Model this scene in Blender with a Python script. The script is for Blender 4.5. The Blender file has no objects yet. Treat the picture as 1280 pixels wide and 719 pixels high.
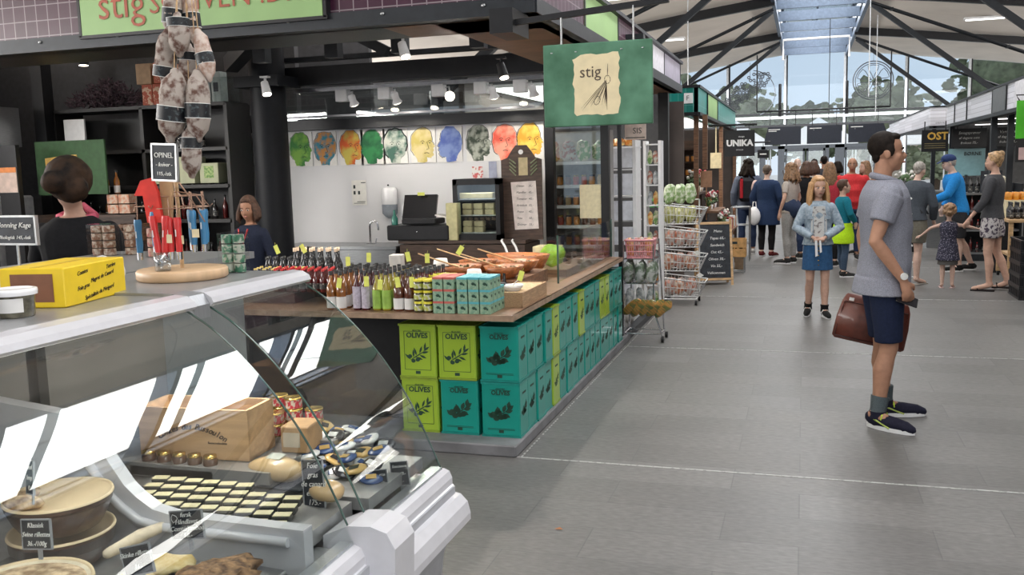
import bpy, math, random
from mathutils import Vector, Matrix, noise
random.seed(7)
S = bpy.context.scene
COL = S.collection
# ------------------------------------------------------------ camera
RX = Vector((0.953591934446996, 0.013395451822991844, -0.30080389696294463))
RY = Vector((0.29991011078617547, -0.13105661005587665, 0.9449222668605528))
RZ = Vector((-0.026764678325357963, -0.9912843824206653, -0.12899195774551342))
EYE = 1.65
FPX = 1150.0
cam = bpy.data.cameras.new('camera'); camo = bpy.data.objects.new('camera', cam); COL.objects.link(camo)
cam.sensor_width = 36.0; cam.lens = FPX / 1280 * 36; cam.clip_start = .05; cam.clip_end = 400
camo.matrix_world = Matrix(((RX[0], -RX[1], -RX[2], 0), (RY[0], -RY[1], -RY[2], 0), (RZ[0], -RZ[1], -RZ[2], EYE), (0, 0, 0, 1)))
S.camera = camo
# ------------------------------------------------------------ colour management, world
S.view_settings.view_transform = 'Standard'; S.view_settings.look = 'None'
S.view_settings.gamma = 1; S.view_settings.use_curve_mapping = False
S.view_settings.exposure = 0.2
S.cycles.max_bounces = 7; S.cycles.transparent_max_bounces = 16; S.cycles.glossy_bounces = 4
S.cycles.sample_clamp_indirect = 4.0; S.cycles.caustics_reflective = False; S.cycles.caustics_refractive = False
W = bpy.data.worlds.new('overcast_sky'); S.world = W; W.use_nodes = True
nt = W.node_tree; bg = nt.nodes['Background']
tc = nt.nodes.new('ShaderNodeTexCoord'); nz = nt.nodes.new('ShaderNodeTexNoise'); nz.inputs['Scale'].default_value = 2.2
rp = nt.nodes.new('ShaderNodeValToRGB'); rp.color_ramp.elements[0].position = .38; rp.color_ramp.elements[1].position = .62
rp.color_ramp.elements[0].color = (.52, .62, .73, 1); rp.color_ramp.elements[1].color = (.84, .88, .91, 1)
nt.links.new(tc.outputs['Generated'], nz.inputs['Vector']); nt.links.new(nz.outputs['Fac'], rp.inputs['Fac'])
nt.links.new(rp.outputs['Color'], bg.inputs['Color']); bg.inputs['Strength'].default_value = 1.1

def area(name, loc, sx, sy, power, color=(1, 1, 1), rot=(0, 0, 0), spread=None):
    l = bpy.data.lights.new(name, 'AREA'); l.shape = 'RECTANGLE'; l.size = sx; l.size_y = sy; l.energy = power; l.color = color
    if spread: l.spread = spread
    o = bpy.data.objects.new(name, l); o.location = loc; o.rotation_euler = rot; COL.objects.link(o); return o

def spot(name, loc, target, power, angle=1.4, color=(1, .93, .82), r=.03, blend=.6):
    l = bpy.data.lights.new(name, 'SPOT'); l.energy = power; l.spot_size = angle; l.spot_blend = blend; l.color = color; l.shadow_soft_size = r
    o = bpy.data.objects.new(name, l); o.location = loc
    o.rotation_euler = (Vector(target) - Vector(loc)).to_track_quat('-Z', 'Y').to_euler(); COL.objects.link(o); return o

LX0, LX1, LZ = -.65, 1.27, 5.05          # skylight lantern over the aisle
# daylight coming down through every bay of the ridge skylight
k = 0
yy = -6.0
while yy < 33:
    area('skylight_daylight', ((LX0 + LX1) / 2, yy + 1.0, LZ + .62), LX1 - LX0 - .1, 1.86, 70, (1.0, .985, .97))
    yy += 2.0
# daylight through the glazed gable behind the viewer and the glazed gable ahead
area('gable_daylight', (.3, -7.4, 2.6), 12, 4.2, 260, (.95, .98, 1), (math.radians(-90), 0, 0))
area('gable_daylight', (.3, 33.2, 2.4), 9, 3.6, 260, (.95, .98, 1), (math.radians(90), 0, 0))
# fill lights added in rows under the roof slopes to brighten the hall
for yy in (-3, 3, 9, 15, 21, 27):
    for xx in (-4.6, 5.3):
        area('hall_fill_light', (xx, yy, 4.15), 1.2, 1.6, 30, (1, .97, .93))

# added strips standing for side glazing daylight, to brighten the ceiling
area('side_fill_daylight', (-10.9, 12.7, 2.75), 40, .9, 2300, (1, .97, .93), (math.radians(90), 0, math.radians(-90)))
area('side_fill_daylight', (11.5, 12.7, 2.75), 40, .9, 2300, (1, .97, .93), (math.radians(90), 0, math.radians(90)))

# ------------------------------------------------------------ helpers
def ray(u, v):
    d = Vector((u - 640, v - 359.5, FPX)); return Vector((RX.dot(d), RY.dot(d), RZ.dot(d)))
def aY(u, v, Y): r = ray(u, v); r = r * (Y / r.y); r.z += EYE; return r
def aZ(u, v, Z): r = ray(u, v); r = r * ((Z - EYE) / r.z); r.z += EYE; return r
def aX(u, v, X): r = ray(u, v); r = r * (X / r.x); r.z += EYE; return r

_m = {}
def M(name, c, rough=.55, metal=0., var=.12, scale=18., spec=.5, bump=0., c2=None, emit=0., thr=(.35, .65), stretch=None, trans=0., coat=0.):
    """principled surface whose colour wanders with a 3-D noise"""
    if name in _m: return _m[name]
    m = bpy.data.materials.new(name); m.use_nodes = True; t = m.node_tree; b = t.nodes['Principled BSDF']
    b.inputs['Roughness'].default_value = rough; b.inputs['Metallic'].default_value = metal
    b.inputs['Specular IOR Level'].default_value = spec; b.inputs['Coat Weight'].default_value = coat
    n = t.nodes.new('ShaderNodeTexNoise'); n.inputs['Scale'].default_value = scale; n.inputs['Detail'].default_value = 4
    tcn = t.nodes.new('ShaderNodeTexCoord'); mp = t.nodes.new('ShaderNodeMapping')
    if stretch: mp.inputs['Scale'].default_value = stretch
    t.links.new(tcn.outputs['Object'], mp.inputs['Vector']); t.links.new(mp.outputs['Vector'], n.inputs['Vector'])
    r = t.nodes.new('ShaderNodeValToRGB'); r.color_ramp.elements[0].position = thr[0]; r.color_ramp.elements[1].position = thr[1]
    ca = tuple(max(0, x * (1 - var)) for x in c); cb = c2 if c2 else tuple(min(1, x * (1 + var)) for x in c)
    r.color_ramp.elements[0].color = (*ca, 1); r.color_ramp.elements[1].color = (*cb, 1)
    t.links.new(n.outputs['Fac'], r.inputs['Fac']); t.links.new(r.outputs['Color'], b.inputs['Base Color'])
    if bump:
        bp = t.nodes.new('ShaderNodeBump'); bp.inputs['Strength'].default_value = bump; bp.inputs['Distance'].default_value = .01
        t.links.new(n.outputs['Fac'], bp.inputs['Height']); t.links.new(bp.outputs['Normal'], b.inputs['Normal'])
    if emit:
        t.links.new(r.outputs['Color'], b.inputs['Emission Color']); b.inputs['Emission Strength'].default_value = emit
    if trans: b.inputs['Transmission Weight'].default_value = trans
    _m[name] = m; return m

def glass(name, tint=(.93, .97, .96), refl=.10, rough=.02):
    """thin pane: mostly clear, mirrors more at a glancing angle"""
    if name in _m: return _m[name]
    m = bpy.data.materials.new(name); m.use_nodes = True; t = m.node_tree; t.nodes.clear()
    o = t.nodes.new('ShaderNodeOutputMaterial'); mx = t.nodes.new('ShaderNodeMixShader')
    tr = t.nodes.new('ShaderNodeBsdfTransparent'); gl = t.nodes.new('ShaderNodeBsdfGlossy'); gl.inputs['Roughness'].default_value = rough
    n = t.nodes.new('ShaderNodeTexNoise'); n.inputs['Scale'].default_value = 3
    mc = t.nodes.new('ShaderNodeMixRGB'); mc.inputs[1].default_value = (*tint, 1); mc.inputs[2].default_value = (*[x * .97 for x in tint], 1)
    t.links.new(n.outputs['Fac'], mc.inputs[0]); t.links.new(mc.outputs[0], tr.inputs['Color'])
    lw = t.nodes.new('ShaderNodeLayerWeight'); lw.inputs['Blend'].default_value = .5
    pw = t.nodes.new('ShaderNodeMath'); pw.operation = 'POWER'; pw.inputs[1].default_value = 4.0; t.links.new(lw.outputs['Facing'], pw.inputs[0])
    mt = t.nodes.new('ShaderNodeMath'); mt.operation = 'MULTIPLY_ADD'; mt.inputs[1].default_value = .75; mt.inputs[2].default_value = refl; mt.use_clamp = True
    t.links.new(pw.outputs[0], mt.inputs[0]); t.links.new(mt.outputs[0], mx.inputs['Fac'])
    t.links.new(tr.outputs[0], mx.inputs[1]); t.links.new(gl.outputs[0], mx.inputs[2]); t.links.new(mx.outputs[0], o.inputs['Surface'])
    _m[name] = m; return m

class B:
    """collects shapes, builds ONE mesh object"""
    def __init__(s): s.v = []; s.f = []; s.mi = []; s.sm = []
    def add(s, vs, fs, mi=0, sm=False):
        o = len(s.v); s.v += [tuple(x) for x in vs]
        for f in fs: s.f.append(tuple(i + o for i in f)); s.mi.append(mi); s.sm.append(sm)
        return s
    def box(s, c, d, rz=0, mi=0, rot=None, bev=0):
        hx, hy, hz = d[0] / 2, d[1] / 2, d[2] / 2
        R = rot if rot else Matrix.Rotation(rz, 3, 'Z'); c = Vector(c)
        if bev <= 0:
            vs = [c + R @ Vector((x, y, z)) for x in (-hx, hx) for y in (-hy, hy) for z in (-hz, hz)]
            return s.add(vs, [(0, 1, 3, 2), (4, 6, 7, 5), (0, 4, 5, 1), (2, 3, 7, 6), (0, 2, 6, 4), (1, 5, 7, 3)], mi)
        b = min(bev, hx * .9, hy * .9, hz * .9)
        def ring(z, i):
            a, e = hx - i, hy - i
            pts = [(a - b * .0, e - b), (a - b, e), (-a + b, e), (-a, e - b), (-a, -e + b), (-a + b, -e), (a - b, -e), (a, -e + b)]
            return [c + R @ Vector((x, y, z)) for x, y in pts]
        rs = [ring(-hz, b * .7), ring(-hz + b, 0), ring(hz - b, 0), ring(hz, b * .7)]
        return s.rings(rs, mi, True, False)
    def rings(s, rs, mi=0, cap=True, sm=True):
        n = len(rs[0]); vs = [p for r in rs for p in r]; fs = []
        for i in range(len(rs) - 1):
            for j in range(n):
                k2 = (j + 1) % n; fs.append((i * n + j, i * n + k2, (i + 1) * n + k2, (i + 1) * n + j))
        s.add(vs, fs, mi, sm)
        if cap: s.add(rs[0], [tuple(range(n))[::-1]], mi); s.add(rs[-1], [tuple(range(n))], mi)
        return s
    def tube(s, pts, r, n=8, mi=0, cap=True, round_=False, sm=True):
        pts = [Vector(p) for p in pts]
        rr = list(r) if isinstance(r, (list, tuple)) else [r] * len(pts)
        if round_:
            d0 = (pts[0] - pts[1]).normalized(); d1 = (pts[-1] - pts[-2]).normalized()
            p0, r0, p1, r1 = pts[0], rr[0], pts[-1], rr[-1]
            pts = [p0 + d0 * r0 * .95, p0 + d0 * r0 * .6] + pts + [p1 + d1 * r1 * .6, p1 + d1 * r1 * .95]
            rr = [r0 * .3, r0 * .8] + rr + [r1 * .8, r1 * .3]
        rs = []; up = None
        for i, p in enumerate(pts):
            d = (pts[min(i + 1, len(pts) - 1)] - pts[max(i - 1, 0)])
            if d.length < 1e-9: d = Vector((0, 0, 1))
            d.normalize()
            if up is None: up = Vector((0, 0, 1)) if abs(d.z) < .9 else Vector((0, 1, 0))
            a = d.cross(up).normalized(); b = a.cross(d).normalized(); up = b
            rs.append([p + a * (math.cos(t) * rr[i]) + b * (math.sin(t) * rr[i]) for t in [2 * math.pi * q / n for q in range(n)]])
        return s.rings(rs, mi, cap, sm)
    def lathe(s, c, prof, n=16, mi=0, cap=True, sm=True, rot=None, sx=1, sy=1):
        c = Vector(c); rs = []
        for r, z in prof:
            ring = [Vector((math.cos(t) * r * sx, math.sin(t) * r * sy, z)) for t in [2 * math.pi * q / n for q in range(n)]]
            rs.append([c + (rot @ p if rot else p) for p in ring])
        return s.rings(rs, mi, cap, sm)
    def sph(s, c, rad, n=12, m=8, mi=0, rot=None, jit=0, sm=True):
        if not isinstance(rad, (tuple, list)): rad = (rad,) * 3
        c = Vector(c); rs = []
        for i in range(m + 1):
            a = math.pi * (i + .04 if i == 0 else (i - .04 if i == m else i)) / m
            ring = []
            for q in range(n):
                t = 2 * math.pi * q / n
                p = Vector((math.sin(a) * math.cos(t) * rad[0], math.sin(a) * math.sin(t) * rad[1], -math.cos(a) * rad[2]))
                if jit: p *= 1 + random.uniform(-jit, jit)
                ring.append(c + (rot @ p if rot else p))
            rs.append(ring)
        return s.rings(rs, mi, True, sm)
    def prism(s, pts, n, t, mi=0):
        """flat outline (3-D points) given a thickness t along n"""
        n = Vector(n).normalized() * t; a = [Vector(p) for p in pts]; b = [p + n for p in a]; k = len(a)
        s.add(a + b, [tuple(range(k))[::-1], tuple(range(k, 2 * k))] + [(i, (i + 1) % k, (i + 1) % k + k, i + k) for i in range(k)], mi)
        return s
    def ell(s, rs_, mi=0, n=16):
        """stack of ellipses (centre, rx, ry)"""
        return s.rings([[Vector(c) + Vector((math.cos(t) * rx, math.sin(t) * ry, 0)) for t in [2 * math.pi * q / n for q in range(n)]] for c, rx, ry in rs_], mi)
    def mesh(s, name):
        me = bpy.data.meshes.new(name); me.from_pydata(s.v, [], s.f)
        me.polygons.foreach_set('material_index', s.mi); me.polygons.foreach_set('use_smooth', s.sm); me.update(); return me
    def build(s, name, mats, parent=None, loc=None, rz=None):
        me = s.mesh(name)
        for m in (mats if isinstance(mats, (list, tuple)) else [mats]): me.materials.append(m)
        o = bpy.data.objects.new(name, me); COL.objects.link(o)
        if parent: o.parent = parent
        if loc is not None: o.location = loc
        if rz is not None: o.rotation_euler = (0, 0, rz)
        return o

def tag(o, label=None, cat=None, group=None, kind=None):
    if label: o['label'] = label
    if cat: o['category'] = cat
    if group: o['group'] = group
    if kind: o['kind'] = kind
    return o
def thing(name, label, cat, loc=(0, 0, 0), rz=0, group=None):
    o = bpy.data.objects.new(name, None); o.empty_display_size = .05; COL.objects.link(o); o.location = loc; o.rotation_euler = (0, 0, rz)
    return tag(o, label, cat, group)
def struct(o): o['kind'] = 'structure'; return o
def copy(o, loc, rz=None, label=None, group=None, scale=None):
    r = o.copy(); COL.objects.link(r); r.location = loc
    if rz is not None: r.rotation_euler = (0, 0, rz)
    if scale: r.scale = (scale,) * 3
    if label: r['label'] = label
    if group: r['group'] = group
    for ch in o.children:
        c = ch.copy(); COL.objects.link(c); c.parent = r
        for g in ch.children:
            d = g.copy(); COL.objects.link(d); d.parent = c
    return r
def text(s, size, loc, mat, parent=None, face='-y', shear=0, name='lettering', bold=0, align='CENTER', sx=1, tilt=0, ext=.0006):
    cu = bpy.data.curves.new(name, 'FONT'); cu.body = s; cu.size = size; cu.align_x = align; cu.align_y = 'CENTER'; cu.shear = shear
    cu.extrude = ext; cu.offset = bold; cu.resolution_u = 2; cu.materials.append(mat)
    tmp = bpy.data.objects.new(name, cu); me = bpy.data.meshes.new_from_object(tmp); bpy.data.objects.remove(tmp); bpy.data.curves.remove(cu)
    o = bpy.data.objects.new(name, me); COL.objects.link(o); o.location = loc
    rz = {'-y': 0, '+x': math.pi / 2, '-x': -math.pi / 2, '+y': math.pi}.get(face, face if not isinstance(face, str) else 0)
    o.rotation_euler = (math.pi / 2, tilt, rz); o.scale = (sx, 1, 1)
    if parent: o.parent = parent
    return o
def arc(c, r, a0, a1, n, plane='xz'):
    out = []
    for i in range(n + 1):
        a = a0 + (a1 - a0) * i / n; x, z = math.cos(a) * r, math.sin(a) * r
        out.append((c[0] + x, c[1], c[2] + z) if plane == 'xz' else ((c[0] + x, c[1] + z, c[2]) if plane == 'xy' else (c[0], c[1] + x, c[2] + z)))
    return out

# ------------------------------------------------------------ common materials
BLACK = M('black_steel', (.012, .012, .014), .42, .3)
DARK = M('charcoal_steel', (.022, .025, .03), .45, .35, bump=.05)
BLUEST = M('bluish_steel', (.09, .12, .17), .45, .4)
WHITE = M('white_paint', (.78, .78, .79), .5, var=.04)
WHITEP = M('white_plastic', (.80, .80, .82), .25, var=.03, coat=.4)
ALU = M('brushed_aluminium', (.62, .64, .66), .28, .85, stretch=(1, 30, 1))
STEEL = M('stainless_steel', (.42, .43, .44), .3, .9, stretch=(1, 1, 20))
WOOD = M('brown_wood', (.17, .085, .045), .5, var=.35, scale=8, stretch=(1, 6, 6))
WOODD = M('dark_brown_wood', (.06, .035, .025), .5, var=.35, scale=8, stretch=(1, 6, 6))
WOODL = M('pale_wood', (.55, .36, .19), .5, var=.22, scale=7, stretch=(1, 8, 8))
WIRE = M('white_wire', (.72, .72, .72), .35, .2)
CHROME = M('chrome', (.7, .7, .72), .12, 1.)
CHALK = M('chalk', (.8, .8, .78), .9)
BOARD = M('slate_board', (.018, .022, .03), .6, var=.4)
PAPER = M('white_paper', (.75, .74, .70), .8, var=.05)
CREAM = M('cream_paper', (.72, .62, .40), .8, var=.1)
YTAG = M('yellow_tag', (.75, .78, .16), .7, var=.08)
PANE = glass('clear_pane')
PANEC = glass('case_glass', (.97, .99, .985), .06); PANEF = glass('curved_case_glass', (.96, .985, .98), .09, .01)
TEALG = glass('green_glass_edge', (.25, .55, .45), .2)
# ============================================================ SETTING
def floor_mat():
    m = bpy.data.materials.new('slate_floor_tiles'); m.use_nodes = True; t = m.node_tree; b = t.nodes['Principled BSDF']
    tcn = t.nodes.new('ShaderNodeTexCoord'); mp = t.nodes.new('ShaderNodeMapping'); t.links.new(tcn.outputs['Object'], mp.inputs['Vector'])
    br = t.nodes.new('ShaderNodeTexBrick'); br.offset = .37; br.inputs['Scale'].default_value = 1.0
    br.inputs['Brick Width'].default_value = .9; br.inputs['Row Height'].default_value = .33; br.inputs['Mortar Size'].default_value = .0035; br.inputs['Mortar Smooth'].default_value = .3
    br.inputs['Color1'].default_value = (.122, .119, .117, 1); br.inputs['Color2'].default_value = (.152, .149, .147, 1); br.inputs['Mortar'].default_value = (.105, .104, .104, 1)
    t.links.new(mp.outputs['Vector'], br.inputs['Vector'])
    n = t.nodes.new('ShaderNodeTexNoise'); n.inputs['Scale'].default_value = 1.3; n.inputs['Detail'].default_value = 9; n.inputs['Roughness'].default_value = .72
    t.links.new(tcn.outputs['Object'], n.inputs['Vector'])
    n2 = t.nodes.new('ShaderNodeTexNoise'); n2.inputs['Scale'].default_value = 60; n2.inputs['Detail'].default_value = 6; mp2 = t.nodes.new('ShaderNodeMapping'); mp2.inputs['Scale'].default_value = (.35, 1, 1)
    t.links.new(tcn.outputs['Object'], mp2.inputs['Vector']); t.links.new(mp2.outputs['Vector'], n2.inputs['Vector'])
    r1 = t.nodes.new('ShaderNodeValToRGB'); r1.color_ramp.elements[0].position = .3; r1.color_ramp.elements[1].position = .7
    r1.color_ramp.elements[0].color = (.80, .80, .80, 1); r1.color_ramp.elements[1].color = (1.16, 1.14, 1.12, 1)
    r2 = t.nodes.new('ShaderNodeValToRGB'); r2.color_ramp.elements[0].position = .3; r2.color_ramp.elements[1].position = .72
    r2.color_ramp.elements[0].color = (.78, .78, .78, 1); r2.color_ramp.elements[1].color = (1.2, 1.2, 1.2, 1)
    t.links.new(n.outputs['Fac'], r1.inputs['Fac']); t.links.new(n2.outputs['Fac'], r2.inputs['Fac'])
    a = t.nodes.new('ShaderNodeMixRGB'); a.blend_type = 'MULTIPLY'; a.inputs[0].default_value = 1
    c = t.nodes.new('ShaderNodeMixRGB'); c.blend_type = 'MULTIPLY'; c.inputs[0].default_value = 1
    t.links.new(br.outputs['Color'], a.inputs[1]); t.links.new(r1.outputs['Color'], a.inputs[2])
    t.links.new(a.outputs[0], c.inputs[1]); t.links.new(r2.outputs['Color'], c.inputs[2]); t.links.new(c.outputs[0], b.inputs['Base Color'])
    rr = t.nodes.new('ShaderNodeMapRange'); rr.inputs['To Min'].default_value = .34; rr.inputs['To Max'].default_value = .58
    t.links.new(n.outputs['Fac'], rr.inputs['Value']); t.links.new(rr.outputs[0], b.inputs['Roughness']); b.inputs['Specular IOR Level'].default_value = .45
    bp = t.nodes.new('ShaderNodeBump'); bp.inputs['Strength'].default_value = .25; bp.inputs['Distance'].default_value = .004
    t.links.new(br.outputs['Fac'], bp.inputs['Height']); bp.invert = True; t.links.new(bp.outputs['Normal'], b.inputs['Normal'])
    return m
b = B(); b.box((0, 12.5, -.05), (26, 42, .1)); struct(b.build('floor', floor_mat()))
SEAM = M('pale_floor_seam', (.36, .36, .35), .6, var=.25, scale=40, thr=(.4, .5))
for i, y in enumerate((4.88, 8.21, 11.54, 14.9)):
    b = B(); b.box((1.6, y, .001), (6.3, .012, .003)); struct(b.build('trim_%d' % (i + 1), SEAM))
b = B()
for i in range(150):
    if i % 9 != 8: b.box((-1.525, 4.9 + i * .05, .001), (.009, .03, .003))
struct(b.build('trim_5', SEAM))
# asphalt and distant ground outside the gable
b = B(); b.box((0, 75, -.12), (160, 82.8, .1)); o = b.build('ground', M('outdoor_paving', (.66, .65, .63), .8, var=.10, scale=1)); struct(o)

# roof slopes (curved), ridge skylight
RP = [(1.27, 5.08), (2.6, 4.92), (4.2, 4.70), (5.8, 4.50), (7.6, 4.22), (9.6, 3.75), (11.5, 3.2)]
CEIL = M('ceiling_board', (.72, .65, .58), .8, var=.05, scale=1.2)
for side, nm in ((1, 'ceiling_right'), (-1, 'ceiling_left')):
    pts = [(.31 + side * (x - .31), z) for x, z in RP]
    b = B()
    for y0, y1 in [(-8 + 2.98 * k2, -8 + 2.98 * (k2 + 1) - .02) for k2 in range(14)]:
        for (xa, za), (xb, zb) in zip(pts, pts[1:]):
            q = [(xa, y0, za + .16), (xa, y1, za + .16), (xb, y1, zb + .16), (xb, y0, zb + .16)]
            b.add(q + [(x, y, z + .1) for x, y, z in q], [(0, 1, 2, 3), (4, 5, 6, 7), (0, 1, 5, 4), (2, 3, 7, 6), (1, 2, 6, 5), (3, 0, 4, 7)])
    # dark joints between the boards are a backing sheet just above them
    struct(b.build(nm, CEIL))
    b = B()
    for (xa, za), (xb, zb) in zip(pts, pts[1:]):
        b.add([(xa, -8, za + .3), (xa, 33.7, za + .3), (xb, 33.7, zb + .3), (xb, -8, zb + .3)], [(0, 1, 2, 3)])
    struct(b.build('roof_' + nm[8:], BLACK))
# lantern: upstands, cross beams, frosted panes
b = B()
for x in (LX0 - .04, LX1 + .04): b.box((x, 12.7, LZ + .42), (.08, 41.6, .8))
struct(b.build('trim_lantern_side', BLUEST))
b = B(); yy = -7.0
while yy < 33.4:
    b.box(((LX0 + LX1) / 2, yy, LZ + .22), (LX1 - LX0, .08, .24)); yy += 2.0
struct(b.build('trim_lantern_beam', BLUEST))
b = B()
for x in (LX0 + .02, .31, LX1 - .02): b.box((x, 12.7, LZ + .84), (.05, 41.6, .06))
struct(b.build('trim_lantern_bar', BLUEST))
b = B(); b.box(((LX0 + LX1) / 2, 12.7, LZ + .9), (LX1 - LX0 + .2, 41.6, .012)); struct(b.build('window_skylight', PANE))

# rafters every six metres, raking struts and tie rods
for fy in (3.5, 9.5, 15.5, 21.5, 27.5):
    for side in (1, -1):
        X = lambda x: .31 + side * (x - .31)
        b = B(); pr = [(X(x), z) for x, z in RP[:-1]]
        for (xa, za), (xb, zb) in zip(pr, pr[1:]):
            b.add([(xa, fy - .06, za + .13), (xa, fy + .05, za + .13), (xb, fy + .05, zb + .13), (xb, fy - .06, zb + .13),
                   (xa, fy - .06, za - .07), (xa, fy + .06, za - .07), (xb, fy + .06, zb - .07), (xb, fy - .06, zb - .07)],
                  [(0, 1, 2, 3), (4, 5, 6, 7), (0, 3, 7, 4), (1, 2, 6, 5), (0, 1, 5, 4), (2, 3, 7, 6)])
        struct(b.build('beam_rafter', BLACK))
        b = B(); ang = math.atan2(-2.55, 3.2)
        c = Vector((X(1.3 + 1.65), fy, 4.9 - 1.3)); L = 4.15
        b.box(c, (L, .09, .10), rot=Matrix.Rotation(-ang * side if side == 1 else -ang * side, 3, 'Y'))
        struct(b.build('beam_strut', DARK))
        b = B()
        for dy in (-.07, .07):
            b.tube([(X(1.3), fy + dy, 4.93), (X(6.6), fy + dy, 2.75)], .026, 8)
        for q in (.08, .5, .93): b.box((X(1.3 + 5.3 * q), fy, 4.93 - 2.18 * q), (.05, .22, .05))
        struct(b.build('beam_tie_rod', DARK))
        b = B(); b.tube([(X(4.45), fy, 0 if abs(X(4.45)) > 3 else 0), (X(4.45), fy, 2.5)], .075, 12); struct(b.build('column', DARK))
# white frame hanging below the far end of the skylight
b = B()
f0, f1 = LX0 + .05, LX1 - .12
b.tube([(f0, 27.6, 4.45), (f0, 27.6, 5.0), (f1, 27.6, 5.0), (f1, 27.6, 4.45)], .03, 6)
struct(b.build('trim_white_frame', WHITE))
# flat lamps under the roof slopes
LAMPON = M('lamp_diffuser', (1, .98, .94), .4, var=.01, emit=2.2)
for i, (x, y) in enumerate(((4.0, 24.5), (5.6, 18.5), (-3.6, 18.0), (-3.4, 24.5))):
    t = thing('ceiling_lamp', '%s flat strip lamp under the %s roof slope' % (('faint far', 'long', 'nearer', 'far')[i], 'right' if x > 0 else 'left'), 'lamp', (x, y, 4.60 if abs(x) < 5 else 4.5))
    zc = .22 if abs(x) < 5 else .12
    B().box((0, 0, zc + .02), (.9, .16, .05)).build('lamp_body', WHITE, t); B().box((0, 0, zc - .015), (.82, .12, .02)).build('diffuser', LAMPON, t)

# far gable: mullions, transom, panes, doors
MW = M('mullion_paint', (.50, .52, .54), .4, .3)
GY = 33.5
for i in range(-6, 8):
    x = -.65 + 1.92 * i if i < 1 else 1.27 + 1.9 * (i - 1)
    ztop = 5.2
    for (xa, za), (xb, zb) in zip(RP, RP[1:]):
        d = abs(x - .31) + .31
        if xa <= d <= xb: ztop = za + (zb - za) * (d - xa) / (xb - xa) + .25
    if abs(x - .31) < 1.1: ztop = 5.9
    b = B(); b.box((x, GY - .07, ztop / 2 if not (-.7 < x < 2) else (ztop + 2.1) / 2), (.07, .10, ztop if not (-.7 < x < 2) else ztop - 2.1), mi=0)
    b.box((x + .06, GY, ztop / 2 if not (-.7 < x < 2) else (ztop + 2.1) / 2), (.05, .14, ztop if not (-.7 < x < 2) else ztop - 2.1), mi=1)
    struct(b.build('trim_mullion', [MW, BLACK]))
b = B(); b.box((.3, GY - .22, 3.11), (17, .12, .10)); struct(b.build('trim_transom', M('transom_grey', (.42, .43, .44), .5)))
b = B(); b.box((.3, GY - .12, 3.24), (17, .1, .06)); b.box((.3, GY - .1, 2.83), (17, .1, .08)); struct(b.build('trim_transom_dark', BLACK))
for i in range(-6, 8):
    xa = -.65 + 1.92 * i if i < 1 else 1.27 + 1.9 * (i - 1)
    b = B(); h0 = 2.86 if -2.6 < xa < 3.2 else .05
    b.box((xa + .95, GY + .02, (h0 + 5.2) / 2), (1.86, .012, 5.2 - h0)); struct(b.build('window_%d' % (i + 7), glass('gable_glass', (.93, .96, .98), .03)))
# entrance doors (closed leaves with panes)
b = B()
for x, w in ((-2.57, .1), (-1.35, .14), (-.75, .22), (.75, .12), (1.15, .3), (2.35, .1)): b.box((x, GY - .08, 1.07), (w, .12, 2.14))
b.box((-.1, GY - .08, 2.10), (5.0, .12, .12)); struct(b.build('trim_door_frame', DARK))
for i, (xa, xb) in enumerate(((-2.5, -1.42), (-.62, .02), (.08, .68), (1.32, 2.28))):
    t = bpy.data.objects.new('door_%d' % (i + 1), None); COL.objects.link(t); t['kind'] = 'structure'
    b = B()
    for x in (xa + .03, xb - .03): b.box((x, GY - .08, 1.03), (.06, .06, 2.04))
    for z in (.06, 2.0): b.box(((xa + xb) / 2, GY - .08, z), (xb - xa, .06, .1))
    b.build('door_frame', DARK, t); B().box(((xa + xb) / 2, GY - .08, 1.03), (xb - xa - .1, .01, 1.9)).build('door_pane', PANE, t)
    B().tube([(xb - .12, GY - .14, .8), (xb - .12, GY - .14, 1.3)], .015, 6).build('door_handle', STEEL, t)
# three dark information panels over the doors
for i, (xa, xb, w1) in enumerate(((-1.22, -.04, 'gate 1'), (.02, 1.12, 'wayout'), (1.2, 2.28, 'toilets'))):
    t = thing('information_panel', ('dark overhead panel above the doors, with two lines of small text', 'dark overhead panel above the doors, middle of the three', 'dark overhead panel above the doors with a pointed right end')[i], 'sign', ((xa + xb) / 2, 29.6, 2.4), 0, 'overhead panels at the entrance')
    h = .27; w = (xb - xa) / 2 * .9
    pts = [(-w, 0, -h), (w + (.0 if i < 2 else .06), 0, -h), (w + (0 if i < 2 else .10), 0, 0), (w, 0, h), (-w + (.1 if i == 0 else 0), 0, h), (-w, 0, -.1)]
    B().prism(pts, (0, 1, 0), .08).build('board', M('panel_navy', (.018, .022, .035), .5), t)
    B().box((-.25, -.006, .19), (.34, .006, .025)).box((-.3, -.006, .14), (.24 if i == 0 else .01, .006, .02)).build('text_line', CHALK, t)
    B().tube([(-w * .7, .04, h), (-w * .7, .04, .75)], .012, 6).build('hanger', BLACK, t); B().tube([(w * .7, .04, h), (w * .7, .04, .75)], .012, 6).build('hanger', BLACK, t)
b = B(); b.tube([(-1.4, 29.64, 3.15), (2.4, 29.64, 3.15)], .03, 6); b.tube([(-1.4, 29.64, 3.15), (-1.4, 29.64, 4.85)], .02, 6); b.tube([(2.4, 29.64, 3.15), (2.4, 29.64, 4.8)], .02, 6); struct(b.build('beam_panel_rail', BLACK))
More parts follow.
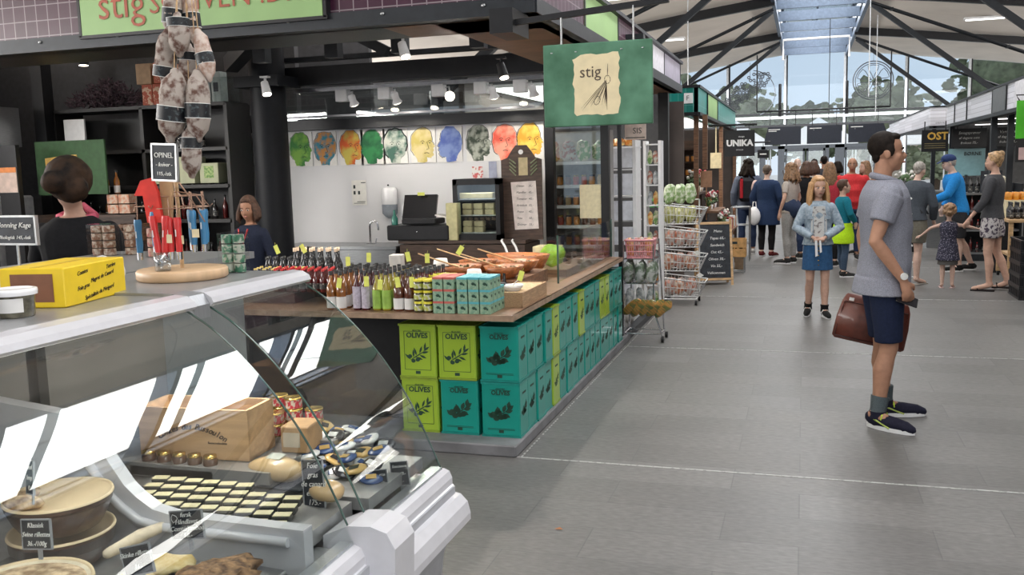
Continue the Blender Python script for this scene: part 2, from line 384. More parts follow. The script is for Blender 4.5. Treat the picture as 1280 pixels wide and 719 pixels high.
# side walls of the hall and the gable behind the viewer (glazed above a low wall)
for nm, x in (('wall_left', -11.2), ('wall_right', 11.8)):
    b = B(); b.box((x, 12.7, .5), (.12, 41.8, 1.0)); yy = -8
    while yy < 34: b.box((x, yy, 1.8), (.1, .1, 3.5)); yy += 3
    b.box((x, 12.7, 3.15), (.12, 41.8, .15)); struct(b.build(nm, DARK))
b = B(); b.box((.3, -7.8, .4), (23, .12, .8))
for i in range(-6, 7): b.box((i * 1.9 + .3, -7.8, 2.6), (.09, .1, 5.2))
b.box((.3, -7.8, 2.6), (23, .1, .12)); struct(b.build('wall_rear', DARK))

# wheel-shaped and leaf-dot decorations hanging in front of the gable glass
GREYM = M('grey_metal_line', (.12, .13, .15), .5, .3)
t = thing('wheel_decoration', 'round wire wheel with six petal spokes hanging before the gable glass', 'decoration', (2.13, 33.0, 4.18))
b = B(); b.tube(arc((0, 0, 0), .62, 0, 2 * math.pi, 36), .018, 6, cap=False); b.tube(arc((0, 0, 0), .55, 0, 2 * math.pi, 36), .014, 6, cap=False); b.build('rim', GREYM, t)
b = B()
for i in range(6):
    a = math.pi / 6 + i * math.pi / 3
    for s in (-1, 1):
        b.tube([(math.cos(a + s * d2) * r, 0, math.sin(a + s * d2) * r) for r, d2 in ((.05, 0), (.2, .24), (.38, .38), (.5, .34), (.5, 0))], .013, 5)
b.build('petal_spoke', GREYM, t); B().tube([(0, 0, .6), (0, 0, .84)], .006, 5).build('wire', GREYM, t)
t = thing('honeycomb_decoration', 'hanging cluster of dark ring shapes before the gable glass', 'decoration', (-1.9, 33.2, 4.0))
b = B(); random.seed(3)
for i in range(-9, 8):
    for j in range(-7, 7):
        x, z = i * .115 + (j % 2) * .057, j * .10
        if abs(z - x * .75 - .1) < .26 + .16 * random.random() and x * x + z * z < .85 and random.random() < .88:
            b.tube(arc((x, 0, z), .045, 0, 2 * math.pi, 6), .018, 4, cap=False, sm=False)
b.build('ring_lattice', GREYM, t); B().tube([(.1, 0, .5), (.1, 0, 1.0)], .006, 5).build('wire', GREYM, t)
b = B(); b.tube(arc((.15, .02, -.05), .78, -1.2, 1.5, 20), .014, 5); b.build('wire_hoop', GREYM, t)
# two cylindrical spotlights on the transom
for i, (u, v) in enumerate(((975, 122), (1058.5, 120))):
    p = aY(u, v, 33.1); t = thing('gable_spotlight', 'slim black tube lamp on the transom, %s of the entrance axis' % ('left' if i == 0 else 'right'), 'spotlight', (p.x, 33.1, 3.21))
    B().lathe((0, 0, .18), [(.035, 0), (.05, .02), (.05, .82), (.03, .84)], 10).build('lamp_tube', BLACK, t); B().box((0, .09, .06), (.1, .26, .26)).build('bracket', BLACK, t)
# hanging wires from the roof
for i, (x, y) in enumerate(((.56, 24.0), (1.62, 24.0), (-2.0, 17.0), (1.25, 20.6))):
    b = B(); b.tube([(x, y, 2.6 if i < 2 else 2.9), (x, y, 5.0)], .010, 5); struct(b.build('trim_hanging_wire', (BLACK, MW, MW, MW)[i]))

# ---------------- outside: trees, tents, low roofs
LEAF = M('tree_leaves', (.12, .145, .085), .8, var=.45, scale=3, thr=(.3, .7), bump=.6)
LEAF2 = M('tree_leaves_pale', (.20, .225, .145), .8, var=.4, scale=3, thr=(.3, .7), bump=.6)
BARK = M('bark', (.10, .07, .05), .9, var=.3)
random.seed(11)
def tree(x, y, h, w, mat, label):
    t = thing('tree', label, 'tree', (x, y, -.07), 0, 'trees outside the gable')
    b = B(); b.tube([(0, 0, 0), (.1, 0, h * .35), (0, .1, h * .6)], [.22, .17, .1], 8); b.tube([(.1, 0, h * .33), (w * .3, 0, h * .6)], [.1, .05], 6); b.tube([(.1, 0, h * .35), (-w * .3, .2, h * .62)], [.1, .05], 6); b.build('trunk', BARK, t)
    b = B()
    for i in range(420):
        a, e, r = random.uniform(0, 6.28), random.uniform(-1, 1), random.random() ** .4
        c = Vector((math.cos(a) * math.sqrt(1 - e * e) * w * .5 * r, math.sin(a) * math.sqrt(1 - e * e) * w * .5 * r, h * .62 + e * h * .38 * r))
        s = random.uniform(.12, .34) * w * .22
        R = Matrix.Rotation(random.uniform(0, 6), 3, 'X') @ Matrix.Rotation(random.uniform(0, 6), 3, 'Z')
        pts = [c + R @ Vector((math.cos(q) * s, math.sin(q) * s * .7, random.uniform(-.2, .2) * s)) for q in [i2 * math.pi / 3 for i2 in range(6)]]
        b.add(pts, [(0, 1, 2, 3, 4, 5)])
    b.sph((0, 0, h * .62), (w * .36, w * .36, h * .27), 12, 8, jit=.12); b.build('crown', mat, t)
for i, (x, y, h, w, m_, lb) in enumerate((
        (-9.5, 52, 8.6, 7.5, LEAF2, 'pale tall tree outside, behind the hanging ring cluster'), (-3.8, 62, 6.6, 6.5, LEAF2, 'rounded tree outside beyond the left entrance panes'),
        (.6, 72, 5.9, 8.0, LEAF, 'low distant tree outside straight over the doors'), (4.9, 64, 6.8, 6.5, LEAF2, 'mid-height tree outside below the wheel decoration'),
        (11.2, 57, 9.2, 7.6, LEAF, 'broad dark tree outside, largest seen through the right panes'), (20.0, 62, 10.5, 8.0, LEAF2, 'tall pale tree outside at the right end of the gable'),
        (-18.0, 60, 9.5, 8.0, LEAF, 'dark tree outside at the far left of the gable'), (-6.5, 46, 3.2, 3.6, LEAF, 'small bushy tree outside left of the doors'), (9.5, 46, 3.4, 4.0, LEAF, 'bushy dark tree outside right of the doors'),
        (6.2, 50, 2.4, 3.4, LEAF2, 'low green shrub-like tree outside to the right of the doors'))):
    tree(x, y, h, w, m_, lb)
TENT = M('tent_canvas', (.82, .82, .82), .8, var=.04)
for i, (x, y, w) in enumerate(((-3.0, 43, 3.2), (.6, 44, 3.2), (4.4, 43.5, 3.2))):
    t = thing('market_tent', ('white peaked market tent outside, left of the doors', 'white peaked market tent outside, behind the middle doors', 'white peaked market tent outside, right of the doors')[i], 'tent', (x, y, -.07), 0, 'tents outside')
    b = B(); h = w / 2
    b.add([(-h, -h, 2.5), (h, -h, 2.5), (h, h, 2.5), (-h, h, 2.5), (0, 0, 3.6), (-h, -h, 2.25), (h, -h, 2.25), (h, h, 2.25), (-h, h, 2.25)], [(0, 1, 4), (1, 2, 4), (2, 3, 4), (3, 0, 4), (0, 1, 6, 5), (1, 2, 7, 6), (2, 3, 8, 7), (3, 0, 5, 8)])
    b.build('canopy', TENT, t)
    for sx, sy in ((-1, -1), (1, -1), (1, 1), (-1, 1)): B().tube([(sx * h * .95, sy * h * .95, 0), (sx * h * .95, sy * h * .95, 2.45)], .03, 6).build('leg', WIRE, t)
t = thing('outdoor_building', 'low pale building with an orange tiled roof outside on the right', 'building', (9.5, 80, -.07))
B().box((0, 0, 1.6), (12, 6, 3.2)).build('wall', M('pale_render', (.55, .48, .40), .9), t)
B().add([(-6.3, -3.4, 3.1), (6.3, -3.4, 3.1), (6.3, 3.4, 3.1), (-6.3, 3.4, 3.1), (-6.3, 0, 4.6), (6.3, 0, 4.6)], [(0, 1, 5, 4), (2, 3, 4, 5), (0, 4, 3), (1, 2, 5)]).build('roof', M('orange_tiles', (.42, .17, .09), .8, var=.25), t)
for i in range(5): B().box((-4.6 + i * 2.3, -3.02, 1.6), (.9, .06, 1.1)).build('window', BLACK, t)
# ============================================================ OLIVE STALL (shell)
FX, FY, FZ = -1.45, 5.05, 2.52
def tile_mat(name, c, g, w=.1, h=.2, off=0):
    m = bpy.data.materials.new(name); m.use_nodes = True; t = m.node_tree; b = t.nodes['Principled BSDF']; b.inputs['Roughness'].default_value = .3
    tcn = t.nodes.new('ShaderNodeTexCoord'); sx = t.nodes.new('ShaderNodeSeparateXYZ'); t.links.new(tcn.outputs['Object'], sx.inputs[0])
    ad = t.nodes.new('ShaderNodeMath'); ad.operation = 'ADD'; t.links.new(sx.outputs['X'], ad.inputs[0]); t.links.new(sx.outputs['Y'], ad.inputs[1])
    cb = t.nodes.new('ShaderNodeCombineXYZ'); t.links.new(ad.outputs[0], cb.inputs['X']); t.links.new(sx.outputs['Z'], cb.inputs['Y'])
    br = t.nodes.new('ShaderNodeTexBrick'); br.offset = off; br.inputs['Scale'].default_value = 1; br.inputs['Brick Width'].default_value = w; br.inputs['Row Height'].default_value = h
    br.inputs['Mortar Size'].default_value = .0035; br.inputs['Color1'].default_value = (*[x * .85 for x in c], 1); br.inputs['Color2'].default_value = (*[x * 1.2 for x in c], 1); br.inputs['Mortar'].default_value = (*g, 1)
    t.links.new(cb.outputs[0], br.inputs['Vector']); t.links.new(br.outputs['Color'], b.inputs['Base Color']); return m
PURP = tile_mat('aubergine_tiles', (.045, .008, .026), (.27, .22, .24), .093, .10)
TEALT = tile_mat('teal_tiles', (.01, .20, .17), (.15, .40, .36), .11, .5)
GREYT = tile_mat('grey_board_tiles', (.70, .70, .76), (.38, .38, .42), 1.6, .07)
GREENP = M('sign_green', (.27, .44, .17), .45, var=.06, scale=4)
b = B(); b.box((-5.0, FY + .03, FZ + .33), (7.1, .06, .54)); struct(b.build('wall_fascia_front', PURP))
b = B()
for y0, y1, mi in ((FY, 6.35, 0), (6.35, 7.55, 1), (7.6, 9.05, 0), (9.05, 10.15, 2), (10.2, 11.5, 3)):
    b.box((FX - .03, (y0 + y1) / 2, FZ + .19), (.06, y1 - y0, .26), mi=mi)
    b.box((FX - .025, y1 + .02, FZ + .19), (.06, .03, .27), mi=4)
struct(b.build('wall_fascia_side', [PURP, GREENP, M('pale_panel', (.62, .60, .66), .4), M('mauve_panel', (.33, .30, .38), .4, scale=5), BLACK]))
b = B(); b.box((-4.98, FY + .03, FZ + .02), (7.14, .12, .09)); b.box((FX - .03, 8.25, FZ + .02), (.12, 6.5, .09)); b.box((FX - .03, 8.25, FZ + .33), (.14, 6.5, .03)); struct(b.build('trim_fascia_edge', DARK))
b = B(); b.box((-1.78, 8.3, FZ - .01), (.6, 6.3, .03)); b.box((-1.95, 5.35, FZ - .01), (.9, .5, .03)); struct(b.build('ceiling_soffit', M('varnished_plywood', (.20, .10, .055), .5, var=.2, scale=5)))
b = B(); b.box((-5.2, 5.35, FZ - .01), (5.6, .5, .03)); struct(b.build('ceiling_soffit_dark', DARK))
b = B()
for i in range(10): b.sph((-7.3 + i * .62, FY - .035, FZ + .035), (.014, .008, .01), 8, 4)
struct(b.build('trim_fascia_bolt', STEEL))
# green name sign on the fascia
RUST = M('rust_lettering', (.35, .07, .03), .5)
t = thing('stall_name_sign', 'long light green sign board with rust red lettering on the tiled fascia', 'sign', (-3.585, FY - .03, FZ + .32))
B().box((0, 0, 0), (1.74, .05, .54)).build('sign_board', GREENP, t)
B().box((0, .005, -.28), (1.80, .06, .02)).box((-.885, .005, 0), (.02, .06, .56)).box((.885, .005, 0), (.02, .06, .56)).build('sign_frame', BLACK, t)
text('stig', .27, (-.55, -.03, -.10), RUST, t, bold=-.001, name='lettering'); text('SOLIVEN', .19, (.03, -.03, -.115), RUST, t, bold=-.0008, name='lettering'); text('.DK', .18, (.60, -.03, -.115), RUST, t, bold=-.0008, name='lettering')
# dark posts and beams
def post(nm, x, y, z0, z1, w=.09, m=BLACK, d=None): b = B(); b.box((x, y, (z0 + z1) / 2), (w, d or w, z1 - z0)); return struct(b.build(nm, m))
post('column', -1.74, 8.40, 0, FZ, .075); post('column', -1.60, 8.36, 0, FZ, .035)
post('column', -2.27, 8.42, 0, FZ, .085); post('column', -7.62, 7.9, 0, 3.0, .14)
b = B(); b.tube([(-4.80, 7.7, 0), (-4.80, 7.7, 3.1)], .165, 20); b.box((-4.80, 7.7, 2.5), (.46, .4, .1)); struct(b.build('column_round', M('black_gloss_column', (.008, .009, .012), .5, spec=.25)))
post('column', -1.62, 11.3, 0, FZ, .12)
b = B(); b.box((-3.7, 8.4, 2.13), (2.95, .1, .10)); struct(b.build('beam_wall_head', BLACK))
b = B(); b.box((-3.2, 7.95, 2.56), (3.8, .16, .17)); struct(b.build('beam_lattice_lower', BLACK))
b = B(); b.box((-3.2, 7.95, 2.72), (3.8, .1, .04)); b.box((-4.1, 6.3, 3.0), (5.6, .08, .1)); struct(b.build('beam_lattice_upper', DARK))
b = B()
for x in (-4.4, -3.72, -3.12, -2.45): b.box((x, 7.0, 2.9), (.12, .1, .62))
struct(b.build('beam_lattice_post', DARK))
def bar(b, p, q, w, h): 
    p, q = Vector(p), Vector(q); d = q - p; r = d.to_track_quat('X', 'Z').to_matrix(); b.box((p + q) / 2, (d.length, w, h), rot=r)
b = B(); bar(b, (-5.05, 7.5, 2.66), (-3.35, 6.0, 3.02), .12, .14); struct(b.build('beam_diagonal', DARK))
b = B()
for p, q in (((-4.6, 7.8, 3.25), (-3.6, 7.8, 2.72)), ((-4.2, 7.0, 3.2), (-3.2, 7.0, 2.75)), ((-3.4, 6.6, 3.05), (-2.3, 7.6, 2.75)), ((-2.9, 6.2, 3.1), (-1.9, 7.0, 2.7)), ((-5.6, 6.6, 3.0), (-7.6, 6.0, 2.7)), ((-5.0, 5.3, 2.62), (-7.6, 7.8, 2.9)), ((-2.5, 5.4, 2.9), (-1.6, 8.2, 2.7))): bar(b, p, q, .07, .09)
struct(b.build('beam_lattice_web', DARK))
b = B(); b.box((-8.1, 7.9, 2.98), (1.2, .12, .1)); b.box((-6.3, 7.9, 3.0), (2.7, .12, .14)); struct(b.build('beam_left', BLACK))
# back wall of the stall, white, glazed above
b = B(); b.box((-3.75, 8.47, 1.04), (2.9, .06, 2.08)); b.box((-5.6, 8.47, 1.04), (.55, .06, 2.08)); struct(b.build('wall_back', M('white_wall', (.66, .66, .68), .6, var=.03, scale=2)))
b = B(); b.box((-3.75, 8.42, 2.32), (2.9, .01, .36)); struct(b.build('window_back', PANE))
b = B(); b.box((-7.0, 8.6, 1.6), (4.0, .08, 3.2)); b.box((-5.5, 9.4, 2.4), (1.9, .08, 1.9)); b.box((-4.9, 12.9, 1.6), (6.2, .08, 3.2)); b.box((-9.0, 7.0, 1.6), (.08, 3.2, 3.2)); struct(b.build('wall_far_partition', M('dark_partition', (.05, .05, .055), .6)))  # panel by the round column added to close a bright daylight gap
b = B(); b.box((-1.99, 8.4, 1.55), (.44, .01, 1.5)); struct(b.build('window_side', PANE))
# kerb plinth
b = B(); b.box((-4.2, 6.7, .035), (5.3, 3.68, .07), bev=.008); struct(b.build('trim_plinth', M('kerb_stone', (.17, .17, .18), .55, var=.2, scale=6)))
b = B(); b.box((-1.60, 10.2, .03), (.08, 3.6, .06)); struct(b.build('trim_threshold', DARK))

# ---------------- olive tins
GREEN_T = M('lime_tin', (.33, .49, .04), .32, .1, var=.06, scale=4, coat=.3); TEAL_T = M('teal_tin', (.006, .29, .235), .32, .1, var=.08, scale=4, coat=.3)
GREEN_R = M('lime_tin_rim', (.30, .42, .05), .35, .3); TEAL_R = M('teal_tin_rim', (.02, .28, .24), .35, .3); INK = M('dark_print', (.012, .05, .03), .5)
TW, TD, TH = .245, .183, .333
def olive_print(b, cx, cz, s, y, axis='y', dark=0):
    """a branch with slender leaves and olives printed on a face"""
    def put(pts): 
        q = [(cx + px * s, y, cz + pz * s) if axis == 'y' else (y, cx + px * s, cz + pz * s) for px, pz in pts]
        b.prism(q, (0, -1, 0) if axis == 'y' else (1, 0, 0), .0008)
    def leaf(x, z, a, L, w): put([(x + math.cos(a) * L * t_ - math.sin(a) * w * h, z + math.sin(a) * L * t_ + math.cos(a) * w * h) for t_, h in ((0, 0), (.3, .8), (.6, .9), (1, 0), (.6, -.9), (.3, -.8))])
    leaf(-.4, -.25, .55, 1.0, .03)
    for x, z, a in ((-.35, -.2, 2.4), (-.2, -.1, 1.6), (-.05, 0, 1.9), (.1, .1, 1.2), (.2, .12, .2), (.3, .22, .6), (.1, .02, -.4), (-.1, -.08, -.3), (.35, .25, 1.4)): leaf(x, z, a, .38, .055 + .05 * dark)
    for x, z in (((-.22, -.26), (.0, -.2), (-.38, -.05)) if not dark else ((-.22, -.2), (0, -.14), (-.36, -.02), (.18, -.1), (-.1, .08))):
        r = .11 + .04 * dark; put([(x + math.cos(q) * r, z + math.sin(q) * r * .85) for q in [i * math.pi / 5 for i in range(10)]])
def make_tin(kind):
    g = kind == 'lime'; body, rim = (GREEN_T, GREEN_R) if g else (TEAL_T, TEAL_R)
    t = thing('olive_tin', '', 'tin')
    B().box((0, 0, TH / 2), (TW - .008, TD - .006, TH - .012), bev=.008).build('tin_body', body, t)
    for z, nm_r in ((.006, 'bottom_rim'), (TH - .008, 'top_rim')):
        b = B(); ho = [(sx * (TW / 2 - .001), sy * (TD / 2 - .001)) for sx, sy in ((-1, -1), (1, -1), (1, 1), (-1, 1))]; hi_ = [(x * .95, y * .94) for x, y in ho]
        vs = [(x, y, z + dz) for dz in (-.006, .006) for x, y in ho] + [(x, y, z + dz) for dz in (-.006, .006) for x, y in hi_]
        fs = []
        for i in range(4): j = (i + 1) % 4; fs += [(i, j, 4 + j, 4 + i), (8 + i, 12 + i, 12 + j, 8 + j), (4 + i, 4 + j, 12 + j, 12 + i), (i, 8 + i, 8 + j, j)]
        b.add(vs, fs); b.build(nm_r, rim, t)
    b = B(); y = -TD / 2 + .0025; x = TW / 2 - .0035
    olive_print(b, 0, TH * .45, .09, x, 'x', 0 if g else 1); b.box((x + .0005, 0, .26), (.001, .07, .012)); b.build('side_print', INK, t)
    b = B(); olive_print(b, 0, TH * .42, .13, y, 'y', 0 if g else 1)
    if g:
        for dx, dz, w, h in ((0, -.115, .17, .0025), (0, .12, .17, .0025)): b.box((dx, y - .0005, TH / 2 + dz), (w, .001, h))
        for sx in (-1, 1): b.box((sx * .085, y - .0005, TH / 2 + .0025), (.002, .001, .235))
    else:
        for z in (.285, .052, .045): b.box((0, y - .0005, z), (.13 if z > .1 else .17, .001, .002))
    b.box((0, y - .0005, .035), (.03, .001, .018))
    b.build('printed_branch', INK, t); t2 = text('OLIVES', .045 if g else .037, (0, y - .001, .262 if g else .268), INK, t, bold=.0012, sx=1.0)
    text('SELECTED', .013, (0, y - .001, .292), INK, t, name='small_lettering')
    return t
TINS = {'lime': make_tin('lime'), 'teal': make_tin('teal')}; used = {}
def tin(kind, x, y, z, lab):
    o = TINS[kind]; n = used.get(kind, 0); used[kind] = n + 1; rz = random.uniform(-.012, .012)
    if n == 0: o.location = (x, y, z); o.rotation_euler = (0, 0, rz); o['label'] = lab; o['group'] = 'olive tins stacked under the counter'; return o
    return copy(o, (x, y, z), rz, lab, 'olive tins stacked under the counter')
TX, TY = -1.685, 5.10
ORD = ['', 'second', 'third', 'fourth', 'fifth', 'sixth', 'seventh', 'eighth', 'ninth', 'tenth', 'eleventh', 'twelfth', 'thirteenth', 'fourteenth', 'fifteenth', 'sixteenth', 'seventeenth']
tin('teal', TX, TY, .07, 'teal olive tin at the front corner of the counter, lower row')
tin('teal', TX, TY, .07 + TH, 'teal olive tin at the front corner of the counter, upper row under the wood edge')
tin('teal', TX - .262, TY + .005, .07, 'teal olive tin on the front, lower row, left of the corner tin')
tin('lime', TX - .268, TY + .005, .07 + TH, 'lime green olive tin on the front, upper row, left of the teal corner tin')
tin('lime', TX - .52, TY + .01, .07, 'lime green olive tin half hidden by the glass case, lower row')
tin('lime', TX - .522, TY + .01, .07 + TH, 'lime green olive tin on the front, upper row, leftmost')
top = 'TTTGTTTGTTTGGTTT'; low = 'TTTGTTTTTTTTTTTTG'[:16]
for r, s in enumerate((low, top)):
    for i in range(1, 17):
        if i >= len(s) + 1: continue
        k_ = 'lime' if s[i - 1] == 'G' else 'teal'
        tin(k_, TX + random.uniform(-.006, .006), TY + i * (TD + .005), .07 + TH * r, '%s olive tin facing the aisle, %s row, %s from the front corner' % ('lime green' if k_ == 'lime' else 'teal', ('lower', 'upper')[r], ORD[i]))
b = B(); b.box((-3.9, 5.56, .43), (3.2, .6, .71)); b.box((-2.0, 7.05, .43), (.25, 2.4, .71)); tag(b.build('counter_carcass', BLACK), 'black base of the counter behind the stacked olive tins', 'counter')
# ---------------- wooden counter top
WTOP = M('counter_oak', (.21, .12, .07), .4, var=.3, scale=6, stretch=(.6, 8, 8))
b = B(); b.box((-3.3, 5.42, .80), (3.46, .96, .028)); b.box((-1.95, 7.1, .80), (.76, 2.4, .028)); o = b.build('countertop', WTOP); tag(o, 'long oak counter top running round the corner above the olive tins', 'countertop')
B().box((-3.3, 4.93, .797), (3.47, .014, .034)).box((-1.575, 6.61, .797), (.014, 3.38, .034)).build('edge_strip', M('pale_oak_edge', (.32, .22, .15), .45, var=.2), o)
B().box((-1.79, 7.45, .842), (.16, 1.4, .055)).build('raised_ledge', WTOP, o)

# hanging shop sign across the aisle edge
t = thing('hanging_sign', 'green square shop sign with a torn cream paper and an olive twig drawing', 'sign', (-1.03, 4.8, 2.07))
B().box((0, 0, 0), (.575, .03, .425), bev=.004).build('sign_board', M('weathered_green_board', (.055, .18, .095), .5, var=.3, scale=5, c2=(.11, .27, .17)), t)
random.seed(5); pts = []
for i in range(12): pts.append((-.125 + random.uniform(-.006, .006), -.145 + i * .025 + .0))
for i in range(9): pts.append((-.115 + i * .0285, .155 + random.uniform(-.006, .006) - (0 if i else .02)))
for i in range(12): pts.append((.118 + random.uniform(-.006, .006), .15 - i * .025))
for i in range(9): pts.append((.11 - i * .0275, -.158 + random.uniform(-.005, .005)))
B().prism([(x, -.0155, z) for x, z in pts], (0, -1, 0), .001).build('torn_paper', M('cream_poster', (.78, .66, .42), .7, var=.05), t)
INK2 = M('brown_ink', (.10, .07, .05), .7)
text('stig', .085, (-.035, -.0175, .062), INK2, t)
b = B(); random.seed(9)
def stroke(b, p, q, w, y=-.0172): p, q = Vector((p[0], y, p[1])), Vector((q[0], y, q[1])); d = (q - p).normalized(); n = Vector((-d.z, 0, d.x)) * w; b.add([p + n * .3, p - n * .3, (p + q) / 2 - n, q - n * .15, q + n * .15, (p + q) / 2 + n], [(0, 1, 2, 3, 4, 5)])
stroke(b, (.058, .10), (.055, .03), .0022)
for q in range(12): stroke(b, (.05, .02 - q * .002), (-.085 + q * .012 + random.uniform(-.01, .01), -.11 - random.random() * .03 + q * .003), .0014)
for q in range(4): stroke(b, (.05, .0), (.052 - q * .006, -.135 + q * .02), .0022)
for q in range(8): a = q * .8; stroke(b, (.055 + math.cos(a) * .016, .02 + math.sin(a) * .022), (.055 + math.cos(a + .8) * .016, .02 + math.sin(a + .8) * .022), .002)
for q in range(10): a = q * .63; stroke(b, (.0 + math.cos(a) * .015 + math.sin(a) * .006, -.085 + math.sin(a) * .022), (.0 + math.cos(a + .63) * .015 + math.sin(a + .63) * .006, -.085 + math.sin(a + .63) * .022), .0022)
b.build('twig_drawing', INK2, t)
B().lathe((-.24, -.016, .17), [(.006, -.002), (.006, .002)], 8).lathe((-.11, -.016, .17), [(.006, -.002), (.006, .002)], 8).lathe((.13, -.016, .17), [(.006, -.002), (.006, .002)], 8).lathe((.24, -.016, .17), [(.006, -.002), (.006, .002)], 8).build('screw', STEEL, t)
b = B(); b.tube([(-.19, 0, .21), (-.19, 0, .35)], .005, 6); b.tube([(.19, 0, .21), (.19, 0, .385)], .005, 6); b.build('hook', STEEL, t)
b = B(); bar(b, (-1.6, 4.86, 2.415), (-.66, 4.8, 2.47), .03, .03); b.box((-1.55, 4.95, 2.43), (.13, .3, .13)); tag(b.build('sign_bracket', BLACK), 'black steel arm carrying the green hanging sign', 'bracket')
# ============================================================ DISPLAY CASES (near left)
# front profile of the cases, z falls and x grows from the top rail to the bumper
PROF = [(-1.72, 1.262), (-1.64, 1.215), (-1.56, 1.15), (-1.48, 1.07), (-1.40, .975), (-1.325, .86), (-1.27, .75), (-1.23, .66), (-1.205, .60)]
def smooth_profile(p, n=5):
    out = []
    for i in range(len(p) - 1):
        a, b_, c, d = p[max(i - 1, 0)], p[i], p[i + 1], p[min(i + 2, len(p) - 1)]
        for k in range(n):
            t = k / n; out.append(tuple(.5 * (2 * b_[j] + (c[j] - a[j]) * t + (2 * a[j] - 5 * b_[j] + 4 * c[j] - d[j]) * t * t + (3 * b_[j] - a[j] - 3 * c[j] + d[j]) * t ** 3) for j in (0, 1)))
    return out + [p[-1]]
PROF = smooth_profile(PROF)
def curved_pane(b, prof, y0, y1, th):
    for off in (0, -th):
        vs = []
        for i, (x, z) in enumerate(prof):
            xa, za = prof[max(i - 1, 0)]; xb, zb = prof[min(i + 1, len(prof) - 1)]; d = Vector((xb - xa, 0, zb - za)).normalized(); n = Vector((-d.z, 0, d.x)) * off
            for k in range(5): y = y0 + (y1 - y0) * k / 4; vs.append((x - n.x * (1 if off else 0), y, z - n.z * (1 if off else 0)))
        b.add(vs, [(i * 5 + k, i * 5 + k + 1, (i + 1) * 5 + k + 1, (i + 1) * 5 + k) for i in range(len(prof) - 1) for k in range(4)], 0, True)
def sheet(b, prof, y0, y1, th, mi=0):
    for (xa, za), (xb, zb) in zip(prof, prof[1:]):
        d = Vector((xb - xa, 0, zb - za)).normalized(); n = Vector((-d.z, 0, d.x)) * -th
        b.add([(xa, y0, za), (xa, y1, za), (xb, y1, zb), (xb, y0, zb), (xa + n.x, y0, za + n.z), (xa + n.x, y1, za + n.z), (xb + n.x, y1, zb + n.z), (xb + n.x, y0, zb + n.z)],
              [(0, 3, 2, 1), (4, 5, 6, 7), (0, 1, 5, 4), (2, 3, 7, 6), (1, 2, 6, 5), (3, 0, 4, 7)], mi, False)
def prismY(b, prof, y0, y1, mi=0): b.prism([(x, y0, z) for x, z in prof], (0, 1, 0), y1 - y0, mi)
CASEW = M('case_white_enamel', (.60, .60, .64), .28, var=.03, coat=.4); CASEG = M('case_grey_panel', (.40, .41, .44), .45, var=.05); PLTOP = M('brushed_case_top', (.40, .41, .43), .35, .6, var=.08, stretch=(1, 20, 1))
DECK = M('case_deck_steel', (.40, .40, .40), .35, .6)
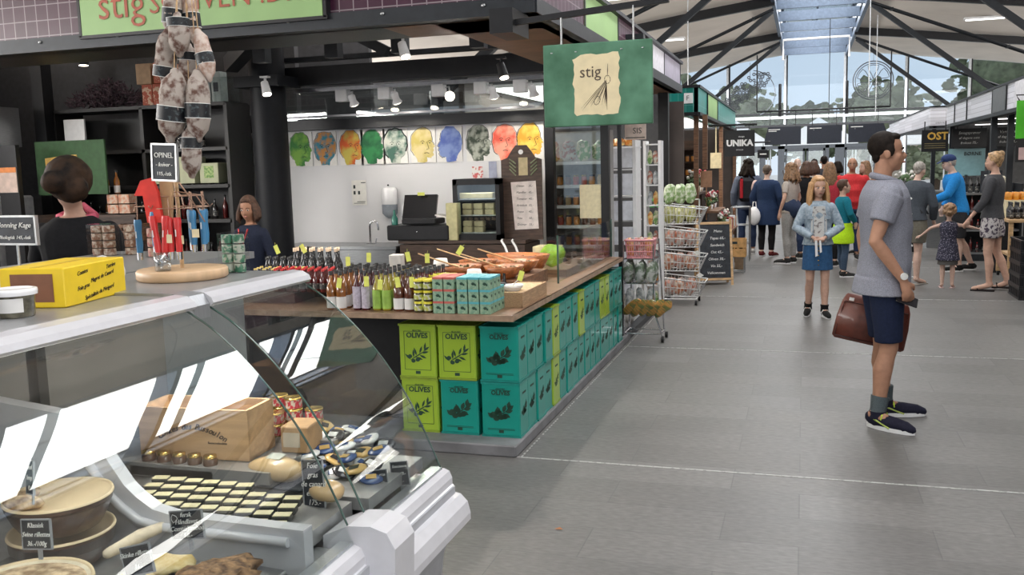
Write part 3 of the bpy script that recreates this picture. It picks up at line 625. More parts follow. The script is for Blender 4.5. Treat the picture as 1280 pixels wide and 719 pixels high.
def case(nm, label, y0, y1, endwall):
    t = thing('display_case', label, 'display case', (0, 0, 0))
    # lower body: plinth, grey apron, two white bumpers
    b = B(); prismY(b, [(-2.35, 0), (-1.24, 0), (-1.20, .30), (-1.16, .42), (-2.35, .42)], y0 + .01, y1 - .03); b.build('plinth', CASEG, t)
    b = B(); prismY(b, [(-2.35, .40), (-1.13, .40), (-1.105, .425), (-1.105, .45), (-1.115, .49), (-1.14, .515), (-1.165, .52), (-1.165, .545), (-1.17, .548), (-1.17, .572), (-1.18, .595), (-1.2, .603), (-1.25, .60), (-1.26, .56), (-2.35, .56)], y0, y1); b.build('body', CASEW, t)
    b = B(); b.box((-1.163, (y0 + y1) / 2, .53), (.012, y1 - y0 - .02, .03)); b.build('grey_apron', CASEG, t)
    b = B(); b.box((-1.225, (y0 + y1) / 2, .604), (.04, y1 - y0 - .02, .012)); b.build('glass_rail', ALU, t)
    # display deck rising in steps to the back
    b = B(); prismY(b, [(-1.27, .565), (-2.32, .565), (-2.32, .66), (-2.0, .66), (-1.92, .60), (-1.27, .585)], y0 + .03, y1 - .03); b.build('deck', DECK, t)
    b = B(); b.box((-2.36, (y0 + y1) / 2, .78), (.04, y1 - y0, 1.0)); b.build('back_panel', M('case_back_panel', (.13, .125, .12), .5, var=.1, scale=3), t)
    # top shelf with rounded front rail
    b = B(); b.box((-2.08, (y0 + y1) / 2, 1.285), (.62, y1 - y0, .03)); b.build('top_shelf', PLTOP, t)
    b = B(); pr = [(-1.80, 1.300), (-1.76, 1.306), (-1.72, 1.302), (-1.695, 1.288), (-1.688, 1.272), (-1.70, 1.262), (-1.80, 1.262)]; prismY(b, pr, y0, y1); b.build('front_rail', CASEW, t)
    B().box((-1.82, (y0 + y1) / 2, 1.25), (.05, y1 - y0 - .1, .02)).build('case_fill_strip', LAMPON, t); area('case_fill_light', (-1.82, (y0 + y1) / 2, 1.235), .04, y1 - y0 - .12, 3.2 if endwall else 4.5, (1, .94, .84), (0, .25, 0))  # lamp strip and light added under the shelf to brighten the case
    b = B(); curved_pane(b, PROF, y0 + .02, y1 - .015, .005); b.build('front_glass', PANEF, t)
    b = B(); e = [(x - .008, z) for x, z in PROF]
    for ys in ([y0 + .012] if endwall else [y1 - .012]): b.prism([(-2.33, ys, .62), (-2.33, ys, 1.262)] + [(x, ys, z) for x, z in e], (0, 1, 0), .006)
    b.build('side_glass', PANEC, t)
    for ys in (y0 + .012, y1 - .012): b = B(); b.tube([(x, ys, z) for x, z in PROF], .0032, 6); b.build('glass_edge', M('polished_glass_edge', (.05, .10, .085), .12, .0, coat=.6), t)
    if endwall:   # white insulated cheek with a scooped outline
        cheek = [(-2.33, .58), (-2.33, 1.02), (-2.0, .985), (-1.925, .935), (-1.885, .885), (-1.852, .84), (-1.815, .79), (-1.781, .762), (-1.727, .729), (-1.66, .716), (-1.44, .714), (-1.25, .712), (-1.25, .58)]
        b = B(); b.prism([(x, 2.05, z) for x, z in cheek], (0, 1, 0), .045); b.build('side_cheek', CASEW, t)
        b = B(); b.tube([(x - .045, 2.045, z - .035) for x, z in cheek[3:-1]], .014, 8); b.build('cheek_bead', CASEW, t)
    return t
case('near', 'curved glass deli case nearest the viewer, holding the terrines', .35, 2.26, True)
case('far', 'short curved glass deli case at the end of the row, holding tins and foie gras', 2.34, 2.92, False)
b = B(); prismY(b, [(-1.30, .40), (-1.085, .40), (-1.075, .60), (-1.10, .645), (-1.15, .66), (-1.22, .655), (-1.30, .62)], 2.235, 2.37); tag(b.build('case_joint_cover', CASEW), 'white moulded cover joining the two glass deli cases', 'cover')
b = B(); prismY(b, [(-2.4, 1.262), (-1.74, 1.262), (-1.70, 1.23), (-1.70, 1.27), (-1.72, 1.30), (-1.78, 1.308), (-2.4, 1.308)], 2.262, 2.338); tag(b.build('shelf_joint_plate', PLTOP), 'grey steel plate joining the tops of the two deli cases', 'plate')
b = B(); b.box((-2.79, 2.62, 1.285), (.76, 2.1, .03)); b.box((-2.78, 2.62, .63), (.66, 2.0, 1.27)); tag(b.build('rear_counter', PLTOP), 'steel service counter behind the deli cases', 'counter')

# ---------------- content of the near case
BROWNC = M('terracotta_glaze', (.055, .024, .016), .3, var=.3, coat=.5); CREAMG = M('cream_terrine_inside', (.66, .52, .33), .5, var=.06, scale=6)
PATE = M('pate_surface', (.45, .28, .15), .75, var=.4, scale=40, bump=.6, c2=(.72, .55, .36)); FAT = M('pale_fat', (.72, .62, .45), .5, var=.15, scale=25, c2=(.78, .70, .55))
def lump(b, c, rad, n=14, m=8, amp=.25, sc=30, mi=0):
    k0 = len(b.v); b.sph(c, rad, n, m, mi)
    for i in range(k0, len(b.v)):
        v = Vector(b.v[i]); d = v - Vector(c); b.v[i] = tuple(Vector(c) + d * (1 + amp * noise.noise(v * sc)))
def bowl(name, label, c, r, h, inside, content=None, flare=.72):
    t = thing(name, label, 'terrine', c, 0, 'terrines in the near deli case')
    B().lathe((0, 0, 0), [(r * flare * .9, 0), (r * flare, .004), (r * (flare + 1) / 2, h * .4), (r * .96, h * .8), (r, h), (r * .985, h + .004), (r * .97, h - inside - .004), (.001, h - inside - .006)], 40, cap=True).build('bowl', BROWNC, t)
    B().lathe((0, 0, 0), [(r * 1.005, h), (r * .99, h + .007), (r * .95, h + .004), (r * .93, h - .002)], 40, cap=False).build('glazed_rim', CREAMG, t)
    b = B(); b.lathe((0, 0, 0), [(.001, h - inside), (r * .55, h - inside + .001), (r * .85, h - inside * .6), (r * .945, h + .002)], 40, cap=False); b.build('inside', CREAMG if not content else content, t)
    return t
t = bowl('terrine', 'upper wide brown terrine, nearly empty and cream inside, with a lump of pate', (-1.895, 1.895, .725), .137, .085, .012)
b = B(); lump(b, (-.055, -.075, .088), (.062, .030, .020), amp=.5); lump(b, (-.10, -.02, .085), (.028, .045, .012), amp=.5); b.build('pate_remnant', PATE, t)
bowl('terrine', 'lower brown terrine stacked directly beneath the nearly empty one', (-1.895, 1.895, .628), .135, .088, .03)
t = bowl('terrine', 'round terrine full of pate in the bottom left corner, with a pale rim', (-1.745, 1.615, .622), .155, .078, .006, FAT)
b = B(); b.lathe((0, 0, .078), [(.001, .004), (.08, .007), (.12, .003), (.138, -.002)], 30, cap=False); b.build('pate_surface', PATE, t)
t = bowl('terrine', 'small tan pate pot cut off by the left edge below the price card', (-2.05, 1.66, .66), .085, .06, .004, FAT)
b = B(); b.box((-1.85, 1.76, .612), (.52, .46, .022)); tag(b.build('deck_tray', DECK), 'steel tray under the terrines', 'tray')
t = thing('steel_tray', 'long tray of coarse brown pate under the glass front', 'tray', (-1.40, 1.83, .602), -.1)
B().box((0, 0, .012), (.22, .36, .02), bev=.005).build('tray', STEEL, t)
b = B(); lump(b, (.0, .0, .045), (.10, .16, .035), 24, 12, .4, 40); b.build('pate_block', M('dark_pate', (.16, .07, .03), .7, var=.5, scale=40, bump=.8, c2=(.42, .24, .12)), t)
b = B(); lump(b, (0, 0, .03), (.075, .06, .02), 18, 8, .4, 30); lump(b, (-.03, -.06, .025), (.05, .05, .015), 12, 8, .4, 30); tag(b.build('cheese_slice', M('yellow_slices', (.70, .50, .18), .6, var=.15, scale=30, c2=(.75, .62, .35)), None, (-1.60, 1.93, .602)), 'yellow slices lying beside the brown pate tray', 'cheese')
b = B(); q0, q1 = aZ(135, 692, .68), aZ(212, 655, .68)
b.tube([q0, (q0 + q1) / 2 + Vector((0, 0, .006)), q1], [.014, .018, .013], 10, round_=True); tag(b.build('dry_sausage', M('floury_sausage', (.66, .56, .42), .8, var=.15, scale=30)), 'long floury sausage lying behind the handwritten price card', 'sausage')
t = thing('steel_scoop', 'pale plastic scoop lying on the pate tray', 'scoop', (-1.50, 1.70, .69), .6)
B().box((0, .06, .0), (.018, .14, .008), bev=.003).build('handle', M('clear_grey_plastic', (.5, .5, .52), .2, coat=.5), t); B().sph((0, -.03, 0), (.03, .035, .012), 12, 6).build('bowl', M('clear_grey_plastic', (.5, .5, .52), .2), t)
t = thing('white_dish', 'white round dish at the bottom edge of the glass case', 'dish', (-1.46, 1.585, .605)); B().lathe((0, 0, 0), [(.05, 0), (.085, .02), (.09, .022), (.085, .026), (.04, .012), (.001, .01)], 28).build('dish', WHITEP, t)
def card(label, u, v, Y, w, h, lines, tilt=0., turn=0., name='price_card', size=.018, group=None, frame=True, lean=.12, mark=False):
    p = aY(u, v, Y); t = thing(name, label, 'price card', p, turn, group); t.rotation_euler = (-lean, tilt, turn)
    B().box((0, 0, 0), (w, .004, h), bev=.001).build('card', BOARD, t)
    if frame:
        b = B()
        for s in (-1, 1): b.box((s * w / 2, 0, 0), (.003, .006, h + .003)); b.box((0, 0, s * h / 2), (w + .003, .006, .003))
        b.build('card_frame', M('clear_grey_frame', (.30, .31, .33), .3), t)
    for i, s in enumerate(lines): text(s, size, (0, -.0028, h * (.5 - (i + .62) / (len(lines) + .2))), CHALK, t, shear=.25, name='chalk_lettering')
    B().box((0, .006, -h / 2 - .012), (.012, .004, .03)).build('card_clip', M('clear_grey_frame', (.30, .31, .33), .3), t)
    if mark: B().tube([(-w * .36 + math.cos(a) * .009, -.003, h * .25 + math.sin(a) * .009 * (1 + .3 * math.cos(3 * a))) for a in [i * .7 for i in range(10)]], .0008, 4).build('chalk_outline', CHALK, t)
    return t
card('slanted price card standing in the empty terrine, seen through the glass', 38, 597, 1.80, .075, .085, ['Canard', 'Sauvage', '49.-'], -.2, -.55, size=.018)
card('price card reading Klassisk in front of the stacked terrines', 46, 668, 1.66, .092, .070, ['Klassisk', 'Svine rillettes', '36.-/100g'], -.12, -.05, size=.0165)
card('price card with a small chalk outline before the yellow slices', 234, 656, 1.82, .094, .070, ['fersk', 'Håndlavet', 'Comté/Jambon', '58.-'], -.16, 0, size=.0165, mark=True)
card('price card at the bottom edge before the white dish', 172, 700, 1.64, .082, .066, ['Skinke rillettes', '36.-'], -.28, 0, size=.0155)

# ---------------- content of the far case
PINE = M('pine_box_wood', (.58, .37, .20), .6, var=.12, scale=5, stretch=(1, 8, 10))
t = thing('wooden_box', 'open pine wine crate with arched script lettering inside the far glass case', 'box', (-1.935, 2.60, .715), .06)
w, d, h = .41, .16, .17
b = B(); b.box((0, -d / 2, h / 2), (w, .012, h)); b.box((0, d / 2, h / 2), (w, .012, h)); b.box((-w / 2 + .006, 0, h / 2), (.012, d, h)); b.box((w / 2 - .006, 0, h / 2), (.012, d, h)); b.box((0, 0, .006), (w, d, .012)); b.build('crate', PINE, t)
for i, ch in enumerate('Comtes des Bussoulon'):
    x = -.125 + i * .0128; text(ch, .029, (x + .0, -d / 2 - .0075, h * .64 - (i - 9.5) ** 2 * .0004), M('burnt_lettering', (.035, .02, .012), .8), t, shear=.35, name='script_letter', tilt=(i - 9.5) * .04, bold=.0004)
text('Reservebedste', .012, (.09, -d / 2 - .007, h * .33), M('burnt_lettering', (.06, .035, .02), .8), t, name='small_lettering')
CARD_ = M('brown_box_card', (.38, .24, .12), .6, var=.15)
for i, (x, y, z, c, lb) in enumerate(((-1.63, 2.70, .715, CARD_, 'brown gift box with a window beside the pine crate'),)):
    t = thing('gift_box', lb, 'box', (x, y, z), .1); B().box((0, 0, .045), (.10, .12, .09), bev=.004).build('carton', c, t); B().box((-.01, -.0605, .045), (.06, .002, .05)).build('window_label', M('pale_label', (.5, .45, .36), .4), t)
GOLD = M('gold_lid', (.55, .38, .12), .25, .9); REDW = M('red_white_label', (.62, .55, .45), .4, scale=70, c2=(.50, .04, .06), thr=(.5, .53))
def can(): 
    t = thing('preserve_can', 'squat gold-rimmed preserve can with a red and white label', 'can', (0, 0, 0), 0, 'gold-rimmed cans in the far case')
    B().lathe((0, 0, 0), [(.031, .003), (.031, .035)], 20).build('label_band', REDW, t); B().lathe((0, 0, 0), [(.0325, .035), (.0325, .041), (.030, .0405), (.001, .039)], 20).lathe((0, 0, 0), [(.0325, 0), (.0325, .004)], 20).build('gold_rim', GOLD, t); return t
cn = can(); k = 0
for (x, y, n) in ((-1.80, 2.84, 3), (-1.73, 2.82, 3), (-1.66, 2.84, 2), (-1.77, 2.76, 2), (-1.70, 2.75, 1), (-1.90, 2.82, 2), (-1.98, 2.82, 2), (-2.06, 2.82, 2), (-2.14, 2.82, 2)):
    for j in range(n):
        lab = 'gold-rimmed red and white can, ' + (('topmost of its stack' if j == n - 1 else 'lower in its stack') + (' right of the pine crate' if x > -1.85 else ' behind the pine crate'))
        z = .735 + j * .042
        if k == 0: cn.location = (x, y, z); cn['label'] = lab
        else: copy(cn, (x, y, z), None, lab)
        k += 1
b = B(); b.box((-1.95, 2.66, .69), (.70, .44, .045)); b.box((-1.86, 2.81, .722), (.66, .14, .022)); tag(b.build('display_riser', DECK), 'steel riser under the pine crate and cans', 'riser')
# rows of little flat tins
BOXL = M('pale_yellow_sticker', (.66, .60, .38), .5, var=.06); BOXD = M('dark_tin_side', (.07, .07, .065), .3, .4)
fl = thing('flat_tin', '', 'tin', (0, 0, 0)); B().box((0, 0, .012), (.052, .036, .024), bev=.005).build('tin_body', BOXD, fl); B().box((0, 0, .0245), (.050, .033, .0015)).build('sticker', BOXL, fl)
k = 0
for r in range(5):
    for c in range(9):
        if (r == 4 and c > 5) or (r == 0 and c < 2): continue
        x, y = -1.90 + c * .062 - r * .012, 2.165 + .050 * r; lab = 'flat tin with a pale yellow sticker in the %s row before the foie gras' % ('front', 'second', 'third', 'fourth', 'back')[r]
        z = .650 + r * .006
        if k == 0: fl.location = (x, y, z); fl['label'] = lab; fl['group'] = 'flat tins in rows'; fl.rotation_euler = (0, 0, .25)
        else: copy(fl, (x, y, z), .25, lab)
        k += 1
b = B(); b.box((-1.65, 2.275, .625), (.68, .32, .045)); tag(b.build('tin_tray', DECK), 'steel tray under the rows of flat tins', 'tray')
t = thing('small_jar', '', 'jar', (0, 0, 0)); B().lathe((0, 0, 0), [(.022, 0), (.024, .01), (.024, .03), (.02, .036)], 14).build('jar_glass', M('dark_preserve', (.10, .05, .03), .2, coat=.6), t); B().lathe((0, 0, .036), [(.021, 0), (.021, .009), (.001, .010)], 14).build('lid', GOLD, t)
for i in range(5):
    x = -2.08 + i * .060
    if i == 0: t.location = (x, 2.475, .70); t['label'] = 'small dark jar with a gold lid standing before the pine crate'; t['group'] = 'small jars before the crate'
    else: copy(t, (x, 2.475, .70))
b = B(); b.box((-1.97, 2.470, .685), (.32, .06, .03)); tag(b.build('jar_step', DECK), 'low step under the small dark jars', 'riser')
# foie gras lobe in its pack
t = thing('foie_gras', 'vacuum-packed pale foie gras lobe on a black tray before the pine crate', 'food package', (-1.595, 2.50, .665), -.1)
b = B(); b.box((0, 0, .004), (.24, .13, .008), bev=.003); b.build('tray', BOARD, t); b = B(); lump(b, (-.012, 0, .042), (.105, .056, .040), 20, 12, .12, 12); lump(b, (.085, .03, .045), (.038, .036, .032), 12, 8, .15, 14); b.build('liver_lobe', M('foie_pink', (.60, .42, .22), .3, var=.12, scale=8, coat=.5), t)
B().box((-.015, -.0, .084), (.055, .038, .002), rot=Matrix.Rotation(.2, 3, 'X')).build('sticker', M('silver_sticker', (.45, .47, .42), .4), t)
b = B(); lump(b, (-1.375, 2.40, .69), (.060, .045, .032), 14, 10, .2, 14); tag(b.build('foie_gras_lobe', M('foie_pink', (.60, .42, .22), .3)), 'smaller pale foie gras lobe beside the upright price card', 'food package')
b = B(); b.box((-1.46, 2.66, .635), (.40, .42, .04)); tag(b.build('package_riser', DECK), 'low riser under the packages at the end of the case', 'riser')
random.seed(4); PK = [M('pack_black', (.02, .02, .025), .25, coat=.5), M('pack_white', (.7, .7, .68), .3, coat=.5), M('pack_navy', (.03, .07, .20), .25, coat=.5), M('pack_amber', (.55, .36, .12), .35, coat=.4)]
nm_ = ('black and white', 'mostly white', 'navy blue', 'amber')
for i in range(32):
    x = -1.62 + (i % 7) * .050 + random.uniform(-.012, .012) + (i // 7) * -.012; y = 2.60 + (i // 7) * .062 + random.uniform(-.012, .012)
    t = thing('vacuum_pack', '%s vacuum pack of meat, %s row of the heap at the case end' % (nm_[(i * 3 + i // 7) % 4], ('front', 'second', 'third', 'fourth', 'back')[i // 7]), 'food package', (x, y, .662 + .016 * (i // 7) + .010 * (i % 3)), random.uniform(-.6, .6), 'vacuum packs in the far case')
    t.rotation_euler = (random.uniform(-.1, .55), random.uniform(-.35, .35), t.rotation_euler.z)
    b = B(); lump(b, (0, 0, .008), (.042, .031, .010), 12, 6, .2, 20); b.build('pack', PK[(i * 3 + i // 7) % 4], t)
    B().box((0, -.002, .0185), (.034, .020, .0015)).build('pack_label', PK[(i * 3 + i // 7 + 1) % 4], t)
card('tall upright price card at the glass joint, dense white chalk writing', 392, 605, 2.38, .078, .145, ['Foie', 'gras', 'de canard', 'entier', '175.-'], -.12, -.15, size=.024)
card('left one of the two price cards against the end glass', 474, 603, 2.60, .060, .080, ['Foie gras', 'mi-cuit', '195.-'], -.12, .15, size=.013)
card('right one of the two price cards against the end glass', 500, 592, 2.70, .060, .080, ['Saucisson', 'sec 85.-', '85.-'], -.12, .15, size=.013)
card('small dark price card leaning on the foie gras pack', 358, 640, 2.42, .035, .03, ['65.-'], -.1, 0, size=.013)

# ---------------- things on top of the cases
t = thing('carton', 'yellow carton with black script and a brown grid label on the case top', 'box', (-2.055, 2.155, 1.301), .20)
YEL = M('yellow_carton', (.80, .56, .015), .45, var=.04)
B().box((0, 0, .055), (.19, .32, .11), bev=.003).build('carton_body', YEL, t)
b = B()
for i in range(9): b.box((-.0, -.1610, .022 + i * .008), (.12, .001, .005))
b.box((0, -.1607, .055), (.125, .001, .078)); b.build('grid_label', M('brown_label', (.20, .08, .04), .6), t)
for i, (s, y, z) in enumerate((('Comtes', -.07, .088), ('Magret de Canard', .03, .066), ('Foie gras', -.07, .046), ('Spécialités du Périgord', .01, .022), ('Terrine', .08, .092))): text(s, .017, (.0958, y, z), M('black_script', (.03, .02, .01), .7), t, '+x', shear=.4, name='script_lettering', tilt=-.12)
b = B(); b.box((0, 0, .1105), (.02, .3, .001)); b.build('top_flap_line', M('yellow_dark', (.6, .40, .02), .5), t)
def tub(label, x, y, r=.052, h=.065):
    t = thing('plastic_tub', label, 'tub', (x, y, 1.301), .3, 'lidded tubs on the case top')
    B().lathe((0, 0, 0), [(r * .86, 0), (r * .9, .004), (r * .97, h)], 28).build('tub_body', M('olive_mix_seen_through', (.10, .09, .06), .3, scale=60, var=.5, coat=.6), t)
    B().lathe((0, 0, h), [(r * 1.08, -.008), (r * 1.1, .0), (r * 1.08, .007), (r * .9, .009), (r * .88, .006), (.001, .006)], 32).build('lid', WHITEP, t)
    b = B(); b.lathe((0, 0, 0), [(r * .955, h * .22), (r * .985, h * .78)], 28, cap=False); k_ = [f for i, f in enumerate(b.f) if 14 <= i <= 24]; b.f = k_; b.mi = b.mi[:len(k_)]; b.sm = b.sm[:len(k_)]
    b.build('paper_label', M('sticker_white', (.72, .71, .70), .6, var=.03), t); return t
p = aZ(28, 392, 1.30); tub('clear tub with a white lid and blank white sticker by the yellow carton', -1.955, 1.87)
tub('lidded tub cut off by the left edge, in front of the other tub', -2.02, 1.74)
p = aY(27, 296, 2.05)
t = thing('price_card', 'chalk card with a grey frame on the case top at the far left', 'price card', (-2.50, 2.42, 1.395), -.06); t.scale = (1.25, 1.25, 1.1)
B().box((0, 0, .085), (.155, .006, .082)).build('card', BOARD, t); b = B()
for s in (-1, 1): b.box((s * .078, 0, .085), (.006, .01, .09)); b.box((0, 0, .085 + s * .042), (.16, .01, .006))
b.build('card_frame', M('silver_frame', (.5, .5, .5), .3, .6), t); B().tube([(0, .005, .045), (0, .005, -.095)], .004, 6).box((0, 0, -.095), (.09, .05, .008)).build('stand', STEEL, t)
text('Honning Kage', .022, (.0, -.0045, .10), CHALK, t, shear=.3, name='chalk_lettering'); text('Økologisk 145,-/stk', .015, (.0, -.0045, .063), CHALK, t, shear=.3, name='chalk_lettering')
b = B(); b.lathe((0, 0, 0), [(.035, 0), (.045, .07), (.047, .072), (.043, .072), (.034, .004)], 20, rot=Matrix.Rotation(1.3, 3, 'X')); tag(b.build('paper_cup', WHITEP, None, (-2.12, 2.44, 1.345)), 'white cup lying on its side behind the yellow carton', 'cup')
# clear tubes packed with biscuits / tins
def tube_pack(u, v, Y, w, h, n, mat, lab, cols=2):
    p = aY(u, v, Y); z0 = 1.301; t = thing('cookie_stack', lab, 'packages', (p.x, Y, z0), .1)
    b = B()
    for c in range(cols):
        for i in range(n): b.lathe((-w / 4 + c * w / 2 if cols > 1 else 0, 0, (i + .06) * h / n), [(w / 4.3 if cols > 1 else w / 2.2, 0), (w / 4.1 if cols > 1 else w / 2.1, h / n * .4), (w / 4.3 if cols > 1 else w / 2.2, h / n * .86)], 14)
    b.build('stacked_tins', mat, t)
    B().box((0, 0, h / 2 + .003), (w + .006, w / 2 + .012, h + .004)).build('clear_sleeve', glass('sleeve_plastic', (.95, .95, .95), .05), t)
BISC = M('brown_label_tins', (.28, .13, .07), .4, scale=60, c2=(.55, .45, .35), thr=(.45, .6)); GRL = M('green_label_tins', (.55, .60, .50), .4, scale=45, c2=(.06, .22, .13), thr=(.48, .54)); REDT = M('red_tins', (.35, .03, .03), .4, scale=50, c2=(.5, .35, .25))
tube_pack(131, 318, 3.45, .115, .14, 4, BISC, 'clear sleeve of brown labelled tins, left of the blue knife')
tube_pack(165, 316, 3.5, .062, .14, 4, BISC, 'narrow clear sleeve of brown labelled tins just left of the blue knife', 1)
tube_pack(193, 320, 3.40, .055, .13, 3, REDT, 'red labelled tins in a clear sleeve, right of the blue knife', 1)
tube_pack(293, 333, 2.86, .088, .14, 4, GRL, 'double clear stack of green labelled tins at the case end')
# knife stand
t = thing('knife_stand', 'round wooden base with a wire carousel of hanging folding knives', 'stand', (-2.05, 2.68, 1.301))
B().lathe((0, 0, 0), [(.145, 0), (.152, .006), (.152, .03), (.146, .036), (.001, .036)], 44).build('wooden_base', M('beech_disc', (.62, .42, .25), .45, var=.1, scale=5, stretch=(1, 6, 1)), t)
B().tube([(0, 0, .03), (0, 0, .40)], .007, 8).build('pole', WOODL, t)
COPW = M('copper_wire', (.45, .28, .2), .3, .7)
b = B()
for z, r in ((.245, .10), (.285, .085)): b.tube(arc((.0, 0, z), r, 0, 2 * math.pi, 20, 'xy'), .002, 5, cap=False)
for i in range(6):
    a = i * math.pi / 3 + .3; b.tube([(0, 0, .30), (math.cos(a) * .08, math.sin(a) * .08, .285), (math.cos(a) * .11, math.sin(a) * .11, .245), (math.cos(a) * .12, math.sin(a) * .12, .255)], .002, 5)
b.tube([(0, 0, .25), (-.16, -.02, .25), (-.165, -.02, .235)], .002, 5); b.build('wire_carousel', COPW, t)
BLUEH = M('blue_wood_handle', (.05, .20, .38), .4, var=.12); REDH = M('red_wood_handle', (.60, .03, .03), .4, var=.12)
def knife(x, y, z, m, lab, L=.10, tilt=0, turn=0, cord=True):
    t = thing('folding_knife', lab, 'knife', (-2.05 + x, 2.68 + y, 1.301 + z), turn, 'folding knives on the stand'); t.rotation_euler = (0, tilt, turn); t.scale = (1.2, 1.2, 1.15)
    B().tube([(0, 0, 0), (.001, 0, L * .25), (0, 0, L * .6), (0, 0, L * .9), (0, 0, L)], [.0085, .010, .009, .0115, .0095], 12).build('handle', m, t)
    B().tube([(0, 0, -.022), (0, 0, 0)], [.008, .0088], 12).build('collar', CHROME, t)
    if cord: B().tube([(0, 0, L), (.002, 0, L + .03), (0, 0, L + .055)], .0018, 5).build('cord', COPW, t)
    B().box((0, -.0105, L * .55), (.003, .001, .02)).build('maker_stamp', CHALK, t)
knife(-.155, -.02, .09, BLUEH, 'blue handled folding knife hanging alone at the left of the stand', .1)
for i, (x, y, m, lb) in enumerate(((.03, -.09, REDH, 'red folding knife, left of the red pair on the carousel'), (.058, -.085, REDH, 'red folding knife, right of the red pair on the carousel'), (.085, -.04, BLUEH, 'blue folding knife nearest right of the red pair'), (.112, -.02, BLUEH, 'blue folding knife hanging furthest right on the carousel'), (.02, .04, BLUEH, 'blue folding knife at the back of the carousel, left'), (.06, .06, BLUEH, 'blue folding knife at the back of the carousel, right'), (-.03, -.09, BLUEH, 'blue folding knife just behind the upright red knives'))):
    knife(x, y, .10 + (.02 if m is BLUEH else 0), m, lb)
t2 = thing('knife_glass', 'small glass holding two red knives upright on the wooden base', 'glass', (-2.05, 2.58, 1.337)); B().lathe((0, 0, 0), [(.022, 0), (.026, .002), (.028, .065), (.026, .065), (.024, .004)], 20).build('tumbler', glass('tumbler_glass', (.85, .87, .88), .2), t2)
for i, (dx, tl, lb) in enumerate(((-.012, -.12, 'red and white knife standing upright in the glass, left'), (.012, .10, 'red and white knife standing upright in the glass, right'))):
    knife(dx, -.10, .09, REDH, lb, .115, tl, 0, False)
    
b = B(); b.prism([(-.03, 0, 0), (.03, 0, .0), (.02, 0, .10), (-.0, 0, .15), (-.045, 0, .14), (-.075, 0, .09), (-.04, 0, .09)], (0, 1, 0), .012); tag(b.build('red_ribbon', M('red_felt', (.65, .04, .03), .8), None, (-2.07, 2.58, 1.50)), 'red felt strip hanging over the upright knives', 'ribbon')
b = B(); b.prism([(0, 0, -.11), (.04, 0, -.11), (.055, 0, .02), (.035, 0, .13), (.015, 0, .13), (.005, 0, .02)], (0, 1, 0), .012); tag(b.build('kraft_tag', M('kraft_card', (.52, .32, .17), .8), None, (-2.06, 2.6, 1.62)), 'tall kraft card hanging beside the red felt strip', 'tag')
for i, (x, z) in enumerate(((.035, .135), (.065, .13), (.112, .15))):
    b = B(); b.box((0, 0, 0), (.024, .003, .028)); tag(b.build('paper_tag', CREAM, None, (-2.05 + x, 2.575 + .02 * i, 1.301 + z + .01), .1 * i), ('small cream tag on the left red knife', 'small cream tag on the right red knife', 'small cream tag on the right blue knife')[i], 'tag')
p = aY(206, 203, 2.5)
t = thing('price_card', 'small framed chalk card reading OPINEL above the red felt', 'price card', p, -.08); t.rotation_euler = (0, .05, -.08); t.scale = (1.22, 1.22, 1.22)
B().box((0, 0, 0), (.078, .006, .092)).build('card', BOARD, t); b = B()
for s in (-1, 1): b.box((s * .040, 0, 0), (.005, .009, .099)); b.box((0, 0, s * .047), (.085, .009, .005))
b.build('card_frame', M('silver_frame', (.5, .5, .5), .3, .6), t); B().tube([(.03, .006, -.04), (.06, .03, -.10), (.04, .1, -.16)], .002, 5).build('wire_clip', COPW, t)
text('OPINEL', .019, (0, -.004, .018), CHALK, t, name='chalk_lettering'); text('- kniver -', .015, (0, -.004, -.006), CHALK, t, shear=.3, name='chalk_lettering'); text('115,-/stk', .014, (0, -.004, -.03), CHALK, t, name='chalk_lettering')

# ---------------- hanging dry sausages
SAUS = M('white_mould_sausage', (.52, .45, .40), .85, scale=38, c2=(.12, .06, .045), thr=(.47, .64), bump=.5, var=.2)
SAUS2 = M('pinkish_sausage', (.42, .26, .20), .8, scale=40, c2=(.60, .5, .44), thr=(.4, .6), bump=.4)
b = B(); b.tube([(-3.6, 2.75, 2.72), (-.9, 2.75, 2.72)], .015, 8); struct(b.build('trim_hanging_rail', STEEL))
for x in (-3.5, -1.0): b = B(); b.tube([(x, 2.75, 2.72), (x, 2.75, 4.75)], .008, 6); struct(b.build('trim_rail_rod', STEEL))
def sausage(u0, v0, u1, v1, Y, r, lab, m=None, band=.5):
    p, q = aY(u0, v0, Y), aY(u1, v1, Y); t = thing('hanging_sausage', lab, 'sausage', q, 0, 'dry sausages hanging in a bunch'); d = p - q
    pts = [d * f for f in (0, .12, .3, .5, .7, .88, 1)]; rr = [r * .45, r * .85, r, r * .98, r * 1.0, r * .8, r * .4]
    b = B(); b.tube(pts, rr, 14, round_=True)
    for i in range(len(b.v)): v = Vector(b.v[i]); b.v[i] = tuple(v + v.normalized() * .0 + Vector((noise.noise(v * 25 + q), noise.noise(v * 27 - q), 0)) * r * .22)
    b.build('sausage_body', m or SAUS, t)
    if band: B().tube([d * (band - .11), d * (band + .11)], [r * 1.06, r * 1.06], 14).build('paper_band', M('black_band', (.010, .012, .018), .5, var=.5, scale=70, c2=(.06, .08, .09), thr=(.55, .65)), t); B().tube([d * (band - .12), d * (band - .11)], [r * 1.07] * 2, 14).tube([d * (band + .11), d * (band + .12)], [r * 1.07] * 2, 14).build('band_edge', CHALK, t)
    B().tube([d * 1.0, d * 1.08 + Vector((0, .0, .02)), Vector((-1.99 - q.x, 2.75 - q.y, 2.705 - q.z))], .002, 4).build('string', WOODL, t)
sausage(217, -38, 214, 42, 2.66, .031, 'upper sausage of the bunch with a dark band, left', band=.28)
sausage(232, -30, 243, 50, 2.70, .028, 'upper pinkish sausage of the bunch, right of the top one', SAUS2, .3)
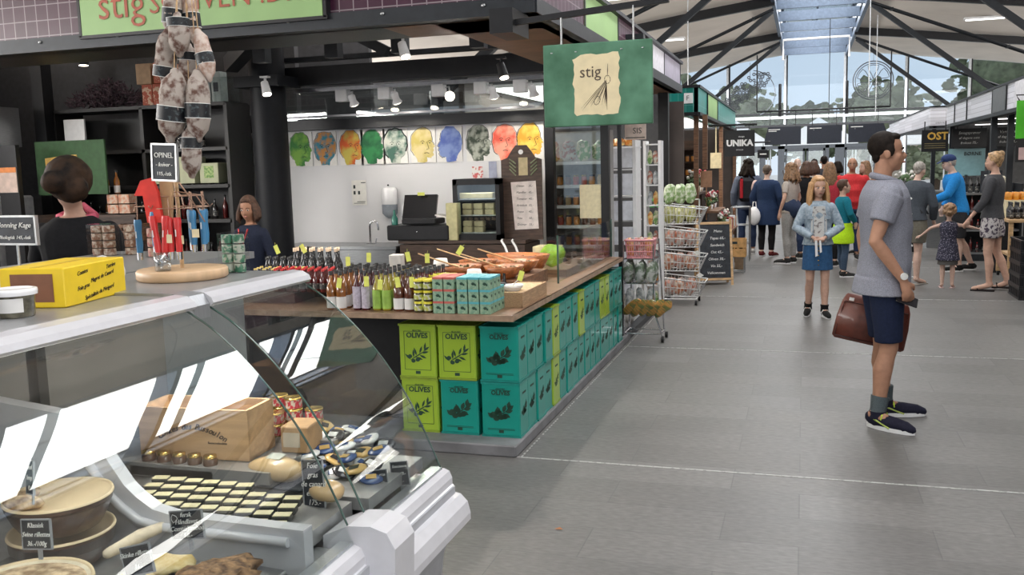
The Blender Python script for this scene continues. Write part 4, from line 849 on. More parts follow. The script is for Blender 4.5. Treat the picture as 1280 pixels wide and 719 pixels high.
sausage(222, 20, 225, 66, 2.60, .035, 'plump white sausage below the sign lettering, front of the bunch', band=.82)
sausage(210, 40, 205, 98, 2.64, .036, 'sausage with a green and black band at the left of the bunch', band=.15)
sausage(248, 40, 262, 98, 2.62, .028, 'slanting sausage with a dark band at the right of the bunch', SAUS2, .42)
sausage(236, 58, 236, 102, 2.66, .034, 'short sausage with a wide dark band in the middle of the bunch', band=.72)
sausage(218, 92, 213, 172, 2.58, .046, 'thickest speckled sausage of the bunch, lower left', band=.38)
sausage(246, 92, 248, 172, 2.60, .039, 'speckled sausage with a white sticker, lower right', band=.42)
sausage(238, 160, 240, 218, 2.60, .033, 'lowest sausage of the bunch with a dark band, above the wire carousel', band=.68)
# ============================================================ OLIVE STALL (contents)
def paint(name, c1, c2, sc=9, thr=(.42, .58)): return M(name, c1, .7, scale=sc, c2=c2, thr=thr, var=0)
HEADS = [  # u, facing, colours, words
 (376, 1, (.04, .20, .04), (.20, .42, .06), 'green painted head in profile, furthest left beside the round column'),
 (406, 0, (.03, .20, .28), (.50, .22, .05), 'multicoloured painted head in teal, orange and dark green'),
 (439, 1, (.60, .10, .02), (.50, .42, .08), 'painted head half orange and half yellow green'),
 (466, 1, (.01, .10, .04), (.03, .22, .07), 'narrow dark green painted head'),
 (494, 0, (.55, .58, .52), (.05, .13, .10), 'pale painted face outlined in dark green strokes'),
 (529, 1, (.52, .42, .12), (.66, .56, .28), 'yellow painted head with thin dark outlines'),
 (562, -1, (.08, .13, .42), (.20, .28, .55), 'blue painted head between the yellow and the mottled heads'),
 (599, 1, (.05, .07, .05), (.40, .42, .36), 'grey and black mottled painted head'),
 (631, 0, (.75, .10, .06), (.80, .35, .25), 'red and pink painted face'),
 (663, 1, (.65, .30, .02), (.80, .55, .10), 'golden yellow painted head, furthest right above the menu board')]
LINE = M('dark_brush_line', (.02, .03, .03), .7)
for i, (u, f, c1, c2, lab) in enumerate(HEADS):
    p = aY(u, 184 - (u - 360) * .012, 8.43); t = thing('painting', lab, 'painting', (p.x, 8.435, 1.895), 0, 'painted heads above the back wall')
    w, h = .130, .168
    B().box((0, 0, 0), (.262, .008, .345)).build('paper', M('painting_paper', (.74, .73, .71), .7, var=.03), t)
    rp_ = random.Random(i + 20)
    side = [(-.5, -1), (-.6, -.7), (-.95, -.3), (-1, .2), (-.82, .68), (-.35, .98), (.25, 1), (.62, .75), (.74, .38), (.70, .2), (.98, -.08), (.80, -.17), (.86, -.32), (.78, -.42), (.83, -.58), (.62, -.76), (.3, -.72), (.28, -1)]
    front = [(-.36, -1), (-.42, -.78), (-.78, -.5), (-.94, 0), (-.88, .5), (-.52, .9), (0, 1.0), (.52, .9), (.88, .5), (.94, 0), (.78, -.5), (.42, -.78), (.36, -1)]
    out = [(x * (f or 1), z) for x, z in (side if f else front)]
    if f < 0: out = out[::-1]
    pts = []
    for (xa, za), (xb, zb) in zip(out, out[1:] + out[:1]):
        for k in range(3): q = k / 3; pts.append(((xa + (xb - xa) * q + rp_.uniform(-.035, .035)) * w, -.0045, (za + (zb - za) * q + rp_.uniform(-.03, .03)) * h))
    B().prism(pts, (0, -1, 0), .001).build('painted_head', paint('head_paint_%d' % i, c1, c2, 14 if i in (1, 7) else 7), t)
    b = B()
    if i not in (3, 6):
        s = f or 1; ox = .03 * f
        for dx in (-.035, .04):
            b.tube([(ox + dx - .02, -.0065, .03), (ox + dx, -.0065, .042), (ox + dx + .02, -.0065, .03)], .0022, 4); b.sph((ox + dx, -.0065, .018), (.009, .001, .005), 8, 4)
        b.tube([(ox + .01 * s, -.0065, .03), (ox + .03 * s, -.0065, -.035), (ox + .005 * s, -.0065, -.045)], .0022, 4)
        b.tube([(ox - .02, -.0065, -.08), (ox + .005, -.0065, -.075), (ox + .03, -.0065, -.082)], .0025, 4)
    b.tube([(q[0] * 1.05, -.0065, q[2] * 1.02) for q in pts[4:30]], .0022 if i != 4 else .006, 4); b.build('brush_lines', LINE, t)
# second frieze piece left of the column
t = thing('painting', 'teal painted figure on the wall strip left of the round column', 'painting', (-5.37, 8.435, 1.9)); B().box((0, 0, 0), (.2, .008, .33)).build('paper', M('painting_paper', (.74, .73, .71), .7), t); B().sph((0, -.005, 0), (.07, .002, .15), 12, 8).build('painted_figure', paint('teal_paint', (.02, .22, .18), (.3, .04, .06), 6, (.6, .7)), t)
t = thing('photo_print', 'small green print under the teal painted figure', 'picture', (-5.37, 8.435, 1.62)); B().box((0, 0, 0), (.09, .006, .15)).build('print', paint('green_print', (.03, .12, .05), (.25, .3, .2), 25), t)
# wall fittings
def wallbox(nm, lab, cat, u, v, Y, parts, z=None):
    p = aY(u, v, Y); return thing(nm, lab, cat, p)
t = wallbox('notice_sheet', 'white notice with small dark pictograms on the back wall', 'notice', 449, 241, 8.43, None)
B().box((0, 0, 0), (.16, .004, .25)).build('sheet', PAPER, t); b = B()
for x, z in ((-.05, .06), (-.05, 0), (0, 0)): b.box((x, -.003, z), (.022, .002, .035))
b.box((.05, -.003, .10), (.05, .002, .008)); b.box((.02, -.003, -.09), (.09, .002, .006)); b.box((.0, -.003, -.105), (.12, .002, .005)); b.build('pictogram', LINE, t)
GRW = M('grey_clear_plastic', (.28, .31, .35), .25, coat=.4)
for (u, v, s, lab) in ((487, 253, 1.0, 'large white paper towel dispenser on the wall'), (509, 268, .66, 'small white soap dispenser on the wall, beside the larger one')):
    t = wallbox('dispenser', lab, 'dispenser', u, v, 8.38, None); b = B(); b.lathe((0, 0, -.02 * s), [(.075 * s, 0), (.085 * s, .02 * s), (.085 * s, .14 * s), (.07 * s, .165 * s), (.001, .17 * s)], 18, sy=.6); b.build('cover', WHITEP, t)
    B().lathe((0, 0, -.11 * s), [(.02 * s, -.05 * s), (.05 * s, -.03 * s), (.08 * s, .0), (.083 * s, .09 * s)], 18, sy=.6).build('grey_window', GRW, t); B().sph((0, -.02, .17 * s), .01, 8, 6).build('lock', BLACK, t)
t = wallbox('faucet', 'curved chrome tap over the sink', 'tap', 463, 298, 8.22, None); b = B(); b.tube([(0, 0, -.16), (0, 0, .12)] + [(.045 - math.cos(a) * .045, 0, .12 + math.sin(a) * .05) for a in (.5, 1, 1.57, 2.2, 2.8)] + [(.092, 0, .08)], .011, 8); b.build('spout', CHROME, t); B().tube([(-.04, 0, -.06), (.05, 0, -.06)], .014, 8).tube([(.05, 0, -.06), (.07, 0, .0)], .007, 6).build('handle', CHROME, t)
b = B(); b.box((-4.3, 8.15, .93), (1.3, .5, .03)); b.box((-4.3, 8.15, .46), (1.28, .48, .90)); tag(b.build('sink_counter', STEEL), 'stainless steel sink counter along the back wall', 'counter')
b = B(); b.box((-2.985, 8.12, .99), (1.24, .52, .03)); b.box((-2.985, 8.12, .49), (1.22, .5, .95)); tag(b.build('back_cabinet', WOODD), 'dark cabinet carrying the till and the small fridge', 'cabinet')
t = thing('cash_register', 'black touch-screen till with a yellow note, on a black drawer box', 'till', (-3.40, 8.0, 1.006))
B().box((0, .02, .07), (.62, .36, .14), bev=.01).build('cash_drawer', BLACK, t); B().box((.02, -.05, .175), (.34, .25, .05), bev=.01).build('base', BLACK, t)
B().box((-.02, -.02, .30), (.33, .03, .24), rot=Matrix.Rotation(-.35, 3, 'X') @ Matrix.Rotation(.0, 3, 'Z')).build('screen', M('dark_screen', (.01, .01, .012), .2), t); B().box((.0, -.035, .425), (.07, .004, .03)).build('sticky_note', YTAG, t); B().box((.23, -.02, .215), (.15, .16, .012), rot=Matrix.Rotation(.2, 3, 'Y')).build('receipt_paper', PAPER, t); B().sph((0, -.165, .08), .008, 6, 4).build('drawer_lock', CHROME, t)
t = thing('bottle', 'small green bottle on the black drawer box', 'bottle', (-3.66, 7.92, 1.147)); B().lathe((0, 0, 0), [(.03, 0), (.032, .06), (.012, .1), (.011, .14)], 12).build('bottle_glass', M('green_glass_solid', (.02, .16, .12), .15, coat=.5), t)
t = thing('paper_roll_box', 'tall cream carton standing between the till and the fridge', 'box', (-3.06, 7.9, 1.006)); B().box((0, 0, .17), (.11, .1, .34), bev=.005).build('carton', M('cream_carton', (.50, .47, .26), .6), t)
# small glass door fridge
t = thing('small_fridge', 'small black glass-door fridge with cream tubs inside', 'fridge', (-2.83, 8.1, 1.006))
b = B(); w, d, h = .45, .4, .55
for x in (-w / 2 + .02, w / 2 - .02): b.box((x, 0, h / 2), (.04, d, h))
for z in (.03, h - .02): b.box((0, 0, z), (w, d, .05))
b.box((0, d / 2 - .01, h / 2), (w, .02, h)); b.build('cabinet', BLACK, t)
b = B()
for z in (.06, .22, .37): b.box((0, .02, z), (w - .08, d - .06, .008))
b.build('shelf', WIRE, t); B().box((0, -d / 2 - .004, h / 2), (w - .06, .006, h - .1)).build('door', PANE, t); b = B()
for s in (-1, 1): b.box((s * (w / 2 - .02), -d / 2 - .006, h / 2), (.04, .02, h)); b.box((0, -d / 2 - .006, h / 2 + s * (h / 2 - .025)), (w, .02, .05))
b.build('door_frame', BLACK, t); area('fridge_lamp', (-2.83, 8.0, 1.50), .3, .2, 1.2)
CRT = M('cream_tub', (.62, .52, .32), .5, var=.1)
for z, n in ((.066, 2), (.226, 3), (.376, 4)):
    for i in range(n):
        for j in range(2 if n < 4 else 1):
            o = B().box((0, 0, .025), (.09, .08, .05), bev=.006).build('food_tub', CRT, None, (-2.95 + i * .11 if n < 4 else -2.98 + i * .08, 8.0, 1.006 + z + j * .054)); tag(o, 'cream food tub on the %s shelf inside the small fridge' % {2: 'bottom', 3: 'middle', 4: 'top'}[n], 'tub', 'tubs in the small fridge')
b = B(); b.box((-2.555, 8.2, 1.27), (.05, .3, .5)); tag(b.build('orange_board', M('orange_wood_panel', (.42, .19, .07), .5)), 'upright orange wooden board right of the small fridge', 'board')
# menu board with carved top
t = thing('menu_board', 'dark brown board with a scalloped top, olive picture and a handwritten menu', 'menu board', (-2.43, 8.0, 1.0))
pts = [(-.19, 0), (.19, 0), (.19, .72), (.13, .74), (.09, .80), (.05, .85), (-.05, .85), (-.09, .80), (-.13, .74), (-.19, .72)]
B().prism([(x, 0, z) for x, z in pts], (0, 1, 0), .02).build('board', WOODD, t); B().lathe((0, -.001, .79), [(.022, -.001), (.022, .002)], 14, rot=Matrix.Rotation(math.pi / 2, 3, 'X')).build('hole', WHITE, t)
B().box((.02, -.004, .66), (.085, .004, .16)).build('olive_picture', M('tan_picture', (.50, .42, .25), .7), t); b = B()
for s in (-1, 1):
    for q in range(4): b.tube([(.02 + s * .07, -.003, .58 + q * .035), (.02 + s * .13, -.003, .64 + q * .03)], .006, 5)
b.build('painted_leaves', M('olive_green_paint', (.18, .22, .12), .6), t)
B().prism([(-.10, -.006, .52), (.135, -.006, .53), (.155, -.006, .10), (-.07, -.006, .09)], (0, -1, 0), .002).build('menu_sheet', M('pinkish_paper', (.68, .62, .60), .8), t)
for i in range(7): text(('Oliven     35,-', 'Mandler   45,-', 'Tomater  40,-', 'Artiskok  55,-', 'Pesto      45,-', 'Feta        50,-', 'Dolmer   35,-')[i], .028, (.03, -.009, .485 - i * .058), LINE, t, shear=.2, name='menu_lettering')
for i, (u, v, w, h, m_, lab) in enumerate(((616, 213, .08, .17, M('blue_grey_print', (.3, .32, .42), .6), 'slim blue grey card on the wall above the fridge'), (597, 216, .11, .12, paint('rose_print', (.7, .68, .66), (.55, .12, .12), 22, (.5, .56)), 'small sheet with red rosettes on the wall above the fridge'), (738, 252, .20, .31, M('cream_notice', (.58, .53, .36), .8, var=.08, scale=30), 'cream notice sheet on the glass partition'))):
    p = aY(u, v, 8.42 if i < 2 else 8.38); b = B(); b.box((0, 0, 0), (w, .004, h)); tag(b.build('wall_card', m_, None, p), lab, 'notice')
# track lights
RAILM = M('grey_track', (.30, .30, .32), .4, .5)
b = B(); b.box((-3.45, 8.02, 2.44), (2.5, .04, .035)); tag(b.build('light_track', RAILM), 'grey lighting track above the painted heads', 'light track')
b = B(); b.box((-3.7, 8.2, 2.20), (2.7, .03, .02)); tag(b.build('cable_rail', RAILM), 'thin pale rail under the row of spot lamps', 'rail')
BULB = M('lamp_glow', (1, .88, .70), .4, var=.01, emit=14)
for i, (u, du) in enumerate(((430, 22), (483, 17), (550, 18), (603, 12), (652, 14))):
    p = aY(u, 121 + (u - 430) * .025, 8.02); t = thing('spot_lamp', ('track spot lamp with a white box, furthest left', 'track spot lamp, second from the round column', 'track spot lamp shining straight at the viewer', 'track spot lamp, second from the green sign', 'track spot lamp nearest the green sign')[i], 'lamp', (p.x, 8.0, 2.33), 0, 'spot lamps over the back wall')
    B().box((0, 0, .04), (.12, .09, .11), bev=.005).build('gear_box', WHITE, t)
    q = Vector((.13, -.05 if i != 2 else -.06, -.02)); d = Vector((.1, .45, -.9)).normalized() if i != 2 else Vector((.32, -.95, -.12)).normalized()
    B().tube([(.04, 0, .06), (.10, 0, .07), q - d * .05], .008, 6).build('arm', WHITE, t)
    B().tube([q - d * .07, q - d * .05, q + d * .0, q + d * .035], [.022, .036, .032, .048], 14).build('lamp_head', WHITE, t)
    B().tube([q + d * .0355, q + d * .039], [.040, .040], 14).build('lamp_lens', BULB, t)
    w_ = Vector((p.x, 8.0, 2.33)) + q + d * .06
    spot('spot_lamp_light', w_, w_ + d, 10 if i != 2 else 4, 1.9)
for i, (u, v) in enumerate(((655, 205), (560, 205))): pass
for i, (u, v, Y, lab) in enumerate(((504, 62, 6.6, 'white ceiling spot lamp hanging on the lattice beam'), (627, 88, 7.0, 'black spot lamp hanging near the green sign'), (332, 110, 7.3, 'small white lamp at the top of the round column'))):
    p = aY(u, v, Y); t = thing('spot_lamp', lab, 'lamp', p); m_ = WHITE if i != 1 else BLACK
    B().tube([(0, 0, .09), (0, 0, .04)], .012, 8).box((0, 0, .095), (.08, .05, .015)).build('mount', m_, t); B().tube([(-.01, 0, .05), (.03, -.03, -.06)], [.032, .042], 12).build('lamp_head', m_, t); B().tube([(.0302, -.0302, -.0605), (.031, -.031, -.064)], [.035, .035], 12).build('lamp_lens', BULB, t)
    if i < 2: spot('ceiling_spot_light', p + Vector((.035, -.035, -.08)), (p.x + .3, Y - .9, .8), 45, 2.0)
# made-up round downlights added under the stall roof to light the stall
for i, (x, y, lab) in enumerate(((-2.3, 5.9, 'added small black downlight under the stall roof over the corner counter'), (-3.6, 6.0, 'added small black downlight under the stall roof over the sauce bottles'), (-5.9, 6.6, 'added small black downlight before the dark shelves'), (-7.0, 6.4, 'added small black downlight over the poster board'))):
    t = thing('added_downlight', lab, 'lamp', (x, y, 2.62)); B().tube([(0, 0, 0), (0, 0, .11)], .045, 14).build('lamp_body', BLACK, t); B().tube([(0, 0, -.004), (0, 0, .0)], .036, 14).build('lamp_lens', BULB, t); B().tube([(0, 0, .11), (0, 0, 1.9)], .006, 5).build('cord', BLACK, t)
    spot('downlight_fill', (x, y, 2.60), (x, y + .5, .9), (60, 50, 42, 34)[i], 2.3)

# ---------------- shelves of the left part of the stall
b = B(); X0, X1, Yb = -7.55, -5.45, 8.35
for x in (X0, -6.45, X1): b.box((x, 8.15, 1.18), (.04, .4, 2.36))
for z in (.3, .75, 1.2, 1.55, 1.92, 2.36): b.box(((X0 + X1) / 2, 8.15, z), (X1 - X0, .4, .035))
b.box(((X0 + X1) / 2, Yb, 1.14), (X1 - X0, .02, 2.28)); tag(b.build('shelf_unit', M('black_shelf', (.015, .014, .014), .5)), 'black shelf unit filled with bottles and boxes', 'shelf unit')
# bottle maker
def bottle_mats(): return 0
def bottle(kind, lab='', group=None):
    """kinds: r radius, h height, glass colour, cap colour, label colour"""
    r, h, gc, cc, lc, l0, l1 = KIND[kind]
    t = thing('bottle', lab, 'bottle', (0, 0, 0), 0, group)
    nk = h * .62
    B().lathe((0, 0, 0), [(r * .85, 0), (r, .004), (r, nk * .9), (r * .8, nk), (r * .38, nk + h * .12), (r * .34, h * .93)], 12).build('bottle_glass', gc, t)
    B().lathe((0, 0, h * .90), [(r * .42, 0), (r * .42, h * .10), (.0005, h * .101)], 10).build('cap', cc, t)
    if lc: B().lathe((0, 0, 0), [(r * 1.02, h * l0), (r * 1.02, h * l1)], 12, cap=False).build('bottle_label', lc, t)
    return t
AMB = M('amber_oil', (.28, .10, .02), .12, var=.25, scale=12, coat=.8); PUR = M('plum_vinegar', (.07, .012, .02), .12, coat=.8); GRO = M('green_gold_oil', (.32, .26, .03), .12, coat=.8); BRN = M('brown_glass', (.10, .03, .015), .12, coat=.8); BLKG = M('near_black_glass', (.012, .01, .012), .1, coat=.8); REDB = M('dark_red_sauce', (.09, .008, .008), .15, coat=.7)
CAPK = M('black_cap', (.015, .015, .017), .35); CAPR = M('red_cap', (.50, .012, .015), .35); CAPY = M('yellow_cap', (.62, .45, .12), .5); CAPC = M('pale_cork_cap', (.66, .50, .36), .7); LABW = M('white_bottle_label', (.70, .69, .68), .6, var=.04); LABG = M('green_bottle_label', (.30, .48, .08), .5, var=.2); LABP = M('lilac_label', (.46, .42, .50), .6, var=.2, scale=60); LABD = M('dark_printed_label', (.05, .05, .05), .5, scale=90, c2=(.5, .48, .42), thr=(.55, .62))
KIND = dict(amber=(.031, .235, AMB, CAPK, LABW, .04, .34), plum=(.027, .24, PUR, CAPK, LABP, .05, .60), gold=(.029, .24, GRO, CAPK, LABG, .05, .52), brown=(.034, .235, BRN, CAPK, LABW, .05, .33), wine=(.028, .24, REDB, CAPK, None, 0, 0),
            red=(.022, .15, REDB, CAPR, LABD, .15, .4), squat=(.030, .10, BLKG, CAPY, LABD, .15, .5), tall=(.030, .29, BLKG, CAPC, LABD, .1, .34), dark=(.028, .20, BLKG, CAPK, LABD, .12, .4), small=(.024, .15, BLKG, CAPK, LABW, .12, .42), honey=(.030, .085, M('amber_jar', (.26, .10, .03), .2, coat=.6), CAPC, LABW, .2, .6))
PROTO = {}
def put(kind, x, y, z, lab, group, sc=None, rz=0):
    if kind not in PROTO: o = bottle(kind, lab, group); PROTO[kind] = o; o.location = (x, y, z); o.rotation_euler = (0, 0, rz); return o
    return copy(PROTO[kind], (x, y, z), rz, lab, group, sc)
# shelves: wine bottles and boxes
random.seed(21)
for z, rowname in ((.767, 'counter-height'), (1.217, 'waist-height'), (1.567, 'eye-height')):
    for i in range(9):
        put(random.choice(('dark', 'dark', 'small', 'wine')), -6.34 + i * .098 + random.uniform(-.008, .008), 8.12 + random.uniform(-.04, .04), z, 'dark bottle on the %s shelf of the black unit, right bay' % rowname, 'dark bottles in the shelf unit')
for i in range(7): put('dark', -6.3 + i * .07, 8.15, 1.937, 'dark bottle on the top shelf of the black unit', 'dark bottles in the shelf unit')
for i in range(8):
    put(random.choice(('small', 'dark', 'amber')), -7.42 + i * .11, 8.12, 1.217, 'bottle on the waist-height shelf, left bay of the black unit', 'bottles in the left bay')
def simplebox(nm, lab, cat, x, y, z, d, mats, group=None, rz=0, face=None):
    t = thing(nm, lab, cat, (x, y, z), rz, group); B().box((0, 0, d[2] / 2), d, bev=.004).build('carton', mats, t)
    if face: B().box((0, -d[1] / 2 - .001, d[2] * face[3]), (d[0] * face[0], .002, d[2] * face[1])).build('printed_label', face[2], t)
    return t
OLG = M('pale_olive_box', (.40, .42, .28), .6, var=.05)
simplebox('gift_box', 'large pale olive box with a white label on the upper shelf', 'box', -6.23, 8.1, 1.58, (.30, .2, .27), OLG, None, .0, (.3, .6, PAPER, .5))
simplebox('gift_box', 'pale olive box beside the small OPINEL card', 'box', -5.98, 8.1, 1.58, (.18, .2, .27), OLG)
simplebox('gift_box', 'green and cream box on the shelf behind the sausages', 'box', -5.72, 8.1, 1.58, (.22, .2, .20), OLG, None, 0, (.5, .6, M('leaf_print', (.10, .25, .06), .6, scale=40, c2=(.4, .5, .2)), .55))
# chalk green board with torn poster and QR-free info stand
t = thing('poster_board', 'dark green board with a torn yellow poster behind the dark haired woman', 'board', (-7.05, 7.6, 1.50)); B().box((0, 0, .27), (.86, .02, .54)).build('board', M('green_felt_board', (.03, .08, .03), .7), t)
B().prism([(-.30, -.012, .02), (.10, -.012, .02), (.11, -.012, .2), (.09, -.012, .40), (-.1, -.012, .39), (-.31, -.012, .37)], (0, -1, 0), .002).build('torn_poster', M('yellow_torn_poster', (.68, .44, .12), .7, var=.15), t)
t = thing('info_stand', 'narrow black stand with an orange and white info card', 'stand', (-7.43, 7.2, 0)); B().box((0, 0, 1.0), (.24, .05, 2.0)).build('stand_post', BLACK, t); B().box((0, -.03, 1.66), (.22, .006, .24)).build('info_card', M('peach_card', (.62, .48, .42), .6), t); B().box((0, -.034, 1.76), (.22, .006, .05)).build('card_header', M('orange_header', (.68, .24, .07), .6), t)
for i in range(3): put('amber', -6.9 + i * .13, 7.75, 1.5, 'amber bottle in front of the dark green board', 'amber bottles before the green board')
for i in range(4): simplebox('small_box', 'small pale box stacked right of the amber bottles', 'box', -6.62 + (i % 2) * .14, 7.7, 1.3 + (i // 2) * .1, (.13, .12, .09), M('pale_pack', (.60, .52, .42), .6, scale=30, c2=(.5, .2, .12)), 'small pale boxes')
b = B(); b.box((-6.9, 7.72, .65), (1.25, .38, 1.29)); b.box((-6.5, 7.72, 1.28), (.5, .4, .03)); tag(b.build('side_counter', WOODD), 'dark wooden sideboard under the amber bottles', 'counter')
t = thing('wicker_box', 'brown openwork wooden crate below the small pale boxes', 'crate', (-6.3, 7.5, 1.05)); b = B()
for z in (.02, .08, .14): b.box((0, -.15, z), (.45, .015, .03)); b.box((0, .15, z), (.45, .015, .03))
for x in (-.22, 0, .22): b.box((x, 0, .08), (.02, .3, .16))
b.build('slats', WOOD, t)
# left end: stainless hood and oven corner
t = thing('extractor_hood', 'stainless steel hood at the left edge', 'hood', (-8.3, 7.4, 2.0)); B().box((0, 0, .2), (1.1, .6, .40)).build('hood_body', STEEL, t); B().box((0, -.31, -.06), (1.12, .04, .10)).build('hood_rim', STEEL, t)
t = thing('oven', 'grey steel appliance below the hood', 'appliance', (-8.1, 7.4, .0)); B().box((0, 0, .75), (.9, .6, 1.5), bev=.02).build('oven_body', M('grey_enamel', (.28, .29, .31), .4), t); B().box((-.02, -.31, 1.35), (.4, .02, .22)).build('dark_window', BLACK, t); B().box((0, -.315, 1.08), (.35, .01, .22)).build('cream_notice', CREAM, t)
t = thing('framed_photo', 'dark framed photograph leaning at the left edge', 'picture', (-7.95, 7.0, 1.53)); B().box((0, 0, .15), (.28, .02, .32)).build('frame', BLACK, t); B().box((0, -.012, .15), (.22, .004, .26)).build('photo', paint('dark_photo', (.05, .04, .04), (.25, .2, .18), 14), t); B().box((0, 0, -.765), (.05, .05, 1.52)).build('stand', BLACK, t)
t = thing('white_sheet', 'small white panel leaning under the cabinet top', 'panel', (-7.25, 8.0, 2.06)); B().box((0, -.09, .08), (.26, .02, .26)).build('panel', WHITE, t)
# dried lavender heap on top of the shelf unit
t = thing('dried_lavender', 'heap of dried dark purple lavender bundles on the shelf top', 'dried flowers', (-6.95, 8.1, 2.378)); b = B(); random.seed(8)
for i in range(620):
    a = random.uniform(0, 6.28); r = random.random(); c = Vector((math.cos(a) * .52 * r, math.sin(a) * .17 * r, .02 + random.random() * .30 * (1 - r * .75))); d = Vector((random.uniform(-1, 1), random.uniform(-.6, .2), random.uniform(-.1, .8))).normalized() * .07; b.tube([c, c + d], [.008, .004], 4, sm=False)
b.build('stems', M('dried_purple', (.05, .025, .04), .9, var=.6, scale=30, c2=(.14, .09, .11)), t)
WBX = paint('red_round_print', (.40, .09, .05), (.60, .42, .30), 26, (.52, .56)); TBX = M('tan_wine_box', (.40, .26, .15), .6)
for i in range(5):
    simplebox('wine_box', ('tan wine box left of the red patterned boxes', 'upper red patterned box behind the sausages', 'lower red patterned box, leftmost', 'lower red patterned box, middle', 'lower red patterned box, right')[i], 'box', -6.38 + (0, .2, .03, .16, .29)[i], 8.05, 2.378 + (.21, .21, 0, 0, 0)[i], ((.18, .16, .125, .125, .125)[i], .2, .205), TBX if i == 0 else WBX, 'boxes on the shelf top')
GBX = M('grey_green_box', (.30, .34, .33), .5, var=.1)
for i in range(2): simplebox('gift_box', ('tall grey green box on the shelf top, left of two', 'tall grey green box on the shelf top, right of two')[i], 'box', -5.72 + i * .12, 8.1, 2.378, (.11, .12, .30), GBX, 'tall boxes on the shelf top', 0, (.5, .3, BOARD, .5))
t = thing('glass_box', 'empty glass box at the right end of the shelf top', 'box', (-5.50, 8.1, 2.378)); B().box((0, 0, .12), (.2, .2, .24)).build('box_glass', PANE, t)

# ---------------- goods on the counter
CT = .815
b = B(); b.box((-3.70, 6.08, .405), (2.7, .33, .81)); tag(b.build('rear_step', WOODD), 'dark wooden step behind the front counter', 'step')
rows = ('front', 'second', 'third', 'fourth', 'fifth', 'sixth')
NM = dict(amber='amber oil bottle with a white label', plum='plum vinegar bottle with a tall lilac label', gold='green gold oil bottle with a green label', brown='broad brown bottle with a white label', wine='dark red bottle without a label', red='small sauce bottle with a red cap', squat='squat jar with a yellow lid', tall='tall dark bottle with a pale cork cap', dark='dark bottle with a printed label', small='small dark bottle with a white label', honey='amber honey jar')
def colm(kind, u0, y0, n, dy=.075, z=CT, cols=2, du=.062, grp=None, drift=-.02):
    p = aY(u0, 380, y0)
    for c in range(cols):
        for r in range(n):
            lab = '%s, %s row%s' % (NM[kind], rows[min(r, 5)], (', left of its pair' if c == 0 else ', right of its pair') if cols == 2 else (', column %s from the left' % ('first', 'second', 'third', 'fourth', 'fifth', 'sixth', 'seventh', 'eighth', 'ninth', 'tenth')[c]))
            put(kind, p.x + c * du + r * drift, y0 + r * dy, z, lab, grp or NM[kind].replace('bottle', 'bottles').replace(' jar', ' jars') + ' in rows', None, random.uniform(-.5, .5))
colm('amber', 415, 5.02, 6, drift=-.004, du=.066); colm('plum', 447, 5.02, 6, du=.058, drift=-.004); colm('gold', 472, 5.02, 6, du=.062, drift=-.004); colm('brown', 499, 5.02, 6, du=.072, drift=-.004); colm('wine', 524, 5.10, 5, du=.06, drift=-.004)
colm('red', 346, 5.25, 4, .055, CT + .07, 9, .050); colm('squat', 322, 5.56, 3, .07, CT + .085, 9, .068); colm('dark', 337, 5.92, 2, .07, CT + .03, 9, .062); colm('tall', 372, 6.0, 2, .075, CT + .0, 6, .068)
colm('small', 402, 5.50, 2, .06, CT + .075, 3, .07); colm('dark', 438, 5.60, 3, .065, CT + .01, 8, .062)
b = B(); b.box((-3.42, 5.34, CT + .034), (.56, .26, .068)); tag(b.build('riser', WOODD), 'dark riser under the red capped bottles', 'riser'); b = B(); b.box((-3.3, 5.63, CT + .036), (.98, .24, .073)); tag(b.build('riser', WOODD), 'dark riser under the yellow lidded jars', 'riser')
colm('honey', 528, 5.62, 4, .066, CT + .09, 3, .066); colm('dark', 509, 5.55, 3, .065, CT + .01, 2, .062)
b = B(); b.box((-2.45, 5.72, CT + .042), (.26, .3, .085)); tag(b.build('riser', WOODD), 'dark riser under the honey jars', 'riser')
for i, (u, v, Y, dz, a) in enumerate(((424, 354, 4.985, 0, .2), (458, 352, 4.985, 0, 0), (467 + 8, 356, 4.99, 0, .1), (497, 353, 4.985, 0, -.15), (515, 353, 4.985, 0, 0), (530, 378, 4.975, 0, -.3), (435, 327, 5.42, 0, 0), (461, 322, 5.45, 0, .05), (379, 311, 5.50, 0, -.5), (346, 312, 5.55, 0, -.4), (510, 321, 5.45, 0, -.2), (534, 323, 5.5, 0, 0), (575, 313, 5.5, 0, .6), (651, 345, 5.3, 0, .3))):
    p = aY(u, v, Y); b = B(); b.box((0, 0, 0), (.032, .003, .062)); b.tube([(0, 0, .03), (.004, .005, .05)], .001, 4); o = tag(b.build('price_tag', YTAG, None, p), 'yellow price tag %s' % ('tied to the left amber bottle', 'tied between the plum bottles', 'tied to the left green gold bottle', 'tied to the left broad brown bottle', 'tied to the right broad brown bottle', 'on the pink capped jar', 'on the white labelled small bottles', 'hanging among the dark small bottles', 'on the tall cork capped bottles', 'on the dark bottles furthest left', 'right of the white carton', 'before the honey jars', 'slanting above the yellow jars', 'on the bottle beside the wooden tray')[i], 'price tag', 'yellow price tags'); o.rotation_euler = (0, a, 0)
simplebox('white_carton', 'white carton with a small sketch standing among the bottles', 'box', aY(496, 325, 5.62).x, 5.62, CT + .11, (.085, .09, .17), M('white_carton', (.66, .64, .62), .6), None, .15, (.4, .3, M('sketch_print', (.45, .43, .42), .6), .4))
b = B(); b.box((aY(496, 325, 5.62).x, 5.62, CT + .052), (.1, .1, .104)); tag(b.build('riser', WOODD), 'dark block under the white carton', 'riser')
put('small', aY(533, 380, 5.0).x, 5.0, CT, 'small pink capped bottle right of the broad brown bottles', None)
